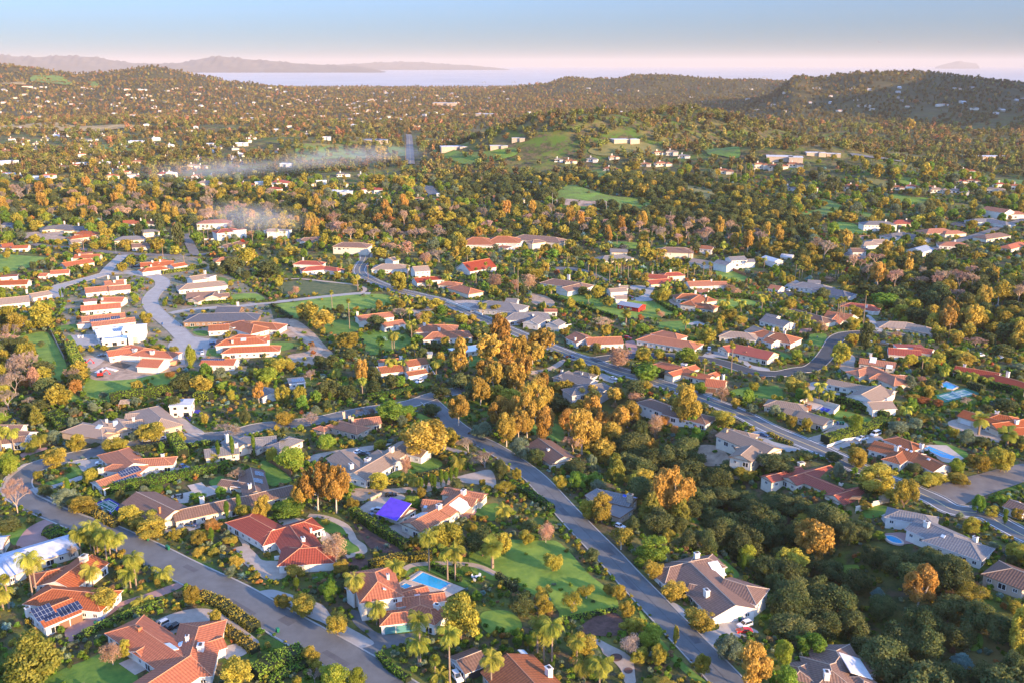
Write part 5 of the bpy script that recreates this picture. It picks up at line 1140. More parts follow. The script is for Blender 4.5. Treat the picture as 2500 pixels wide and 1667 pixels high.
house('clay roofed ranch with solar strip|beside the lap pool',w_,CL,[('H',985,845,1400,960,12,'g',3.0),('H',1390,965,1610,1065,11,'g',3.0),('H',1250,930,1170,985,8,'h',3.1),('H',1200,815,1310,855,9,'h',3)],chim=[('H',1177,935,1.5,w_,1.7),('H',1403,945,1.5,w_,1.8)],solar=[('H',1430,955,18,2)],sky=[('H',1210,900,1,1),('H',1275,928,1,1),('H',1315,945,1,1),('H',1475,1020,1.3,1)])
house('salmon tiled house with white roof dormers|inside the asphalt bend',c_,CL,[('H',850,90,1170,130,9,'g',3),('H',830,195,950,165,9,'h',3),('H',945,165,1170,260,12,'h',3.2),('H',1010,230,1260,250,9,'h',3)],chim=[('H',943,65,1.2)],sky=[('H',965,112,3.2,5,'roof_white'),('H',1113,185,3,3,'roof_white'),('H',1230,240,2.5,3,'roof_white'),('H',1065,97,1.8,1.8)])
house('white L shaped house|with grey and tan low roofs and a long entry wing',w_,TN,[('H',560,280,900,345,8,'g',2.9),('H',860,420,1030,335,15,'g',3.6),('H',920,490,1130,480,11,'g',3.4),('H',1000,355,1150,385,9,'g',3.6)])
house('long rust roofed house|with two white chimneys behind the tennis court hedge',w_,RD,[('H',1730,160,2120,225,12,'g',3),('H',2090,240,2420,330,13,'g',3)],chim=[('H',1803,170,1.3,w_,1.6),('H',2203,235,1.4,w_,1.5)])
house('orange tiled house behind two date palms|at the right edge',c_,O,[('H',1800,565,2150,670,10,'g',3),('H',2060,690,2350,650,9,'g',3),('H',2220,730,2420,720,9,'g',3),('H',2120,605,2210,620,8,'h',3)],chim=[('H',2100,600,1.6),('H',2280,690,1.6)],garage=[('H',1820,640,4.8)])
house('courtyard house with deep blue pool|and brown roofs beside the main road',c_,TN,[('H',80,475,270,505,10,'h',3),('H',170,545,330,580,8,'g',2.9),('H',310,570,560,645,10,'g',3),],chim=[('H',375,560,1.8,'brick',1)])
house('tiny white house|at the right edge below the side street',w_,BR,[('H',2230,1385,2400,1450,9,'g',2.8)],sky=[('H',2300,1400,1.2,1)])
house('red roofed house with white parapets|above the salmon tiled house',w_,RD,[('L',1110,1310,1400,1335,10,'g',3),('L',1170,1295,1420,1300,7,'f',3.6),('L',1350,1300,1510,1325,8,'g',3)])
house('long tan shingled ranch|with a bent roof in front of the right hand wood',c_,TN,[('L',1120,1070,1260,1078,12,'h',2.9),('L',1250,1078,1450,1120,11,'h',2.9)],garage=[('L',1200,1110,4.8,'garage_white')])
house('rust tiled house with orange gable|behind three tall fan palms',w_,CL,[('L',550,975,780,1010,12,'g',3),('L',580,1060,640,1000,9,'g',3),('L',750,1010,780,1020,8,'g',3)],chim=[('L',760,985,1.2)])
house('red hipped house|half hidden right of the twin palms',w_,RD,[('L',760,900,940,920,11,'h',3),('L',900,960,980,975,6,'f',3)],chim=[('L',903,945,1.4)])
house('dim brown roofed house|behind the row of queen palms',c_,BR,[('L',230,960,490,1025,11,'h',3)])
house('white house with grey tan roof|left of the queen palm row',w_,GR,[('L',-20,1020,200,1075,10,'g',3),('L',-10,1000,90,1020,6,'g',4.2)])
house('cream house with clay roof|just above the red mission house',w_,CL,[('L',-40,1150,160,1190,12,'h',3),('L',0,1215,80,1240,7,'g',3)],chim=[('L',45,1150,1.1),('L',153,1175,1.1)])
house('grey house with white dormer|by the dark paved yard',w_,GR,[('L',320,710,500,735,12,'h',3),('L',370,690,480,697,7,'g',5)])
house('charcoal flat roofed house|in the shade right of the dormer house',g_,SL,[('L',520,755,690,790,12,'h',2.8)])
house('cream garage house|at the dark paved yard',w_,CL,[('L',30,735,125,750,9,'g',3)])
house('pale metal roofed house|left of the tall bare tree',w_,FL,[('L',-20,465,100,500,9,'g',3),('L',130,450,230,460,8,'g',3)])
house('red barn|with a blue grey metal roof on the lawn','wall_red','roof_metal',[('K',1002,883,1195,915,8.5,'g',2.9,.3)],name='barn',cat='barn',win=3)
house('red brown house with stubby white chimney|above the hedged field',w_,BR,[('K',380,680,630,715,12,'h',3.2),('K',460,760,615,725,10,'g',3.4)],chim=[('K',520,670,1.8,w_,2.4)])
house('tan gabled white cottage|beside the circular gravel drive',w_,TN,[('K',890,770,1040,762,8,'g',4.2),('K',950,835,1050,835,7,'g',2.9),('K',990,745,1060,745,6,'g',4)],chim=[('K',988,745,1.2)])
house('low red tiled house|among the palms behind the circular drive',c_,RD,[('K',1230,635,1430,650,9,'g',3),('K',1250,695,1440,680,9,'g',3),('K',1420,625,1520,620,8,'h',3)],chim=[('K',1455,610,1.2),('K',1290,630,1)])
house('orange and white two part villa|above the long clipped hedge',w_,CL,[('K',1610,705,1820,698,11,'g',3.6),('K',1840,705,1965,705,9,'g',3.2),('K',1690,775,1800,785,7,'g',2.8)],chim=[('K',1668,700,1.1),('K',1830,700,1.1)])
house('stone pink turreted house|on the cream gravel court',c_,CL,[('K',1560,820,1660,818,9,'h',3),('K',1640,880,1720,830,9,'h',4),('K',1740,830,1800,850,8,'h',3.4),('K',1730,905,1800,915,9,'h',2.9)],chim=[('K',1685,805,1.2),('K',1775,850,1.2)])
house('orange roofed L shaped house|behind the pink bare tree at the junction',w_,CL,[('K',590,1165,690,1215,12,'g',3),('K',680,1220,1000,1210,11,'g',3)],chim=[('K',580,1245,1.1)])
house('rust hipped house with white motor court|in front of the tarped pool',w_,CL,[('K',1280,1195,1620,1250,11,'h',3),('K',1390,1155,1500,1180,9,'h',3)])
house('long red roofed mission house|with a columned porch on the planted oval drive',c_,RD,[('K',1940,1295,2060,1280,9,'g',3),('K',2040,1275,2400,1350,12,'g',3),('K',2170,1290,2150,1350,5,'g',3)])
house('tan roofed low house|right of the orange autumn tree row',w_,TN,[('K',2010,1160,2160,1175,10,'h',3)])
house('tan roofed house with long ridge|at the bend of the upper lane',w_,TN,[('K',2220,1110,2400,1180,11,'g',3)])
house('slate gabled house|with tan gables at the main road',g_,GR,[('K',20,990,230,985,13,'h',3.2),('K',170,1060,240,1020,9,'g',3.6),('K',370,1080,430,1050,8,'g',3.4)],chim=[('K',78,985,1.3),('K',195,1030,1)])
house('open garden pavilion|with a flat clay roof and white columns',w_,CL,[('K',300,960,410,960,7,'g',2.8,.2)],name='pavilion',cat='pavilion',win=3)
house('brown roofed house below the creek trees|right of the green meadow',c_,BR,[('K',1410,390,1580,395,14,'h',3)])
house('white flat roofed bungalow|below the creek at the right of the brown house',w_,CL,[('K',1740,375,1850,385,9,'g',2.9)])
house('tan white gabled house|above the curved field of grass',w_,TN,[('K',1660,495,1830,520,10,'g',3)])
house('white two storey house with slate side wing|above the bright triangular lawn',w_,GR,[('K',1990,480,2130,472,10,'g',5.2),('K',1890,505,2010,530,9,'g',3),('K',2130,500,2220,500,8,'g',3.4)])
house('mauve grey roofed house|in front of the small meadow',c_,GR,[('K',850,470,1010,455,13,'h',3),('K',905,405,1060,410,9,'g',3)])
house('brown strip roofed building|left of the round meadow',c_,BR,[('K',110,275,400,300,14,'h',3),('K',200,325,240,320,9,'h',3)])
house('round hall with clay hip roofs|white walls and curved terrace, a community building',w_,CL,[('J',1990,300,2070,300,26,'h',6),('J',2220,290,2310,290,24,'h',6),('J',1880,350,2190,362,22,'f',5.6),('J',2250,340,2420,350,20,'f',5.2),('J',2230,385,2330,395,12,'f',4)],name='community_hall',cat='building',win=12)
house('steep red roofed house with white gable|left of the community hall garden',w_,RD,[('J',1900,535,2140,495,15,'g',3.2,.6)])
house('tan and white two storey house|behind the big round golden tree',w_,TN,[('J',1440,570,1575,560,12,'g',5.4)])
house('long low red roofed house|by the row of fan palms',w_,RD,[('J',1455,675,1560,665,11,'g',3),('J',1560,665,1715,655,8,'g',3)])
house('small rust hip roofed house|left of the pink round tree',c_,CL,[('J',1870,735,1970,765,11,'h',3),('J',1745,705,1820,710,8,'h',3)])
house('slate hipped house behind the main road|with a sunlit tan gable',g_,GR,[('J',2140,880,2330,900,16,'h',3.2),('J',2300,860,2400,865,9,'g',4)])
house('small gabled house with grey lower roof|at the top bend of the road',w_,TN,[('J',1160,545,1310,545,13,'h',3),('J',1220,490,1270,480,9,'g',5.5)])
house('rust tiled courtyard house|below the tall fan palm on the lawn',w_,CL,[('J',930,1020,1240,985,9,'g',3),('J',1000,1060,1040,1040,8,'g',3),('J',1150,1085,1340,1055,8,'g',3)],chim=[('J',930,1000,1.2)])
house('brown tiled house with two white chimneys|left of the white flat building',w_,CL,[('J',1560,1100,1740,1100,12,'h',3),('J',1620,1170,1870,1155,11,'h',3)],chim=[('J',1545,1110,1.4,w_,1.5),('J',1682,1155,1.4,w_,1.5)])
house('long white flat roofed building|beside the tall orange eucalyptus',c_,WH,[('J',1800,1335,2050,1300,9,'g',2.8,.08)])
house('blue grey garden shed|among dark trees','wall_grey','roof_metal',[('J',1570,1345,1615,1345,3.5,'g',2.2,.5)],name='garden_shed',cat='shed',win=1)
house('red tiled villa amid palms|left of the grassy knoll',w_,RD,[('J',420,515,560,520,9,'h',5),('J',480,570,600,560,10,'h',3),('J',640,565,740,580,8,'h',3)],chim=[('J',432,500,1)])
house('brown roofed house with arched gable|below the smoke',w_,BR,[('J',440,305,600,295,10,'h',3.6),('J',530,330,570,345,8,'g',3)])
house('long brown roofed house|in front of the grassy knoll',c_,BR,[('J',800,345,970,350,12,'h',3)])
house('white flat roofed mansion|behind the hazy palms',w_,TN,[('J',100,230,300,240,11,'f',6),('J',110,225,200,225,8,'g',6.5)])
house('red orange tiled house|with three white chimneys at the head of the pale street',w_,O,[('I',1290,535,1590,515,11,'g',3.2),('I',1350,580,1470,565,9,'h',3),('I',1570,550,1690,530,8,'g',3),('I',1460,540,1500,500,7,'g',3.2)],chim=[('I',1400,530,1.2,w_,1.4),('I',1470,525,1.2,w_,1.6),('I',1388,575,1.2,w_,1.4)])
house('long orange roofed house|between the meadow and the upper street',c_,O,[('I',570,535,830,495,10,'g',3),('I',690,460,920,455,9,'g',3),('I',720,450,850,440,7,'f',3.6)],chim=[('I',662,505,1.3),('I',730,470,1.2)])
house('small orange gabled house|with a detached garage left of the pale street',w_,O,[('I',465,605,630,595,9,'g',3),('I',370,630,440,630,7,'g',2.8)],garage=[('I',430,665,3,'garage_brown')])
house('red tiled white house at the left edge|with two dark garage doors',w_,O,[('I',-60,700,260,690,10,'g',3.1),('I',10,660,160,650,8,'f',3.2)],garage=[('I',160,745,3,'garage_brown'),('I',212,740,3,'garage_brown')])
house('mauve roofed white house|with dark garages at the left edge',w_,TN,[('I',-40,865,260,835,13,'g',3),('I',270,820,440,790,9,'g',3)],chim=[('I',243,795,1.2)],garage=[('I',360,850,2.8,'garage_brown'),('I',410,840,2.8,'garage_brown')],sky=[('I',370,800,7,2.5,'garage_brown')])
house('tan orange roofed villa|with white towers in the loop of the pale street',w_,CL,[('I',780,765,990,745,11,'g',3),('I',1000,750,1190,735,10,'g',3.2),('I',960,705,1130,690,10,'g',4),('I',1110,690,1150,685,4,'f',5)],chim=[('I',1078,680,1.6,w_,2),('I',1050,715,1.3,w_,1.3),('I',993,665,1.2)])
house('bright orange roofed house|with a flat pale roof terrace, second row',w_,O,[('I',745,930,1100,900,10,'g',3),('I',950,850,1140,850,9,'g',3.2),('I',770,885,885,875,9,'f',4)],chim=[('I',940,880,1.1)])
house('pink tiled house with roof solar|above the white modern house',w_,CL,[('I',750,1030,1140,990,9,'g',3),('I',840,1080,1230,1035,8,'g',3.2),('I',720,1090,830,1085,5,'f',2.7)],solar=[('I',920,1070,11,2),('I',1060,1040,5,2),('I',1165,1030,6,2)],garage=[('I',1160,1080,2.6,'garage_brown'),('I',1205,1075,2.6,'garage_brown')])
house('white modern flat roofed house|with an orange cube entry',w_,WH,[('I',880,1170,1120,1140,12,'f',4.4),('I',1130,1130,1340,1115,11,'f',5.6),('I',940,1235,1160,1215,8,'f',3.4),('I',1170,1200,1210,1195,5,'f',5.2),('I',1210,1190,1300,1200,7,'f',3.4)],solar=[('I',1080,1150,5,4),('I',1040,1220,9,1)],frame='trim_dark')
house('unfinished orange tiled house|beside the earth works and the pool pit',w_,O,[('I',985,1340,1190,1310,9,'g',3.2),('I',1195,1285,1320,1310,9,'h',3.2),('I',1310,1330,1540,1345,9,'h',3.2),('I',1310,1410,1500,1420,11,'g',3.2),('I',1110,1355,1320,1370,9,'f',3.2)],chim=[('I',1238,1350,2.2,w_,1.6),('I',1400,1370,2,w_,1.6)])
house('white tan roofed house with square tower|right of the pale street',w_,TN,[('I',1740,660,1880,640,10,'g',4.5),('I',1720,725,1980,700,12,'h',3),('I',1840,650,1950,660,8,'f',5.5)],chim=[('I',1880,620,1.5)])
house('grey tan gabled house|with dark glass doors right of the pale street',c_,BR,[('I',1720,805,1960,795,12,'g',3),('I',1770,860,1830,840,8,'g',3),('I',1950,830,1975,800,9,'g',3.6),('I',2030,815,2100,810,7,'g',3)],chim=[('I',2010,815,1.2)])
house('navy blue metal roofed house|with dark timber walls','wall_brown',SL,[('I',2000,935,2210,935,12,'g',3.6),('I',1830,1000,2250,990,14,'h',3),('I',2090,1010,2250,1005,5,'g',3)],chim=[('I',2183,910,1.3)],frame='trim_white')
house('orange roofed white house with flat centre|second from the navy roofed house',w_,CL,[('I',1920,1105,2100,1095,10,'g',3),('I',2210,1065,2330,1100,13,'h',3),('I',2100,1110,2240,1085,13,'f',3.6),('I',2330,1075,2500,1085,11,'h',3)])
house('bright red roofed white villa|at the cul-de-sac with a roof skylight',w_,O,[('I',2080,1230,2350,1215,10,'h',4.2),('I',2130,1305,2480,1290,9,'h',3),('I',2200,1190,2350,1200,7,'h',5),('J',-40,1210,120,1200,8,'g',3.4)],sky=[('I',2235,1240,3,2.5)],chim=[('I',2135,1270,1)])
house('single gabled guest house|with red tiles and dark roof panels above the hedge',w_,O,[('I',1865,1408,2165,1412,9,'g',3)],solar=[('I',1955,1420,12,1)])
house('salmon roofed bungalow|on the left edge above the sunny meadow',w_,O,[('I',10,360,110,350,10,'g',3),('I',120,375,260,370,9,'g',3),('I',-60,395,180,395,7,'f',3)])
house('wide grey roofed house|behind the bare earth lot',c_,GR,[('I',440,195,600,180,12,'h',3),('I',560,190,760,200,12,'h',3),('I',600,235,670,235,6,'f',2.6)],chim=[('I',590,165,1.1),('I',720,180,1)])
house('orange turreted house|behind the left utility pole',c_,O,[('I',760,240,860,245,10,'h',4.4),('I',680,285,800,270,9,'h',3)],chim=[('I',800,230,1)])
house('tan gabled cottage|below the orange turreted house',c_,TN,[('I',640,325,730,315,9,'g',3)])
house('red roofed white house below the bare thicket|left of the tall round evergreens',w_,O,[('I',1130,145,1230,140,10,'g',4),('I',1220,150,1400,150,10,'h',3.4)],chim=[('I',1292,135,1),('I',1388,145,1)])
house('mauve hipped house|in the dark trees over the upper street',c_,GR,[('I',1130,290,1250,285,12,'h',3)])
house('grey house with cream walls|between the two dark evergreens',c_,GR,[('I',1280,235,1400,225,9,'h',4)])
house('low dark roofed house|over the upper street behind round trees',g_,BR,[('I',1210,360,1370,350,11,'g',2.8)])
house('hazy clay roofed house|seen through the smoke above the palm grove',w_,CL,[('I',1880,140,2050,135,12,'h',3.4)])
house('white house with red hip roof|in the middle of the palm grove',w_,RD,[('I',2030,225,2130,215,11,'h',4),('I',2130,235,2250,225,7,'f',5)])
house('brown roofed house|below the palm grove drive',c_,BR,[('I',2040,375,2200,335,10,'g',2.8)])
house('low rust roofed house|right of the palm grove road',c_,CL,[('I',2030,485,2190,470,10,'h',2.8)])
house('small grey flat house|behind the spreading olive tree at left',g_,FL,[('I',110,1085,255,1080,11,'f',2.8)])
house('dark roofed house at the far left|under the round trees',g_,SL,[('I',40,165,140,170,8,'g',3)])
house('white two storey house with grey roof|and balconies on the slope',w_,GR,[('L',930,150,1090,150,13,'h',6)],chim=[('L',937,150,1.6),('L',1080,155,1.3)])
house('white grey house with long terrace|below the balconied house',w_,GR,[('L',1130,265,1240,250,12,'h',3),('L',1250,255,1400,285,12,'h',3)],chim=[('L',1200,245,1.5),('L',1392,275,1.4)])
house('clay roofed villa on terraces|with a swimming terrace',c_,CL,[('L',1480,220,1610,215,14,'h',3.4),('L',1640,240,1740,235,10,'h',3)],chim=[('L',1548,205,1.4)])
house('small orange roofed house in dark trees|under the right hand valley',w_,CL,[('L',1640,340,1760,345,12,'h',3)],chim=[('L',1718,335,1.3)])
house('white house with pale hip roof|above the parking yard',w_,TN,[('L',890,345,960,340,10,'h',3),('L',970,320,1070,318,11,'h',4)],chim=[('L',963,300,1.6)])
house('red brown hipped house|right of the balconied white house',c_,RD,[('L',1190,140,1320,140,13,'h',3)],chim=[('L',1270,140,1.2)])
house('large white mansion with tan roof|top right of the valley',w_,CL,[('L',2010,15,2220,45,14,'g',6.5),('L',2200,60,2300,60,12,'h',4)])
house('long grey roofed house|below the white mansion',w_,GR,[('L',1900,130,2060,125,12,'h',3),('L',2030,130,2180,155,12,'h',3)])
house('blue white metal roofed house|in the shaded valley trees',w_,'roof_metal',[('L',1350,400,1450,370,12,'g',4)])
house('orange roofed house at the right edge|among evening lit oaks',c_,O,[('L',2200,370,2310,340,10,'h',3)])
house('grey house with steep gables|beside the parking yard under the hill',w_,BR,[('L',760,400,880,400,11,'g',3)])
house('small brown house|on the lane behind the white mansion',c_,BR,[('L',1990,275,2130,255,12,'h',3)])
house('long retaining wall garden house|beside the round green mound',c_,CL,[('L',665,285,930,290,5,'f',3)])
FARM={}
def far_house(label,px,py,wpx,roofm,wallm,wings=2,group=None,flat_=False,hgt=None,nm='house',seed=0):
 p=hit(px,py);dep=p.y*CT+(CZ-p.z)*ST;wm=wpx/(F/dep);wm=min(max(wm,8),90);d_=min(wm*.5,14 if not flat_ else 40)
 rr=random.Random(int(px*7+py));org=(p.x,p.y,p.z);h=hgt or rr.choice((3,3.2,5.2))
 ang=rr.uniform(-.35,.35)-math.atan2(p.x,p.y)*.5
 root=thing(nm,label,'house' if not flat_ or wm<45 else 'building',org,ang,group);wb=MB();rb=MB()
 def blk(cx,cy,L,D,h,fl):
  wb.prism([(cx-L/2,cy-D/2),(cx+L/2,cy-D/2),(cx+L/2,cy+D/2),(cx-L/2,cy+D/2)],-6,h,0,top=False)
  e=.5;x0,x1,y0,y1=cx-L/2-e,cx+L/2+e,cy-D/2-e,cy+D/2+e
  if fl:rb.prism([(x0,y0),(x1,y0),(x1,y1),(x0,y1)],h-.2,h+.3);return
  z=h+(y1-y0)/2*.38;m=(y0+y1)/2;q=(y1-y0)/2
  rb.face([(x0,y0,h),(x1,y0,h),(x1-q*.8,m,z),(x0+q*.8,m,z)],0,[(0,0),(x1-x0,0),(x1-x0-q,q),(q,q)]);rb.face([(x1,y1,h),(x0,y1,h),(x0+q*.8,m,z),(x1-q*.8,m,z)],0,[(0,0),(x1-x0,0),(x1-x0-q,q),(q,q)])
  rb.face([(x0,y1,h),(x0,y0,h),(x0+q*.8,m,z)]);rb.face([(x1,y0,h),(x1,y1,h),(x1-q*.8,m,z)])
 if wings==1:blk(0,0,wm,d_,h,flat_)
 else:
  blk(-wm*.14,1,wm*.72,d_,h,flat_);blk(wm*.3,-d_*.25,wm*.38,d_*.9,h*(1.0 if flat_ else .93),flat_)
 wb.obj('wall',[MATS[wallm]],root);ro=rb.obj('roof',[MATS[roofm]],root)
 if not flat_ and p.y<2200:
  c=MB();c.box((-wm*.2,1,h+1),(1.4,1.1,3.2));c.obj('chimney',[MATS['wall_white']],ro)
  for i in range(3 if p.y<1700 else 0):
   fm,pm=window_mesh(2.2,1.7,'trim_dark');fo=inst('window',fm,root,(-wm*.45+i*wm*.2,1-d_/2-.02,1.6));inst('pane',pm,fo,(0,0,0))
 ROOFMASK_F.append((p.x,p.y,max(wm,d_)*.5));LAND.append((label,p.x,p.y,p.z));return root
ROOFMASK_F=[]
FH='''O 740 1105 105 G twin chimneyed grey house on the wooded hill
O 935 1085 90 C small clay roofed house above the twin chimneyed one
O 1230 1150 95 C white cube house with tan hip roof on the hill
O 1385 1145 150 C pale gabled house beside the white cube house
O 1230 1265 170 R red roofed ranch on the hillside shelf
O 915 1195 150 C white villa stepping down the green slope
O 190 1325 190 W white flat roofed house in the dark hollow
O 1350 1045 110 C salmon gabled house on the hill crest
O 1470 1050 110 T brown gabled house on the hill crest
O 1580 1075 110 G grey roofed house at the right of the crest
O 540 1120 110 C pinkish roofed house in shade under the hill
O 430 1110 80 G dim grey house at the left of the shaded slope
O 90 1495 60 W tiny white block left of the tall pole
O 1950 1215 170 C terracotta villa left of the hilltop palms
O 2280 1170 130 C cream villa right of the hilltop palms
P 80 1170 170 C long tan roofed villa at the hilltop left
P 250 1155 150 C white villa with red roof on the hilltop
P 400 1385 110 C peach roofed villa stepping downhill
P 210 1370 170 G white arcaded house with grey roof
P 800 1360 210 C long terracotta roofed bungalow on the spur
P 1190 1365 120 C pyramid roofed house right of the spur
P 1325 1375 120 R red roofed cube house beside the pyramid roof
P 1820 1210 140 O orange roofed hall near the highway
P 1760 1310 110 R brick coloured house in the right suburb
P 1880 1305 110 C tan roofed house right of the brick coloured one
P 1750 1400 170 G wide grey roofed house in the right suburb
P 2090 1400 150 T tan roofed house at the suburb edge
P 2140 1355 120 R red gabled house in the suburb row
P 2280 1370 110 O orange roofed house at the right edge of the suburb
P 1560 1390 160 T pale roofed duplex in the suburb row
P 600 1360 70 G little dim house left of the spur
P 1480 1360 110 C clay roofed house left of the suburb row
N 240 1335 180 R bright red roofed villa under the smoke
N 180 1380 130 R rust red outbuilding in front of the villa
N 40 1335 90 W low white house at the left of the smoke
N 780 1420 220 W long white flat roofed villa in the trees
N 1070 1400 190 R coral roofed villa with two chimneys
N 1390 1370 110 C peach hip roofed villa behind queen palms
N 1500 1470 90 C brown gabled house below the peach villa
N 1150 1530 90 R tiny red gabled house over the creek
N 1180 1490 140 T tan roofed house on the creek rim
N 1730 1320 140 C long mauve clay roofed house
N 1800 1350 120 G grey hipped house right of the mauve one
N 2180 1465 180 C clay roofed white villa beside small palms
N 280 1160 110 W small white house above the smoke
N 800 1245 120 G grey gabled mansion in smoke shadow
N 650 910 80 W white cube on the far meadow edge
N 490 1330 110 T tan house near the smoke column
N 600 1320 90 W white gabled chalet right of the red villa
N 820 1345 60 C tiny gabled cottage lit at its front
N 1700 1430 80 W white low house near the dark oaks
N 700 1170 90 W white roofed house in the shadow valley
N 980 1250 90 G pale house deep in the valley
M 80 1030 150 C sunlit white gabled house at the left
M 230 925 90 O orange gabled house left of the tall tree
M 360 955 100 T cream house right of the orange gable
M 560 880 80 R pink roofed house on the ridge of trees
M 670 865 70 W white pointed house on the ridge of trees
M 960 875 80 T steep roofed chalet lit by the sun
M 780 925 120 G grey roofed house with a white front
M 860 920 80 W small white house beside the grey roof
M 1265 935 150 W stable like white building over the paddock
M 390 1270 220 W oval white walled house with tan roof
M 90 1135 150 W low white house at the far left
M 110 1240 180 W blue white roofed house at the far left
M 600 1110 80 O orange roofed cottage in the palms
M 1010 1095 180 C large salmon roofed villa left of the smoke
M 760 1140 130 W white gabled house in front of the salmon villa
M 1270 1125 110 C pale clay roofed house behind the conifer
M 1115 1150 80 C pinkish cottage near the conifer
M 1540 1240 170 R dark red long roofed house
M 1930 1340 220 T tan roofed villa in the drifting smoke
M 2270 1340 170 C cream arched villa right of the smoke
M 1780 1175 110 T buff gabled house in the far palms
M 2110 940 130 T pale roofed house of the upper row
M 1960 960 120 W white house of the upper row
M 2220 965 110 W cream house ending the upper row
M 1740 1290 90 W white house dimmed by smoke
M 2150 1110 60 G tiny grey house by the palm wall
M 1320 455 60 W white house on the far left slope
M 1170 450 60 C pink house on the far left slope
M 400 430 60 W white house under the brown terrace
M 250 425 90 C row house under the brown terrace
M 200 815 60 W tiny white house at the brown field'''
FM={'O':O,'R':RD,'C':CL,'T':TN,'G':GR,'W':WH}
for ln in FH.split('\n'):
 a=ln.split(' ',5);far_house(a[5],*T(a[0],float(a[1]),float(a[2])),float(a[3])/3.76,FM[a[4]],'wall_white' if a[4]in 'WORG' else 'wall_cream',flat_=a[4]=='W')
for ln in '''P 150 1085 320 big flat roofed school block on the right plateau
P 435 1050 170 flat roofed annex right of the school block
P 600 1060 120 low flat hall ending the school group
P 2080 1080 290 long white warehouse on the right plain
P 1805 1075 130 white workshop left of the warehouse
N 1080 925 260 blue white greenhouse complex left of the avenue
N 1735 925 110 pale barn right of the avenue
N 1830 990 270 cream terrace block on the green slope
N 2230 985 160 low buff block at the slope end
O 60 915 120 white block on the meadow rim
O 1030 925 240 row of white glasshouses on the crest
N 1740 590 220 tall cream church like building in the town
N 2120 695 190 white town building right of the church'''.split('\n'):
 a=ln.split(' ',4);far_house(a[4],*T(a[0],float(a[1]),float(a[2])),float(a[3])/3.76,'roof_metal' if 'blue' in a[4]else FL,'wall_tan',flat_=True,hgt=8 if 'church' in a[4]else 3.5,nm='long_building')
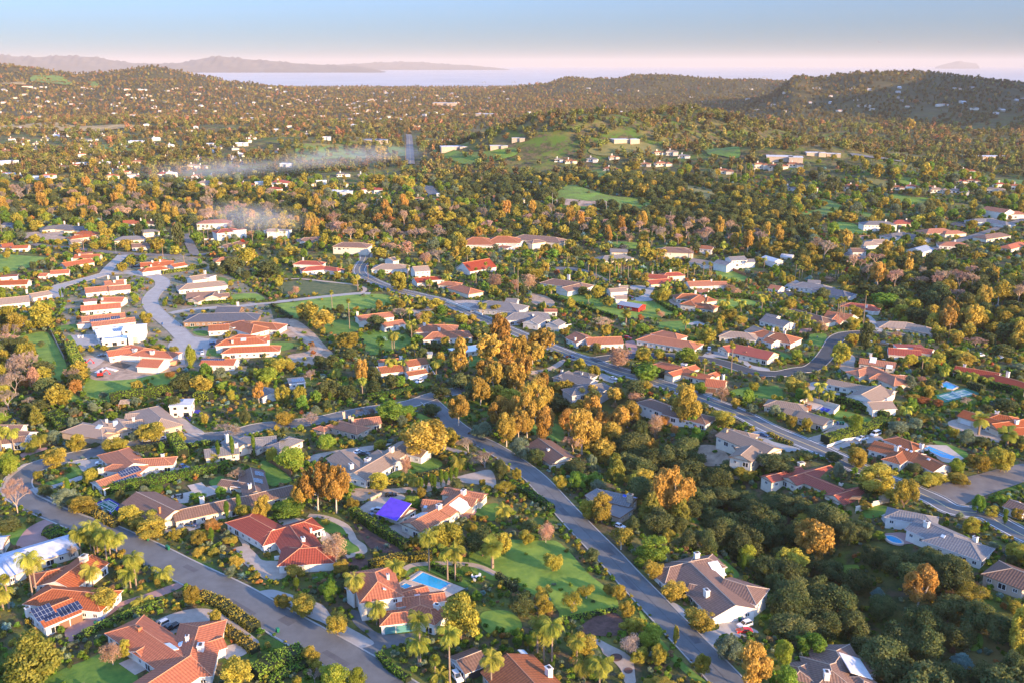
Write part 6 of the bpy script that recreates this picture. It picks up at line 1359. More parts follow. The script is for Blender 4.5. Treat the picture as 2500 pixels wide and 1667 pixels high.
TR='''A q745,150,395 q870,80,385 q840,150,375 q985,170,465 q1015,205,405 q1075,190,395 q900,170,380 q310,390,825 q345,420,790 f85,590,880 q30,690,890 q1255,380,700 q1200,520,690 q1500,510,630 q860,490,710 q1305,780,840 b950,640,900,340 b1760,640,850,180 p330,930,1530,620 z1040,1150,1400,250 b1160,1150,1330,150 b1980,870,1050,150 b2180,1290,1640,340 b1400,0,225,330 b1250,0,150,200 b1610,130,260,120 b1830,140,290,200 r1960,30,160,190 b2120,190,290,150 x650,290,450 b2170,370,500,150 o2110,480,600,130 b1820,300,400,130 b1960,310,390,130 k1700,1000,1090,130 b1620,860,900,80 k40,0,160,260 b1450,600,700,60
B z740,150,470,270 l370,430,610,230 q1590,190,540 q1760,320,620 q1830,320,630 q1285,450,660 q915,570,870 q1110,830,1030 q1510,950,1410 q1490,1150,1410 q1780,1100,1600 f1645,1330,1500 q1690,1440,1520 d2170,280,510 b1740,30,380,400 b1450,210,330,130 k2080,90,400,330 b2270,150,380,200 b1880,710,1190,480 g690,590,830,150 b430,700,940,320 b750,870,1130,260 y730,1340,1640,310 y930,1400,1640,200 b510,1200,1390,180 q2160,1310,1640 g2030,700,820,130 g945,360,430,90 g570,540,620,170 g620,640,740,120 x540,1400,1560,140 o1050,560,610,80 b1270,180,250,70 b250,720,880,170 k830,600,700,130 b640,40,110,90
C b130,140,290,160 z310,70,280,170 b375,340,540,210 l285,620,810,190 l550,700,920,230 l680,620,790,180 b1290,410,620,190 b1485,590,810,240 b1720,830,1080,310 l1000,100,340,290 g1310,170,450,340 g1170,390,490,120 b1440,130,280,150 k1630,120,340,220 k1780,130,390,220 k1540,20,190,180 b1110,920,1110,230 w1090,1080,1300,260 b1170,1210,1370,200 o1980,1090,1350,320 e2200,1110,1640,420 b1740,1280,1510,160 b1500,1040,1240,60 b1340,1190,1410,170 b640,1060,1310,300 y180,1100,1230,120 q290,1060,1370 q365,1010,1400 q800,1360,1640 b1370,1460,1640,350 g50,1040,1210,140 k90,700,960,260 b980,640,800,150 b880,640,760,120 b1050,780,960,180 b1250,1050,1160,90 b1400,1250,1360,100 o760,1250,1340,140 q650,1330,1560
D e410,0,500,440 e1360,430,920,360 k1650,340,580,300 b2250,780,930,170 j1770,1230,1410,230 j1010,650,790,160 g390,1050,1310,330 y140,1150,1420,190 y1010,150,260,130 b1860,20,190,190 o1890,290,420,190 b2290,240,450,250 b2290,830,1330,300 l1850,600,860,310 c2170,30,110 o2060,250,350,120 k560,380,640,300 k820,480,760,300 k200,850,1160,420 k520,880,1200,330 k760,860,1200,330 k1200,950,1320,430 k1450,1000,1400,380 k1040,700,1000,300 k640,600,900,330 k440,540,860,280 k120,280,520,260 k320,300,560,260 k960,260,520,280 k1180,300,560,300 k1650,700,1000,330 k1900,760,1080,330 k1750,950,1260,300 k2120,880,1200,330 k1980,1350,1640,330 k1700,1330,1620,320 k1500,1300,1600,330 k2200,1250,1600,260 k1450,280,480,280 k860,30,240,260 k740,60,300,240 k60,520,760,200 b1720,380,600,200 k900,1100,1400,330
E n165,1200,1520,210 y100,940,1160,200 b520,880,1090,240 b710,760,950,180 b1070,780,960,240 b1400,640,860,300 o500,730,870,160 o680,610,770,130 o1240,740,860,120 o1250,430,530,110 o690,530,620,100 b840,1070,1260,160 o960,1060,1150,110 o600,1260,1450,230 b750,1300,1500,320 g1430,1220,1330,170 g1815,1290,1400,170 g2030,1250,1360,120 c2140,800,1030 c2010,850,1040 c2335,790,1000 c2090,1400,1600 c2200,1340,1540 n2190,1080,1250,150 x2115,650,810,260 b1670,760,860,90 k420,1230,1350,150 b1840,1450,1570,150 b1220,1400,1600,260 b1430,1440,1600,220 z140,60,200,100 z320,160,380,130 r225,250,370,130 r430,330,410,90 y620,180,300,110 r690,270,420,160 b40,10,140,110 b40,150,360,120 p340,490,710,170 k1680,200,410,250 b1850,220,410,220 r1560,200,270,120 q370,780,910 q280,840,950 q130,720,940 q20,720,950 b350,1110,1200,110 k880,850,900,110 o1640,680,750,90 k380,440,560,200 o860,460,540,100 x80,370,560,200 x60,520,640,160 x300,430,540,140 o960,380,460,100 k1780,1060,1160,100 b1960,950,1050,110 b2240,1400,1560,200 k1620,420,600,150 g1490,850,950,60 z590,440,500,60
F e1560,580,1020,520 e570,990,1490,330 e740,1030,1510,300 e420,1100,1490,220 b1130,1100,1300,220 z1375,970,1170,120 y320,860,1120,300 b150,880,1060,130 y650,760,920,220 x510,560,710,200 x1010,510,630,200 b270,550,700,210 g1250,450,680,330 b250,320,510,150 b400,330,510,140 y100,150,320,220 e30,280,500,130 b200,70,220,240 e970,90,350,160 g1330,240,350,130 k1090,280,420,150 k660,260,470,240 k840,310,470,180 g550,370,510,120 c680,400,515 q1240,90,240 q1280,100,230 q1355,100,230 q1655,90,260 q740,180,290 e1860,400,710,220 o2070,630,820,240 x1950,800,970,180 x2100,920,1090,240 b2260,1020,1140,130 l2290,1190,1330,200 y1430,1330,1450,180 b1140,820,920,150 g300,1330,1520,400 b60,1330,1570,180 c1520,1190,1310 c1565,1160,1300 c1615,1150,1290 c1640,1160,1330 c1700,1110,1270 c1745,1130,1260 c1790,1100,1240 c1838,1090,1210 q2270,1440,1568 e2280,60,330,260 e2120,60,300,200 x500,190,290,110 g1380,490,640,220 b880,820,900,90 b740,640,760,120 o1340,600,720,110 k1780,700,840,140 e2250,420,760,240 e2300,560,900,220 k2000,280,480,220 k1880,200,380,240 e2060,240,520,200 k1700,330,470,200 k1620,480,620,180 q1860,1000,1100 b1720,960,1020,90 b1300,1180,1240,80 q1450,1170,1250 b2110,1240,1310,120 q1400,1150,1230
G e140,250,840,280 e50,100,760,220 e250,230,620,280 e60,480,860,200 e640,500,970,380 e520,520,820,240 e820,540,830,280 e900,640,930,260 e1060,440,720,300 e950,320,500,190 z1140,370,500,170 b1600,300,690,310 z1310,590,810,200 r1400,590,710,130 r1490,690,790,90 e1270,800,1020,150 e1410,860,1050,110 k1590,780,1030,260 p950,900,1220,240 p1530,1240,1640,260 e1460,1020,1590,420 b820,1300,1600,240 p1270,1250,1600,260 b700,1360,1560,220 n560,780,970,190 k580,980,1140,250 b440,1140,1290,130 g600,1100,1300,200 g760,1110,1260,190 p1110,1110,1310,140 k1120,260,440,260 g1240,120,290,270 b620,80,210,150 b750,140,270,120 z960,0,170,270 b1200,0,110,170 b1360,10,100,120 y1620,0,130,200 f1760,100,300 f2010,-40,240 g1715,290,410,170 z1920,330,490,160 g2160,360,520,130 b2220,290,390,110 b1945,540,700,240 b2050,440,550,110 o2200,490,600,140 x1860,730,850,120 o80,800,1010,200 k220,890,1070,160 b40,1080,1210,100 b2130,1040,1210,250 q1590,160,250 q1690,200,300 q1450,130,200 k420,380,560,300 e700,300,560,260 k560,420,600,260 k1000,760,960,260 k1100,900,1100,260 e850,780,1000,220 k1180,640,860,200 k1500,430,560,160 k1380,1150,1300,160 k1750,1180,1400,330 k1950,1230,1460,330 k1600,1330,1568,300 k1850,1420,1640,330 k2100,1250,1480,330 k2250,1350,1568,300 k2000,1000,1160,260 k1950,1040,1200,200 g1650,560,700,150 g1700,700,850,150 k1750,480,560,120 k980,1030,1180,220 b1180,1250,1360,140 o780,1180,1330,170
H b240,240,420,240 q370,370,500 q465,300,490 q550,390,520 b660,-40,150,180 q630,30,170 y800,590,790,150 o1190,640,770,220 o1340,620,760,150 d1930,610,790,170 d2190,740,900,180 b1925,930,1140,240 b2130,870,1130,250 k1960,790,910,170 b810,870,1090,240 k600,920,1040,170 o640,1030,1210,120 b990,1010,1320,400 b1240,1160,1480,250 b1490,1090,1270,300 b1740,1100,1240,240 k1360,1030,1140,180 k60,910,1140,340 b210,590,730,120 b350,620,750,120 o60,500,630,130 b1690,700,830,130 q1610,160,300 q1770,200,310 q1830,210,320 q1860,230,340 q2000,250,350 b1290,40,180,150 b1500,60,170,160 b1560,30,150,130 b1800,20,160,240 q1265,520,610 g1920,1330,1510,150 g2130,1330,1430,130 b2050,1420,1540,160 b400,1450,1620,430 b50,1460,1620,180 b890,1380,1480,140 w1060,1320,1420,110 k340,920,1010,170 x1830,440,530,110 b1700,480,540,90 k2000,500,590,140 k2180,430,560,240 k500,1380,1600,300 k240,1300,1520,330 k60,1280,1480,320 o2300,120,200,160 g980,250,320,130 o1300,240,380,120 k2290,190,270,120 z1400,240,300,110 b1330,400,480,150 r1420,420,500,170 r1550,450,530,120 b1130,1270,1400,170 b1420,580,680,150 k900,1200,1330,150 k420,1420,1568,200 k2300,780,900,120 c2175,1470,1568 b2280,1450,1568,120 g2050,1340,1410,100 b680,280,340,60
I b400,880,1140,270 b290,1040,1150,110 k1640,160,400,120 k1470,80,260,110 b980,200,320,120 b1150,310,410,160 b1440,300,420,160 f940,80,190 f1690,440,530 f20,90,280 b350,130,230,130 b170,70,220,110 f1880,220,390 f1770,200,300 f1830,190,300 f1910,190,310 f1950,200,300 f2090,250,440 f2320,170,360 f2250,90,240 q2030,390,450 q2160,350,430 q1990,320,400 f1740,210,300 f2140,100,200 f2210,80,180 b2260,380,560,180 k2150,470,640,220 b430,320,370,60 b540,310,370,80 b980,290,390,110 b1380,310,400,90 b1610,370,460,130 k1080,90,200,130 k1280,170,320,100 k860,170,240,90 b1780,60,150,160 b1660,90,180,120 n1180,20,130,160 n1050,10,120,150 n900,0,110,140 x1340,0,70,150 b600,0,100,160 b480,10,100,140 b60,1080,1200,110 n80,1170,1300,200 b40,1320,1440,120 z140,1380,1510,90 z280,1480,1568,130 b240,1200,1280,70 k380,1240,1300,80 k390,1420,1510,90 b750,1290,1350,60 b840,1300,1350,60 b960,1280,1340,90 b1420,1270,1330,150 b1600,1290,1350,100 c580,760,830 c610,770,840 b1200,470,560,130 b1120,520,620,110 b700,340,420,110 b870,340,420,100 b380,500,570,80 b530,440,500,80 b330,610,680,60 b440,740,790,90 y1760,1280,1490,100 b2300,400,520,140 b1370,990,1060,70 b1350,1030,1100,80 b650,560,620,70 k1640,850,920,120 b2120,1330,1380,50 k2040,560,640,140 f1340,430,470
J f700,790,960 f860,870,1140 q1250,1160,1330 q1270,1170,1340 b620,950,1150,260 b480,870,1060,220 k1100,1000,1150,180 b850,1140,1340,240 b1310,600,800,200 n1340,930,1060,160 z1500,980,1070,90 z2200,630,780,180 b2190,730,840,140 z1390,330,480,190 e2160,1150,1490,300 e2300,1200,1500,200 f2020,580,720 f2110,530,670 f1765,520,630 f1395,560,690 f1940,430,560 f785,510,640 f680,490,620 q2080,890,1010 q1520,830,950 q1400,840,940 q1270,840,940 f1300,480,580 q1590,680,760 q1760,630,730 q1730,640,720 b210,660,760,90 z370,740,830,90 z320,790,840,80 b1060,320,400,110 z1250,340,420,110 b1690,310,400,130 b1520,310,390,130 x1680,400,530,170 b1830,380,520,110 b1920,380,500,120 b2050,380,470,120 z1560,430,550,130 z1850,330,400,60 b1130,380,500,200 k1050,480,560,130 b910,670,740,90 k1780,540,640,100 b1650,850,960,180 b1500,900,960,160 g1700,910,1010,100 b2200,900,1000,130 b2280,980,1080,160 b1890,990,1100,130 k1440,1070,1200,160 g1480,1180,1280,140 q1430,1060,1240 k2060,1090,1230,200 k2270,1110,1240,160 k1650,1240,1340,160 b1740,1200,1300,90 k860,1300,1420,160 e970,1370,1630,150 k700,1360,1480,150 k600,1370,1500,140 b170,1390,1530,220 g100,1470,1640,220 x500,1500,1600,100 k2080,270,400,110 n750,150,310,170 n870,210,330,150 x1080,220,330,140 x1250,210,330,130 x1360,240,330,110 x1460,210,330,120 x1660,210,320,130 z1190,340,400,90 n2150,140,230,180 r480,110,170,90 r590,120,180,90 r670,90,160,90 r1120,80,180,130 r1240,100,190,130 b1640,10,170,180 k1900,40,160,160 b1460,40,150,140 b1900,220,310,140 b2080,210,290,140 b640,260,370,110 b740,280,370,120 b300,120,240,200 b500,230,300,110 b150,120,230,160 f30,180,290 f200,230,360 f270,240,370 k240,420,500,120 b330,370,470,200 q280,480,560 k120,500,680,260 b40,590,660,80 b1330,860,960,100 b1550,960,1060,150 b1990,1000,1070,90
K f480,510,640 f515,540,640 f700,520,660 f770,530,690 f895,570,720 f945,500,650 f975,500,670 f1000,500,640 f1025,520,650 f1065,530,700 f1090,530,680 f1610,540,690 f1755,530,680 f1810,530,670 f1825,540,660 f1330,440,530 f1390,440,540 f1370,450,540 f1580,560,690 f1670,560,680 f20,540,680 f55,560,830 f1290,540,640 f1330,540,640 d1045,970,1110 d360,740,850 q660,620,720 q450,640,750 n840,1020,1160,200 z150,630,790,180 z20,680,800,110 b500,400,480,110 z1080,260,350,110 n1600,150,310,180 n1790,200,350,130 z1210,210,290,140 n2040,260,370,150 n1730,220,330,110 n1480,210,290,90 n560,110,170,140 n430,70,170,160 n700,110,180,120 n860,130,210,110 n1040,200,290,110 n1200,110,180,130 b310,150,260,140 b470,180,300,120 e260,1110,1390,280 e190,1240,1490,200 b1380,750,900,200 b790,730,860,150 b650,740,830,130 b880,840,940,140 g1190,1080,1190,170 k1820,970,1070,200 b1780,1110,1270,200 b1900,1050,1220,80 y1600,1290,1440,210 b1210,1290,1410,170 b1350,1300,1410,120 f2010,1280,1550 z970,1290,1490,270 q1950,870,1010 q2100,870,1000 q2290,820,990 b2000,940,1060,160 b2100,1010,1100,130 k2100,1190,1270,190 r1180,1000,1080,80 z1370,970,1040,80 b2250,1170,1240,90 b680,1270,1330,150 b780,1260,1340,120 b1690,1240,1330,100 k1680,330,450,110 d1940,350,450 b1890,390,450,110 z2050,760,840,110 z2000,720,800,110 b280,890,960,90 z100,1040,1110,150 y260,730,820,90 k100,740,900,60 k1560,230,310,120 b1130,590,690,120 b860,530,640,140 b1240,380,520,150 b1340,390,500,150 b1500,480,600,140 q1440,700,760 q1400,720,800 q1530,700,760 b1230,700,770,80 z1030,360,430,110 b540,310,400,160 q820,360,440 q890,350,430 b720,300,370,130 g370,400,500,160 b200,560,690,200 b300,520,640,120 g150,400,480,130 b1980,820,900,50 k1290,180,260,120 b2280,470,540,120 b1510,1240,1310,60 b1340,950,1010,60 b480,1130,1200,100 b2330,620,700,110
L n780,450,630,160 n980,440,560,150 n1000,550,660,150 n1160,580,770,190 n1380,640,770,150 n1540,630,800,150 n1750,590,790,190 n1850,620,810,150 l2110,680,930,220 n2290,730,930,140 n1730,760,880,130 x510,330,520,160 f640,550,690 f670,570,690 f615,570,700 f690,560,680 f650,850,1090 f630,870,1090 f690,850,1080 f670,860,1070 f875,800,1090 q740,640,730 q820,670,740 f250,520,680 f285,560,680 f310,570,680 f400,570,670 k890,1080,1350,130 b660,1250,1480,190 b760,1170,1290,130 r790,1200,1290,60 g1070,790,950,260 b1370,90,200,160 k2150,1250,1400,230 q640,1360,1480 b780,1020,1150,150 b790,910,1050,160 b1560,1100,1230,150 z1180,1150,1220,110 z1050,1160,1220,90 n1900,1190,1300,200 b1300,1370,1480,130 b1010,1280,1380,110 b1560,1330,1430,150 b1770,1310,1430,200 b1660,1300,1400,120 q130,940,1040 q190,960,1070 q270,980,1110 q340,990,1120 q375,1050,1160 q240,990,1090 f390,930,1030 f440,940,1060 f500,960,1040 z490,1050,1180,130 b450,1080,1180,90 b200,850,960,130 g490,900,970,130 k500,750,880,160 k290,800,860,120 b130,610,730,90 b200,640,720,90 b340,480,620,160 b440,450,560,110 b80,330,440,140 k1000,900,990,100 o580,860,940,90 b20,610,700,60 r750,1200,1270,50 z560,650,720,110 b740,730,820,130 k940,710,830,260 b1900,900,1100,220 b2220,900,1080,260 b2080,1060,1200,180 k1500,780,960,160 k1650,860,1020,180 b2300,1050,1280,200 p2260,1120,1290,170 b1800,930,1100,160 k1420,800,950,160 b1300,840,950,150 b1990,960,1100,160 b1620,900,1000,120 b2250,620,760,160 b2000,560,690,160 b1950,430,490,100 k1780,350,480,180 k1400,250,350,120 b1420,80,170,150 k800,270,380,70 b220,30,140,100 b740,60,160,200
M b860,1080,1190,90 p700,900,1030,50 b600,1020,1100,110 b160,980,1050,60 b20,1420,1568,60
N b1030,960,1060,60 b1150,960,1060,170 k330,1020,1080,120 f1030,1140,1230 f1540,1240,1310 f1090,1180,1250 f1210,1200,1250 f990,1240,1320 b1400,1380,1500,120 b1130,1220,1340,220 b700,1300,1400,130
O b1180,1300,1450,180 b1050,1150,1250,100 b1130,1100,1200,110 b230,1240,1320,100 f2060,1120,1280 f2100,1110,1270 f2140,1120,1270 f2180,1120,1270 f2220,1130,1260 f2010,1150,1260 f1990,1240,1340 f1700,1050,1120 f1540,1070,1150
P e1290,710,850,130 k610,1250,1400,80 b1430,1120,1290,150 b1160,1160,1260,110 b1000,1130,1260,130 b1480,1440,1510,70 b890,450,500,60 b1000,760,840,80 r1350,540,580,60'''
for ln in TR.split('\n'):
 t,rest=ln[0],ln[2:]
 for e in rest.split():
  k=e[0];v=[float(q)for q in e[1:].split(',')];tree_px(t,v[0],v[1],v[2],k,v[3]if len(v)>3 else None)
for w in ROOFMASK:
 mark([w.P(u,v,0)[:2]for u,v in((-w.e0-.5,-w.w/2-.5),(w.L+w.e1+.5,-w.w/2-.5),(w.L+w.e1+.5,w.w/2+.5),(-w.e0-.5,w.w/2+.5))],2)
HD=[('tall clipped hedge along the gravel court of the purple tarp house','B',[(890,30),(1130,190),(1390,350)],2.6,3.4,'leaf_hedge'),('golden lit hedge behind the white villa','B',[(1040,520),(1300,455),(1620,430)],2.2,2.8,'leaf_olive'),('dark hedge right of the pool lawn','B',[(1610,500),(1880,640)],1.5,2,'leaf_hedge'),('short clipped hedge by the orchard fence','B',[(2215,600),(2380,730)],1.8,2.2,'leaf_oak'),('broad dark shrub hedge at the bottom street','B',[(-20,1530),(200,1410),(430,1320)],5,3.2,'leaf_green'),('second lower hedge at the bottom street','B',[(100,1580),(470,1400)],2.4,1.6,'leaf_green'),('rounded hedge at the driveway mouth','B',[(1130,1320),(1230,1440),(1400,1560)],2,1.6,'leaf_green'),('long wall like hedge below the solar house','E',[(940,1340),(1300,1270),(1800,1170),(2100,1110)],3.0,3.6,'leaf_hedge'),('low street hedge in front of the sport court','E',[(760,1480),(1070,1640)],3,2.2,'leaf_olive'),('wide sloping hedge right of the twin dark trees','E',[(450,640),(560,690),(620,780)],7,3.5,'leaf_hedge'),('tall dark hedge under the building lot meadow','E',[(1015,500),(1300,455),(1590,415)],2.6,5,'leaf_hedge'),('thin hedge left of the grey zigzag ranch','E',[(730,580),(860,560),(990,540)],2,3.4,'leaf_hedge'),('bright hedge above the basketball drive','E',[(1800,470),(1940,480)],5,4,'leaf_bright'),('bright steep hedge between the two houses of the hairpin','E',[(1580,850),(1640,930),(1690,1010)],4.2,4,'leaf_bright'),('yellow green hedge left of the building lot','I',[(650,1330),(680,1420),(760,1560)],5,5,'leaf_bright'),('low hedge along the upper bend of the residential street','E',[(1180,950),(1350,935),(1540,900)],2,2.4,'leaf_oak'),('clipped hedge under the slate grey house','E',[(1740,915),(1850,895),(1940,880)],2.4,2,'leaf_green'),('shrubby hedge around the oval lawn of the tan ranch','F',[(1210,1250),(1400,1210),(1600,1170),(1850,1130)],2,1.6,'leaf_olive'),('clipped hedge right of the residential street','G',[(0,1270),(180,1370),(370,1500)],2.6,2.4,'leaf_hedge'),('dark hedge under the stepped villa','F',[(1020,470),(1250,440),(1530,380)],3,2.6,'leaf_hedge'),('flowering hedge at the driveway of the corner villa','A',[(2030,1060),(2180,1160),(2350,1290)],3,1.6,'leaf_olive'),('long loose hedge between the brick drive and corner villa','A',[(700,1180),(960,1040),(1250,930),(1500,850)],2.2,1.5,'leaf_green'),('street side shrub hedge beside the corner villa','A',[(1830,780),(2040,860),(2160,960),(2350,1080)],3.6,2,'leaf_olive'),('low box hedge on the planted island of the pink drive','A',[(450,180),(560,220),(640,180)],6,1.2,'leaf_green'),('long yellow green hedge below the white L shaped house','H',[(560,470),(800,540),(1100,650)],2.6,3.2,'leaf_hedge'),('long double hedge between the rust roofed house and the tennis court','H',[(1290,140),(1600,230),(2000,350),(2350,440)],3,3.6,'leaf_hedge'),('dark hedge behind the tennis court','H',[(1830,360),(1980,400)],3,3.5,'leaf_oak'),('bright bushy hedge along the sloping drive of the pickup','H',[(520,870),(740,810),(930,760),(1070,700)],5,3.4,'leaf_bright'),('orange tipped hedge beside the main road','H',[(0,790),(120,850),(220,890)],2,1.4,'leaf_olive'),('clipped boundary hedge of the barn field','K',[(340,850),(600,930),(800,1000),(960,1050)],2.4,2.4,'leaf_hedge'),('clipped hedge right of the barn field','K',[(1330,890),(1450,970),(1560,1010)],2.6,2.8,'leaf_hedge'),('long clipped hedge below the two part villa','K',[(1780,845),(2000,850),(2250,875)],3,3,'leaf_hedge'),('big dome clipped hedge beside the main road','G',[(1130,210),(1250,240),(1350,275)],8,4,'leaf_hedge'),('thin hedge around the dry fenced plot','J',[(-10,905),(180,890),(20,790)],1.6,1.6,'leaf_hedge'),('dark hedge left of the green field','J',[(150,930),(230,990),(320,1050)],2,2,'leaf_oak'),('bright hedge below the red roofed chimneyed house','I',[(1490,640),(1700,610),(1890,575)],2.6,2.6,'leaf_bright'),('long hedge between the grey gabled and navy houses','I',[(1740,925),(2050,905),(2350,885)],2,2,'leaf_hedge'),('hedge lining the loop house garden','I',[(1210,800),(1280,760),(1310,700)],2.4,2,'leaf_green'),('dense hedge strip behind the circular drive','K',[(960,700),(1100,740),(1300,740)],3,2.4,'leaf_oak'),('hedge row under the palm thicket','K',[(450,500),(600,530),(820,560)],5,4,'leaf_oak'),('low bright hedge strip left of the shared orchard','C',[(470,1000),(700,950),(950,900)],2,1,'leaf_bright'),('clipped hedge in front of the stone pink house','K',[(1555,925),(1640,920)],2,2.4,'leaf_hedge'),('hedge beside the right hand villa ridge street','L',[(2080,100),(2350,110)],4,4,'leaf_oak')]
for i,(l,t,pts,w,h,lf)in enumerate(HD):
 P=[hz(t,*p)for p in pts];hedge(l,P,w,h,lf)
 for a,b in zip(P[:-1],P[1:]):
  d=Vector((b.x-a.x,b.y-a.y)).normalized()*1.0;n=Vector((-d.y,d.x))*(w/2+.5);a2,b2=a.to_2d(),b.to_2d();mark([a2+n,b2+n,b2-n,a2-n],2)
car('blue and white off road car with open top beside the corner villa','A',1485,1050,1420,1080,'suv','paint_silver');car('dark pickup truck next to the off road car','A',1560,1080,1500,1110,'pickup','paint_black')
car('dark blue car on the drive behind the golden street trees','A',1750,130,1820,135,'car','paint_blue');car('white car in front of the brown carport','B',1845,1530,1880,1580,'suv','paint_white')
car('blue car behind the tall hedge and purple tarp','B',1070,50,1100,80,'car','paint_blue');car('silver car half under the purple tarp carport','F',1110,1500,1040,1490,'suv','paint_silver');car('black car on the gravel court above the tarp','F',1240,1355,1300,1350,'car','paint_black')
car('white car with dark glass roof on the driveway','C',2135,1050,2080,1060,'suv','paint_white');car('bright red car next to the white car','C',2130,1105,2060,1100,'car','paint_red');car('white car parked in shade under the grey green tree','C',985,140,1010,150,'car','paint_white')
car('white car on the tan ranch forecourt','F',925,965,880,985,'car','paint_white');car('dark car next to the white one on the tan ranch forecourt','F',1000,975,1040,980,'car','paint_grey');car('white car in front of the stepped villa','F',1500,315,1470,325,'suv','paint_white')
car('white sports car beside the red clay solar house','E',930,1060,870,1065,'car','paint_white');car('dark car on the drive by the purple court','E',1635,620,1660,630,'car','paint_blue');car('white car at the kerb under the large oak','E',1480,840,1430,850,'car','paint_white');car('pale car behind the oak at the kerb','E',1355,855,1310,860,'car','paint_silver')
car('blue car in the walled yard right of the bright hedge','E',1680,1095,1700,1105,'car','paint_blue');car('white car on the slate house driveway','G',930,285,960,295,'car','paint_white');car('blue car driving on the main road','G',545,85,500,60,'car','paint_blue');car('blue car outside the taupe ranch','G',2310,805,2350,815,'car','paint_blue')
car('white pickup truck on the sloping drive','H',860,840,815,850,'pickup','paint_white');car('white van behind the pickup truck','H',985,800,940,815,'van','paint_white');car('black car by the kidney pool house','D',1170,85,1210,110,'car','paint_black')
car('white car on the left of the highest right lane','L',1950,1390,2000,1390,'suv','paint_white');car('white pickup truck by the orange tree','L',2125,1412,2160,1412,'pickup','paint_white');car('white car on the drive under the tall conifer','L',920,1262,960,1275,'suv','paint_white');car('grey car under the red parapet house trees','L',1070,1285,1110,1290,'suv','paint_grey')
car('white car left of the tan bent roof ranch','L',1125,1125,1150,1135,'suv','paint_white');car('silver car in front of the tan bent roof ranch','L',1345,1175,1310,1175,'car','paint_silver');car('white van at the dark paved yard','L',300,785,270,780,'van','paint_white');car('white car right of the van','L',350,795,380,800,'car','paint_white');car('white small car on the dark paved yard','L',178,795,200,800,'car','paint_white')
car('red car beside the tan gabled cottage','K',1085,855,1110,860,'car','paint_red');car('white suv on the mission house drive','K',1810,1330,1810,1300,'suv','paint_white');car('dark car behind the white suv','K',1815,1365,1790,1370,'car','paint_grey');car('red car by the orange L shaped house','K',1065,1235,1090,1240,'suv','paint_red')
car('silver car at the far right grey roofed house','K',2315,755,2350,760,'suv','paint_silver');car('dark suv at the cul-de-sac','I',1960,1285,2000,1280,'suv','paint_blue');car('blue car above the guest house','I',1848,1335,1850,1310,'car','paint_blue');car('white car right above the guest house','I',1858,1370,1860,1400,'car','paint_white')
car('white suv at the unfinished house','I',1570,1410,1610,1400,'suv','paint_white');car('dark car left of the unfinished house','I',940,1390,980,1385,'car','paint_grey');car('white car at the palm grove house','I',1930,415,1940,430,'car','paint_white');car('dark suv at the red orange house','I',1265,575,1290,570,'suv','paint_black');car('dark car by the red orange house carport','I',1215,580,1200,590,'car','paint_black')
for i,(t,x,y)in enumerate((('L',770,445),('L',830,440),('L',890,430),('L',900,415),('L',740,455),('L',860,460))):car('small pale car, %s from the left in the parking yard below the green mound'%('third','fourth','fifth','sixth','second','last')[i],t,x,y,x+20,y+4,'car',('paint_white','paint_silver')[i%2],group='cars in the parking yard')
for i,(x,y)in enumerate(((1408,1000),(1425,950),(1420,1050),(1406,930),(1434,985))):car('tiny car on the straight avenue, number %s'%('one','two','three','four','five')[i]+' counted from the smoke','N',x,y,x,y+20,'suv',('paint_white','paint_grey')[i%2],group='cars on the avenue')
for l,t,x,y,m in(('green bin on the verge by the golden street tree','A',1358,262,'bin_green'),('green bin near the brick mailbox','A',1535,338,'bin_green'),('second green bin just beside the first at the kerb','A',1548,348,'bin_green'),('green bin on the brick drive','A',880,1045,'bin_green'),('blue bin on the brick drive','A',920,1032,'bin_blue'),('rear blue bin on the brick drive','A',948,1010,'bin_blue'),('green bin at the sunlit bottom street edge','B',200,1105,'bin_green'),('green bin by the white garage of the brown ranch','C',2088,1000,'bin_green'),('blue bin by the white garage of the brown ranch','C',2110,1008,'bin_blue'),('blue bin beside the courtyard house','H',638,700,'bin_blue'),('green bin beside the courtyard house','H',665,700,'bin_green'),('second green bin beside the courtyard house','H',690,702,'bin_green'),('blue bin on the pale street corner','I',1490,1105,'bin_blue'),('blue bin across the pale street','I',1662,1120,'bin_blue'),('green bin at the road by the dark slab drive','G',1800,480,'bin_green'),('blue bin behind the tall hedge','B',1140,60,'bin_blue')):bin_(l,t,x,y,m)
tA=pole('tall wooden pole at the bend of the main road','J',1030,560,690,1);tB=pole('double armed wooden pole among the palms','J',1595,728,812,2);tC=pole('double armed wooden pole above the main road','J',2240,992,1105,2)
wires('power wires between the poles along the main road',[tA,tB,tC],(-1.1,1.1))
t1=pole('wooden pole before the orange turreted house','I',772,285,437,0);t2=pole('wooden pole behind the red orange house','I',1498,358,492,0);pole('curved street lamp on the upper street','I',1066,345,455,lamp=True,m='metal_grey',ang=.2)
t3=pole('wooden pole with crossarms over the dark evergreens','I',1345,95,205,2);t4=pole('wooden pole with crossarms by the creek trees','I',1670,55,150,2);wires('power wires over the upper street',[t3,t4],(-1,1));wires('long wire along the upper street',[t1,t2])
k1=pole('tall pole at the left end of the service road','O',370,1400,1555,0,'metal_grey');k2=pole('tall pole in the middle of the service road','K',862,-25,155,0,'metal_grey');k3=pole('tall pole at the dark hillside foot','K',1453,68,175,1,'metal_grey');k4=pole('tall pole beside the valley road','K',1970,195,282,1,'metal_grey');wires('transmission wires over the creek',[k1,k2,k3,k4],(-1.5,1.5))
pole('short pole by the round meadow','K',963,282,370,1);pole('double armed pole right of the autumn thicket','K',1640,385,500,2);pole('pole beside the brown hipped house','K',1250,300,380,1);pole('leaning wooden pole in the creek wood','L',1530,578,700,0);pole('wooden pole in the right hand trees','L',2090,690,850,0);pole('wooden pole behind the tan bent roof ranch','L',1655,1095,1260,1)
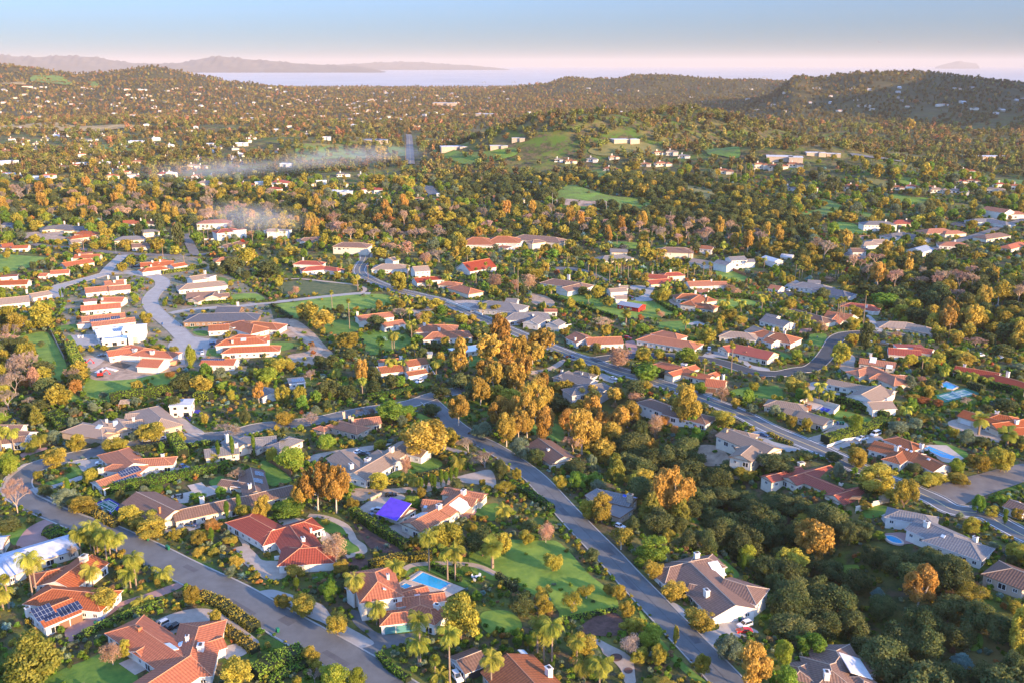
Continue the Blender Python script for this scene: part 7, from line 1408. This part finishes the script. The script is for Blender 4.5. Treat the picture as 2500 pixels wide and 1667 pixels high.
pole('wooden pole on the wooded hill rim','O',110,1370,1460,1);pole('double armed pole in the valley trees','N',2072,1250,1350,3);pole('single pole right of the double armed one','N',2195,1285,1350,1);pole('red lit mast beside the avenue','N',1375,850,1120,0,'wood_pole');pole('pole before the white flat villa','N',778,1310,1400,0)
low_wall('pale retaining wall of the hairpin street','E',[(300,1310),(330,1345),(500,1430),(750,1530),(900,1580)],.5,.5,'kerb');low_wall('brown timber fence behind the square lawn','F',[(110,1030),(330,1170)],2,.15,'wood_fence','timber_fence','fence');low_wall('white curved terrace wall of the stepped villa','F',[(1590,180),(1650,270)],1.6,.3)
low_wall('stone pillared wall beside the gravel court','F',[(1050,1400),(1150,1350)],1.4,.6,'wall_stone');low_wall('white forecourt wall of the red tiled house','B',[(80,370),(130,390),(110,330)],1.3,.3);low_wall('second white forecourt wall of the red tiled house','B',[(170,435),(240,425)],1.3,.3)
low_wall('cream wall around the flat pool courtyard','H',[(290,510),(385,478),(655,555),(600,612)],2.0,.3,'wall_cream');low_wall('white wall along the sloping drive','H',[(540,910),(700,850),(840,830)],1.2,.3);low_wall('pale wall under the kidney pool house','D',[(-20,0),(60,50),(110,100)],1.5,.3,'wall_cream');low_wall('long pale wall below the oak garden','H',[(800,1510),(960,1450),(1130,1400)],1.4,.3,'wall_cream')
low_wall('long pale wall along the main road','J',[(1750,900),(1870,940),(1990,985),(2080,1020)],1.6,.35,'wall_white');low_wall('white fence in front of the slate gabled house','K',[(370,1150),(545,1120)],1.8,.2,'wall_white','board_fence','fence');low_wall('brown bank fence beside the curved field','K',[(1850,540),(2000,600),(2140,660)],2.5,.3,'wood_fence','timber_fence','fence')
low_wall('dark fence below the meadow of the left hillside','I',[(430,1090),(500,1240),(590,1420)],1.8,.2,'bark_grey','wire_fence','fence');low_wall('brown slatted fence left of the small orange house','I',[(170,600),(300,690),(480,715)],1.8,.2,'wood_fence','timber_fence','fence');low_wall('white garden wall in front of the red orange house','I',[(1260,620),(1400,640),(1480,650)],1.2,.4)
low_wall('white wall of the palm grove garden','I',[(1790,330),(1950,325),(2110,320)],1.4,.4);low_wall('white horse fence in the far paddock','M',[(1170,985),(1340,975),(1330,950)],1.6,.5);low_wall('brown wall beside the purple tarp carport','F',[(1150,1545),(1290,1500)],1.8,.15,'wood_fence','timber_fence','fence')
for i,(t,x,y,w)in enumerate((('B',1110,350,3.6),('B',1200,320,3.8),('A',2230,600,4.2),('A',1600,260,2.4),('A',1680,285,2.8),('A',1330,550,2),('A',1370,635,2.4),('A',1390,830,2.2),('E',760,1015,3.6),('E',430,1125,3),('E',560,1080,3),('A',1590,720,2))):
 agave(('left of the two big blue agaves by the gravel path','right of the two big blue agaves by the gravel path','big blue agave at the street edge by the drive','blue agave behind the street kerb','blue agave left of the brown bed','upper pale agave of the palm garden','lower pale agave of the palm garden','spiky agave beside the brick drive','large agave at the hairpin kerb','pale agave on the hairpin island','grey agave on top of the hairpin island','small agave at the mouth of the brick drive')[i],t,x,y,w,'agaves')
def digger(label,t,X,Y):
 p=hz(t,X,Y);r=thing('excavator',label,'excavator',(p.x,p.y,p.z+.1),.4)
 b=MB();b.box((0,0,.9),(2.6,2,1.2),0,bottom=True);b.box((.6,.4,2.1),(1.2,1.1,1.1),0,1);b.obj('cab',[MATS['paint_red'],MATS['glass']],r)
 for s in(-1,1):k=MB();k.box((0,s*1.1,0),(3.2,.5,.8),0);k.obj('track',[MATS['tyre']],r)
 a=MB();a.tube((1.2,0,1.6),(3.2,0,3.4),.2,.18,5);a.tube((3.2,0,3.4),(4.6,0,1.4),.16,.12,5);a.box((4.6,0,.8),(.9,.8,.7),bottom=True);a.obj('arm',[MATS['paint_red']],r)
digger('orange red excavator at the lower edge of the earth works','I',920,1575);digger('small red digger at the left of the earth works','I',775,1475)
low_wall('white sheeted board roof lying beside the pit','I',[(880,1545),(960,1500),(1070,1525)],.5,2.2,'wall_white','sheeted_planks','building material');low_wall('orange shipping skip behind the unfinished house','I',[(1480,1500),(1640,1450)],2.2,2.4,'cap_clay','skip','skip')
def pergola(label,t,pts,m='trim_white',h=2.8,n=9):
 A,B,C_=[hz(t,*p)for p in pts];z=float(H(A.x,A.y));u=B-A;v=C_-A;u.z=v.z=0;r=thing('pergola',label,'pergola',(A.x,A.y,z));s=MB();q=MB()
 for i in range(n):
  p=v*(i/(n-1));a=math.atan2(u.y,u.x);s.box(((p+u*.5).x,(p+u*.5).y,h),(u.length,.16,.2),a,bottom=True)
 for i in range(3):p=u*(i/2);s.box(((p+v*.5).x,(p+v*.5).y,h-.22),(.2,v.length,.2),math.atan2(v.y,v.x)-math.pi/2,bottom=True)
 s.obj('rafters',[MATS[m]],r)
 for a,b in((0,0),(1,0),(0,1),(1,1)):
  p=u*a+v*b;k=MB();k.box((p.x,p.y,0),(.22,.22,h-.22));k.obj('post',[MATS[m]],r)
pergola('white slatted pergola beside the long patio of the brown compound','E',[(2120,1330),(2230,1340),(2200,1260)]);pergola('dark slatted pergola behind the villa with teal doors','B',[(1680,900),(1760,880),(1660,850)],'wall_brown',2.6,7);pergola('red brown pergola at the end of the rambling house','H',[(740,1440),(830,1430),(770,1400)],'wall_brown',2.6,7);pergola('grey pavilion frame behind the zigzag ranch','E',[(1095,560),(1190,555),(1110,520)],'bark_grey',2.6,7)
def patio_set(label,t,X,Y,m='trim_white'):
 p=hz(t,X,Y);r=thing('patio_furniture',label,'patio set',(p.x,p.y,p.z+.2),.5)
 k=MB();k.tube((0,0,0),(0,0,.7),.1,.1,5);k.tube((0,0,.7),(0,0,.76),.8,.8,10,0,True);k.obj('table',[MATS[m]],r)
 for i in range(4):
  a=i*1.571+.6;c=MB();x,y=1.5*math.cos(a),1.5*math.sin(a);c.box((x,y,.0),(.75,.75,.45),a);c.box((x+.35*math.cos(a),y+.35*math.sin(a),.45),(.12,.75,.5),a);c.obj('chair',[MATS[m]],r)
patio_set('white garden seats on the terrace right of the red tiled house','B',590,210);patio_set('white table and chairs on the orchard terrace','B',2030,610);patio_set('white tables and chairs beside the solar house','E',1460,1135);patio_set('pale loungers on the modern house terrace','I',740,1220);patio_set('dark patio table on the long compound patio','E',1640,1370,'trim_dark')
def poly_px(t,pts):return[T(t,*p)for p in pts]
Z_RAV=[(1430,1075),(1560,1120),(1700,1090),(1850,1190),(1960,1300),(2150,1330),(2300,1400),(2440,1480),(2560,1500),(2700,1800),(2120,1720),(2010,1590),(1870,1490),(1850,1400),(1760,1340),(1600,1330),(1500,1240)]
Z_EUC=[(1120,930),(1200,850),(1330,900),(1450,960),(1560,960),(1600,1100),(1400,1140),(1230,1060)]
Z_CRK=[(-400,455),(300,470),(560,470),(760,500),(1150,520),(1300,520),(1700,560),(1960,600),(2160,620),(2500,690),(2900,760),(2900,900),(2500,850),(2300,800),(2150,740),(2000,660),(1750,610),(1400,590),(1050,590),(700,590),(400,545),(-400,520)]
Z_RW=[(2060,690),(2200,720),(2500,760),(2900,800),(2900,960),(2500,860),(2330,840),(2200,790)]
Z_LS=[(-300,800),(60,780),(220,900),(230,1000),(80,1010),(-300,1050)]
Z_HILLW=[(1050,430),(1250,370),(1500,390),(1800,470),(2000,540),(2000,600),(1700,560),(1500,540),(1350,500),(1150,500)]
ZN=[('rav',Z_RAV),('euc',Z_EUC),('crk',Z_CRK),('rw',Z_RW),('ls',Z_LS),('hw',Z_HILLW)]
def zones(px,py):
 z=np.zeros(px.shape,int)
 for i,(n,P)in enumerate(ZN):z[inpoly(px,py,P)]=i+1
 return z
MIX=[(.33,'b b g g k k o y b o q c k b b g'),(.97,'k k k k k k k b k'),(.75,'e e e b k e'),(.9,'x n k k k b k b e b k b'),(.95,'k b b k b k e'),(.8,'x k b k b'),(.95,'k k k b k')]
r=np.random.default_rng(11)
def grid(y0,y1,st,side=.66,pad=40):
 ys=np.arange(y0,y1,st);out=[]
 for y in ys:
  xm=y*side+pad;xs=np.arange(-xm,xm,st);out.append(np.stack([xs,np.full_like(xs,y)],1))
 P=np.concatenate(out);return P+r.uniform(-.42,.42,P.shape)*st
TP=np.array([(t[2][0],t[2][1],t[4])for t in TREES]);
def near_tree(x,y,w):
 d=np.hypot(TP[:,0]-x,TP[:,1]-y);return np.any(d<(TP[:,2]+w)*.31)
STUFF={}
def stuff(kind_,x,y,w,h,var):STUFF.setdefault(kind_,[]).append((x,y,float(H(x,y)),w,h,var))
count={}
for y0,y1,st in((150,460,9.5),(460,800,11),(800,1300,14)):
 P=grid(y0,y1,st);z=H(P[:,0],P[:,1]);d=P[:,1]*CT-(z-CZ)*ST;px=1250+F*P[:,0]/d;py=833.5-F*(P[:,1]*ST+(z-CZ)*CT)/d;zn=zones(px,py)
 for(x,y),q,ax,ay in zip(P,zn,px,py):
  ch,mix=MIX[q]
  if q==0 and y<300 and ax>2450:ch,mix=MIX[1]
  if r.random()>ch*(1.0 if y<900 else 1.5):continue
  if y>1050 and H(x,y)>16 and r.random()<.3:continue
  m=at_mask(x,y)
  if m==5 and r.random()<.75:continue
  if m in(1,2)or m==3 and r.random()<.93 or m==4 and r.random()<.8:continue
  if any(at_mask(x+a,y+b)==2 for a,b in((2.2,0),(-2.2,0),(0,2.2),(0,-2.2))):continue
  k=mix.split()[r.integers(len(mix.split()))]
  if q==0 and y<800:w=r.uniform(3.5,7.5);h=w*r.uniform(.8,1.15)
  elif q==1:w=r.uniform(11,16);h=w*r.uniform(.65,.85)
  else:w=r.uniform(7,14);h=w*r.uniform(.7,1.0)
  if k=='e':h=w*1.5
  if k in 'xn':h=w*1.15
  if k=='q':w=5.5;h=r.uniform(7,12)
  if k=='c':w=1.6;h=r.uniform(5,8)
  if q in(0,3)and y<1100 and any(at_mask(x+dx_,y+h*c_)in(1,2)for c_ in(.9,1.6)for dx_ in(0,)):
   w=min(w,3.2);h=min(h,2.8)
   if k in 'qcxnze':k='b'
  if near_tree(x,y,w*.9):continue
  vis=-30<ax<2530 and ay<1700
  key={'b':'t','g':'t','y':'t','z':'t'}.get(k,k)
  if vis and count.get(key,0)<(12 if key=='t' else 70)and y<800 and h>3.5:plant(k,x,y,h,w);count[key]=count.get(key,0)+1
  else:stuff(k,x,y,w,h,r.integers(4))
SH=['leaf_green','leaf_olive','leaf_hedge','leaf_grey','leaf_bright','leaf_oak','leaf_dry','leaf_orange','leaf_agave','leaf_red']
SHP=np.array([.20,.22,.18,.13,.06,.10,.05,.022,.03,.001]);SHP/=SHP.sum()
SHL={'leaf_green':'green','leaf_olive':'olive gold','leaf_hedge':'deep green','leaf_grey':'silver grey','leaf_bright':'bright green','leaf_oak':'dark','leaf_dry':'straw coloured','leaf_orange':'orange','leaf_agave':'blue green','leaf_red':'red flowered'}
SHR=[];nsh=0
for y0,y1,st in((160,420,2.3),(420,700,3.6),(700,1250,7.0)):
 P=grid(y0,y1,st,.6,25);z=H(P[:,0],P[:,1]);d=P[:,1]*CT-(z-CZ)*ST;px=1250+F*P[:,0]/d;py=833.5-F*(P[:,1]*ST+(z-CZ)*CT)/d;zn=zones(px,py)
 pat=np.sin(P[:,0]/17)*np.sin(P[:,1]/13+1)+.5*np.sin(P[:,0]/5+P[:,1]/7)
 for(x,y),q,ax,ay,pt in zip(P,zn,px,py,pat):
  m=at_mask(x,y)
  if m in(1,2):continue
  if m==5 and r.random()<.5:continue
  if m==3 and r.random()<.95:continue
  if m==4 and r.random()<.92:continue
  if q==0 and r.random()>.8+.3*pt:continue
  if q in(1,2)and r.random()<.6:continue
  s=r.uniform(.9,2.3)*(1 if y<420 else 1.4 if y<700 else 2.3)
  if any(at_mask(x+a*s*.5,y+b*s*.5)in(1,)for a,b in((1,0),(-1,0),(0,1),(0,-1))):s*=.6
  mm=SH[r.choice(len(SH),p=SHP)]
  SHR.append((x,y,s,s*r.uniform(.6,.95),mm,ax,ay))
vis=sorted([q for q in SHR if 0<q[5]<2500 and q[6]<1660],key=lambda q:-q[2]/q[1])[:170]
ids=set(id(q)for q in vis);SHOB=[]
for q in SHR:
 x,y,s,h,mm,ax,ay=q;v=int(r.integers(3))
 if id(q)in ids:
  o=bpy.data.objects.new('shrub',bushy(v,mm,'hi'));COL.objects.link(o);o.location=(x,y,float(H(x,y)));o.scale=(s,s,h*1.2);o.rotation_euler=(0,0,r.uniform(0,6));tag(o,'','shrub');SHOB.append([o,SHL[mm],(x,y,o.location.z)])
 else:stuff('S'+mm,x,y,s,h*1.2,v)
def canopy(y0,y1,st,dens,size,kinds,bare=None):
 P=grid(y0,y1,st,.62,60);P=P[r.random(len(P))<dens]
 keep=P[:,1]<coast(P[:,0])-70;P=P[keep]
 for x,y in P:
  if y<1660 and at_mask(x,y)in(1,2,3):continue
  if any(abs(x-a)<c+4 and-c-size*1.6<y-b<c+4 for a,b,c in FAR_NEAR(x,y)):continue
  if inside_open(x,y):continue
  if y<2300 and H(x,y)>18 and r.random()<.12:continue
  if y<3200 and math.sin(x/74+2*math.sin(y/160))*math.sin(y/105+1.7*math.sin(x/130))>.6 and r.random()<.9:continue
  w=size*r.uniform(.55,1.45);kk=kinds[r.integers(len(kinds))]
  if y>2500 and x>.1*y and r.random()<.7:kk='k'
  stuff('F'+kk,x,y,w,w*r.uniform(.6,1.15),r.integers(4))
_fb={}
for a,b,c in ROOFMASK_F:
 for i in range(-1,2):
  for j in range(-1,2):_fb.setdefault((int(a//60)+i,int(b//60)+j),[]).append((a,b,c))
def FAR_NEAR(x,y):return _fb.get((int(x//60),int(y//60)),())
OPEN=[]
for o in bpy.data.objects:
 if o.name.startswith(('hillside_grass','eroded_bank')):
  v=np.array([p.co[:2]for p in o.data.vertices]);OPEN.append((v[:,0].min(),v[:,0].max(),v[:,1].min(),v[:,1].max(),v[::3]))
ROADPTS=[]
for o in bpy.data.objects:
 if o.name.startswith('road')and o.data and len(o.data.vertices)and max(p.co[1]for p in o.data.vertices)>1250:ROADPTS.append(np.array([p.co[:2]for p in o.data.vertices]))
ROADPTS=np.concatenate(ROADPTS)
def inside_open(x,y):
 for a,b,c,d,v in OPEN:
  if a<x<b and c<y<d and np.min(np.hypot(v[:,0]-x,v[:,1]-y))<8:return r.random()<.86
 return y>1200 and np.min(np.hypot((ROADPTS[:,0]-x),(ROADPTS[:,1]-y)*.5))<10
canopy(1300,1800,12,.74,10,'bkkgbkbgqo')
canopy(1800,2700,18,.74,11,'bkkgbkbzgo')
canopy(2700,4200,18,.85,8.8,'bkkbbzkb')
canopy(4200,7000,25,.9,9.6,'bkkbbzkbk')
TOWN=[]
for i in range(1250):
 py=215+225*r.random()**1.35;px=r.uniform(-40,2540)
 if py<300 and px>1250 and r.random()<.72:continue
 if py<240 and r.random()<.5:continue
 if px>1020 and py>285 or px>700 and py>330:continue
 if py>300 and r.random()<.55:continue
 p=hit(px,py)
 if p.y>6900 or p.y<1250 or inside_open(p.x,p.y):continue
 TOWN.append((px,py,p))
TOWN.sort(key=lambda q:-q[1]);NI=95
tm=MB();tr=MB()
for i,(px,py,p)in enumerate(TOWN):
 if i<NI:
  zone=('left','centre left','centre','centre right','right')[min(4,max(0,int(px//500)))]
  rm=(CL,TN,WH,RD,GR,O)[r.integers(6)]
  far_house('',px,py,r.uniform(11,19)*F/(p.y*1.03),rm,'wall_white' if r.random()<.7 else 'wall_cream',wings=1+(i%2),group='distant houses in the trees').name='house'
  continue
 s=p.y/3500;L_,D_,h=r.uniform(9,19)*max(1,s*.8),r.uniform(8,12)*max(1,s*.8),r.uniform(3,5)*max(1,s*.8);z=float(H(p.x,p.y));a=r.uniform(-.6,.6)
 if r.random()<.04:L_*=2.4
 k=r.integers(3);tm.box((p.x,p.y,z-3),(L_,D_,h+3),a,k)
 c,s_=math.cos(a),math.sin(a);Q=[(p.x+u*c-v*s_,p.y+u*s_+v*c)for u,v in((-L_/2,-D_/2),(L_/2,-D_/2),(L_/2,D_/2),(-L_/2,D_/2))];R1=(p.x-L_/2*c*.7,p.y-L_/2*s_*.7,z+h+1.8);R2=(p.x+L_/2*c*.7,p.y+L_/2*s_*.7,z+h+1.8);kk=3+int(r.integers(4))
 e=[(q[0],q[1],z+h+.05)for q in Q];tm.face([e[0],e[1],R2,R1],kk);tm.face([e[2],e[3],R1,R2],kk);tm.face([e[1],e[2],R2],kk);tm.face([e[3],e[0],R1],kk)
mat('far_clay',(.36,.18,.12),.9);mat('far_grey',(.22,.21,.20),.9);mat('far_white',(.6,.58,.55),.8);mat('far_tan',(.4,.32,.25),.9)
kind(tm.obj('distant_town',[MATS[q]for q in('wall_cream','wall_tan','wall_grey','far_clay','far_grey','far_white','far_tan')]),'stuff','hundreds of tiny distant houses scattered through the wooded plain')
leafz={'b':'leaf_far','k':'leaf_far','g':'leaf_far','z':'leaf_far','o':'leaf_far'}
PROTO=bpy.data.collections.new('prototypes')
def proto_single(k,var,lod):
 cm,wm=tree_meshes(k,var,lod)
 nv=len(cm.vertices);V=np.empty(nv*3,np.float32);cm.vertices.foreach_get('co',V);V=V.reshape(-1,3)
 t=np.empty(len(cm.polygons),np.float32);cm.attributes['tint'].data.foreach_get('value',t)
 wv=np.array([v.co[:]for v in wm.vertices])
 mi0=[p.material_index for p in cm.polygons]
 me=bpy.data.meshes.new('proto_'+k)
 if k in 'qfd':V=V*(6.0 if k!='f' else 4)+(0,0,9.0);wv=wv*(1,1,9.0)
 me.from_pydata(V.tolist()+wv.tolist(),[],[tuple(p.vertices)for p in cm.polygons]+[tuple(i+nv for i in p.vertices)for p in wm.polygons])
 for m_ in list(cm.materials)+list(wm.materials):me.materials.append(m_)
 me.polygons.foreach_set('material_index',mi0+[len(cm.materials)]*len(wm.polygons))
 a=me.attributes.new('tint','FLOAT','FACE');a.data.foreach_set('value',np.concatenate([t,np.zeros(len(wm.polygons))]).astype(np.float32))
 return me
def far_proto(k,var):
 g=np.random.default_rng(var*5+ord(k));C,Rr=clumps(g,11,.1,1,.5,.2,.85);V,Q,t=cloud(C,Rr,170,.17,g,inner=.55)
 return npmesh('proto_far',V,Q,[MATS[{'k':'leaf_fardark','z':'leaf_farorange','g':'leaf_fargreen','o':'leaf_fargreen','q':'leaf_fargreen'}.get(k,'leaf_far')]],tint=t)
leaf_mat('leaf_fardark',(.06,.066,.03),(.20,.165,.06),rnd=.4,hue=.03,trans=.1);leaf_mat('leaf_farorange',(.22,.12,.05),(.42,.24,.10),rnd=.35,hue=.03,trans=.15);leaf_mat('leaf_fargreen',(.09,.12,.028),(.27,.26,.06),rnd=.35,hue=.03,trans=.15)
def scatter(name,label,groups):
 """groups: list of (proto mesh, [(x, y, z, w, h)])"""
 host=None;ng=bpy.data.node_groups.new(name,'GeometryNodeTree');ng.interface.new_socket('Geometry',in_out='INPUT',socket_type='NodeSocketGeometry');ng.interface.new_socket('Geometry',in_out='OUTPUT',socket_type='NodeSocketGeometry')
 N=ng.nodes;L=ng.links;gi=N.new('NodeGroupInput');go=N.new('NodeGroupOutput');J=N.new('GeometryNodeJoinGeometry')
 pts=[];rot=[];scl=[];gid=[]
 for i,(me,ps)in enumerate(groups):
  for p in ps:pts.append(p[:3]);rot.append(r.uniform(0,6.28));scl.append((p[3],p[3],p[4]));gid.append(i)
 me=bpy.data.meshes.new(name);me.vertices.add(len(pts));me.vertices.foreach_set('co',np.array(pts,np.float32).ravel())
 a=me.attributes.new('rz','FLOAT','POINT');a.data.foreach_set('value',np.array(rot,np.float32));a=me.attributes.new('scl','FLOAT_VECTOR','POINT');a.data.foreach_set('vector',np.array(scl,np.float32).ravel());a=me.attributes.new('gid','INT','POINT');a.data.foreach_set('value',np.array(gid,np.int32))
 def attr(nm,ty):n=N.new('GeometryNodeInputNamedAttribute');n.data_type=ty;n.inputs[0].default_value=nm;return n.outputs[0]
 rz=attr('rz','FLOAT');sc=attr('scl','FLOAT_VECTOR');gd=attr('gid','INT');cx=N.new('ShaderNodeCombineXYZ');L.new(rz,cx.inputs[2])
 for i,(pm,ps)in enumerate(groups):
  po=bpy.data.objects.new('prototype',pm);PROTO.objects.link(po)
  oi=N.new('GeometryNodeObjectInfo');oi.inputs['Object'].default_value=po;oi.inputs['As Instance'].default_value=True
  eq=N.new('FunctionNodeCompare');eq.data_type='INT';eq.operation='EQUAL';L.new(gd,eq.inputs[2]);eq.inputs[3].default_value=i
  ip=N.new('GeometryNodeInstanceOnPoints');m2p=N.new('GeometryNodeMeshToPoints')
  L.new(gi.outputs[0],m2p.inputs['Mesh']);L.new(eq.outputs[0],m2p.inputs['Selection'])
  L.new(m2p.outputs[0],ip.inputs['Points']);L.new(oi.outputs['Geometry'],ip.inputs['Instance']);L.new(cx.outputs[0],ip.inputs['Rotation']);L.new(sc,ip.inputs['Scale']);L.new(ip.outputs[0],J.inputs[0])
 L.new(J.outputs[0],go.inputs[0])
 o=bpy.data.objects.new(name,me);COL.objects.link(o);md=o.modifiers.new('scatter','NODES');md.node_group=ng;kind(o,'stuff',label)
def groups_of(keys,mk):
 G={}
 for k in keys:
  for p in STUFF.get(k,()):G.setdefault((k,int(p[5])),[]).append(p)
 return[(mk(k,v),ps)for(k,v),ps in G.items()]
def near_mk(k,v):return proto_single(k,v,'mid')
tk=[k for k in STUFF if len(k)==1]
for k in('q','f','d'):
 if k in STUFF:STUFF[k]=[(p[0],p[1],p[2],p[4]/11,p[4]/11,p[5])for p in STUFF[k]]
scatter('woodland','mixed trees massed between the houses and in the ravine',groups_of(tk,near_mk))
scatter('shrubbery','low mixed shrubs and ground cover filling the gardens',groups_of([k for k in STUFF if k[0]=='S'],lambda k,v:bushy(v,k[1:],'mid')))
scatter('far_woodland','distant tree canopy covering the plain and the hills',groups_of([k for k in STUFF if k[0]=='F'],lambda k,v:far_proto(k[1:],v)))
print('STUFF',{k:len(v)for k,v in STUFF.items()},'TREES',len(TREES),'houses',NH[0],'shrubs',len(SHR))
LM=[]
for s,x,y,z in LAND:
 if s:LM.append((s,x,y,z,*pix((x,y,z+3))))
for s,t,X,Y in(('the hairpin bend','E',100,1200),('the green orchard meadow','C',380,520),('the lap pool','H',1570,960),('the blue villa pool','B',1600,640),('the tennis court','H',1720,430),('the purple sport court','E',990,1450),('the dark ravine bottom','D',900,900),('the eucalyptus grove','G',600,700),('the road junction at right','H',1500,1340),('the building lot','I',1000,1500),('the barn lawn','K',1100,1000),('the green field by the fan palms','J',900,880),('the creek thicket','K',900,220),('the right hand oak wood','L',1900,1000),('the left scrub slope','E',150,500),('the eroded bank','O',600,1500),('the curved garden path','B',870,230),('the round planter beds','C',1000,1400),('the straight middle street','C',1000,560)):
 p=hz(t,X,Y);LM.append((s,p.x,p.y,p.z,*T(t,X,Y)))
WORDN=['first','second','third','fourth','fifth','sixth','seventh','eighth','ninth','tenth','eleventh','twelfth','thirteenth','fourteenth','fifteenth','sixteenth','seventeenth','eighteenth','nineteenth','twentieth']
def relate(items):
 """items: (object, phrase, position, group word)"""
 B={}
 for o,ph,p,g in items:
  px,py=pix(p);sc=p[1]*.0009
  best=min(LM,key=lambda l:math.hypot((l[4]-px),(l[5]-py)*1.6)+(0 if abs(l[1]-p[0])<400 else 300))
  dx,dy=px-best[4],py-best[5]
  rel=('left of' if dx<0 else 'right of')if abs(dx)>abs(dy)*1.4 else('behind' if dy<0 else 'in front of')
  nm=best[0]if best[0].startswith('the ')else 'the '+best[0]
  B.setdefault((ph,rel,nm,g),[]).append((px,o))
 for(ph,rel,nm,g),L_ in B.items():
  L_.sort(key=lambda q:q[0]);n=len(L_)
  if len(nm.split())>9:nm=' '.join(nm.split()[:9])
  for i,(px,o)in enumerate(L_):
   if n==1:lab=ph+' '+rel+' '+nm
   elif n==2:lab=('left' if i==0 else 'right')+' one of two: '+ph+' '+rel+' '+nm
   else:lab=(WORDN[i]if i<20 else str(i+1))+' from left: '+ph+' '+rel+' '+nm
   w_s=lab.split()
   o['label']=' '.join(w_s[:16]);o['group']=g
items=[]
for root,k,p,h,w in TREES:
 size='tall ' if h>15 and k not in 'e' else 'small ' if h<4.5 else ''
 ph=size+CAT[k][1];g={'tree':'garden and street trees','oak':'dark oaks','olive tree':'olive trees','eucalyptus':'eucalyptus trees','bare tree':'leafless trees','cypress':'cypresses','conifer':'conifers','palm':'palms'}[CAT[k][0]]
 items.append((root,ph,(p[0],p[1],p[2]+h*.5),g))
for o,c,p in SHOB:items.append((o,c+' rounded shrub',(p[0],p[1],p[2]+1),'garden shrubs'))
for o in COL.objects:
 if o.parent is None and o.get('group')=='distant houses in the trees' and not o.get('label'):
  m_=[c for c in o.children if c.name.startswith('roof')][0].data.materials[0].name
  items.append((o,{'tile_clay':'tiny clay roofed house','tile_tan':'tiny tan roofed house','roof_white':'tiny pale roofed house','tile_red':'tiny red roofed house','tile_grey':'tiny grey roofed house','tile_orange':'tiny orange roofed house'}[m_],tuple(o.location),'distant houses in the trees'))
relate(items)
for o in COL.objects:
 if o.parent is None and o.type in('MESH','EMPTY')and not o.get('label')and not o.get('kind'):print('NOLABEL',o.name)
SM=bpy.data.materials.new('smoke');SM.use_nodes=True;N=SM.node_tree.nodes;L=SM.node_tree.links;N.remove(N['Principled BSDF'])
tc=N.new('ShaderNodeTexCoord');ln=N.new('ShaderNodeVectorMath');ln.operation='LENGTH';L.new(tc.outputs['Object'],ln.inputs[0]);fa=N.new('ShaderNodeMapRange');fa.interpolation_type='SMOOTHSTEP';fa.inputs['From Min'].default_value=1;fa.inputs['From Max'].default_value=.1;L.new(ln.outputs['Value'],fa.inputs[0])
g=N.new('ShaderNodeNewGeometry');mp=N.new('ShaderNodeMapping');mp.inputs['Scale'].default_value=(.008,.012,.03);t=N.new('ShaderNodeTexNoise');t.inputs['Scale'].default_value=1.5;t.inputs['Detail'].default_value=3
L.new(g.outputs['Position'],mp.inputs[0]);L.new(mp.outputs[0],t.inputs[0]);mr=N.new('ShaderNodeMapRange');mr.inputs['From Min'].default_value=.35;mr.inputs['From Max'].default_value=.7;L.new(t.outputs[0],mr.inputs[0])
mu=N.new('ShaderNodeMath');mu.operation='MULTIPLY';L.new(fa.outputs[0],mu.inputs[0]);L.new(mr.outputs[0],mu.inputs[1]);m2=N.new('ShaderNodeMath');m2.operation='MULTIPLY';m2.inputs[1].default_value=.009;L.new(mu.outputs[0],m2.inputs[0])
pv=N.new('ShaderNodeVolumePrincipled');pv.inputs['Color'].default_value=(.85,.9,1,1);L.new(m2.outputs[0],pv.inputs['Density']);L.new(pv.outputs[0],N['Material Output'].inputs['Volume'])
def smoke(label,a,b,ry,rz_,zc):
 A,B=hit(*a),hit(*b);c=(A+B)/2;d=B-A;mb=MB();n=18;rows=[[(math.cos(2*math.pi*j/n)*math.sin(math.pi*i/10),math.sin(2*math.pi*j/n)*math.sin(math.pi*i/10),math.cos(math.pi*i/10))for j in range(n)]for i in range(11)]
 me=bpy.data.meshes.new('smoke');me.from_pydata([v for q in rows for v in q],[],[(i*n+j,(i+1)*n+j,(i+1)*n+(j+1)%n,i*n+(j+1)%n)for i in range(10)for j in range(n)]);me.materials.append(SM)
 o=bpy.data.objects.new('smoke',me);COL.objects.link(o);o.location=(c.x,c.y,c.z+zc);o.scale=(d.to_2d().length/2*1.1,ry,rz_);o.rotation_euler=(0,0,math.atan2(d.y,d.x));kind(o,'stuff',label)
smoke('bluish smoke bank over the houses on the left',(280,462),(820,432),80,15,20)
smoke('thin smoke streak drifting right towards the avenue',(640,440),(1060,400),70,18,22)
smoke('faint smoke hanging over the palm grove',(440,560),(760,620),45,15,22)
S.render.engine='CYCLES';cy=S.cycles;cy.use_denoising=True
try:cy.denoiser='OPENIMAGEDENOISE';cy.denoising_input_passes='RGB_ALBEDO_NORMAL';cy.denoising_prefilter='ACCURATE'
except Exception:pass
cy.max_bounces=5;cy.diffuse_bounces=3;cy.glossy_bounces=2;cy.transmission_bounces=2;cy.volume_bounces=1;cy.transparent_max_bounces=4;cy.use_adaptive_sampling=True;cy.adaptive_threshold=.02
cy.volume_step_rate=1.0;cy.volume_max_steps=64;cy.caustics_reflective=False;cy.caustics_refractive=False;cy.sample_clamp_indirect=4
v=S.view_settings;v.view_transform='Standard';v.look='None';v.exposure=EXPOSURE;v.gamma=1;v.use_curve_mapping=False
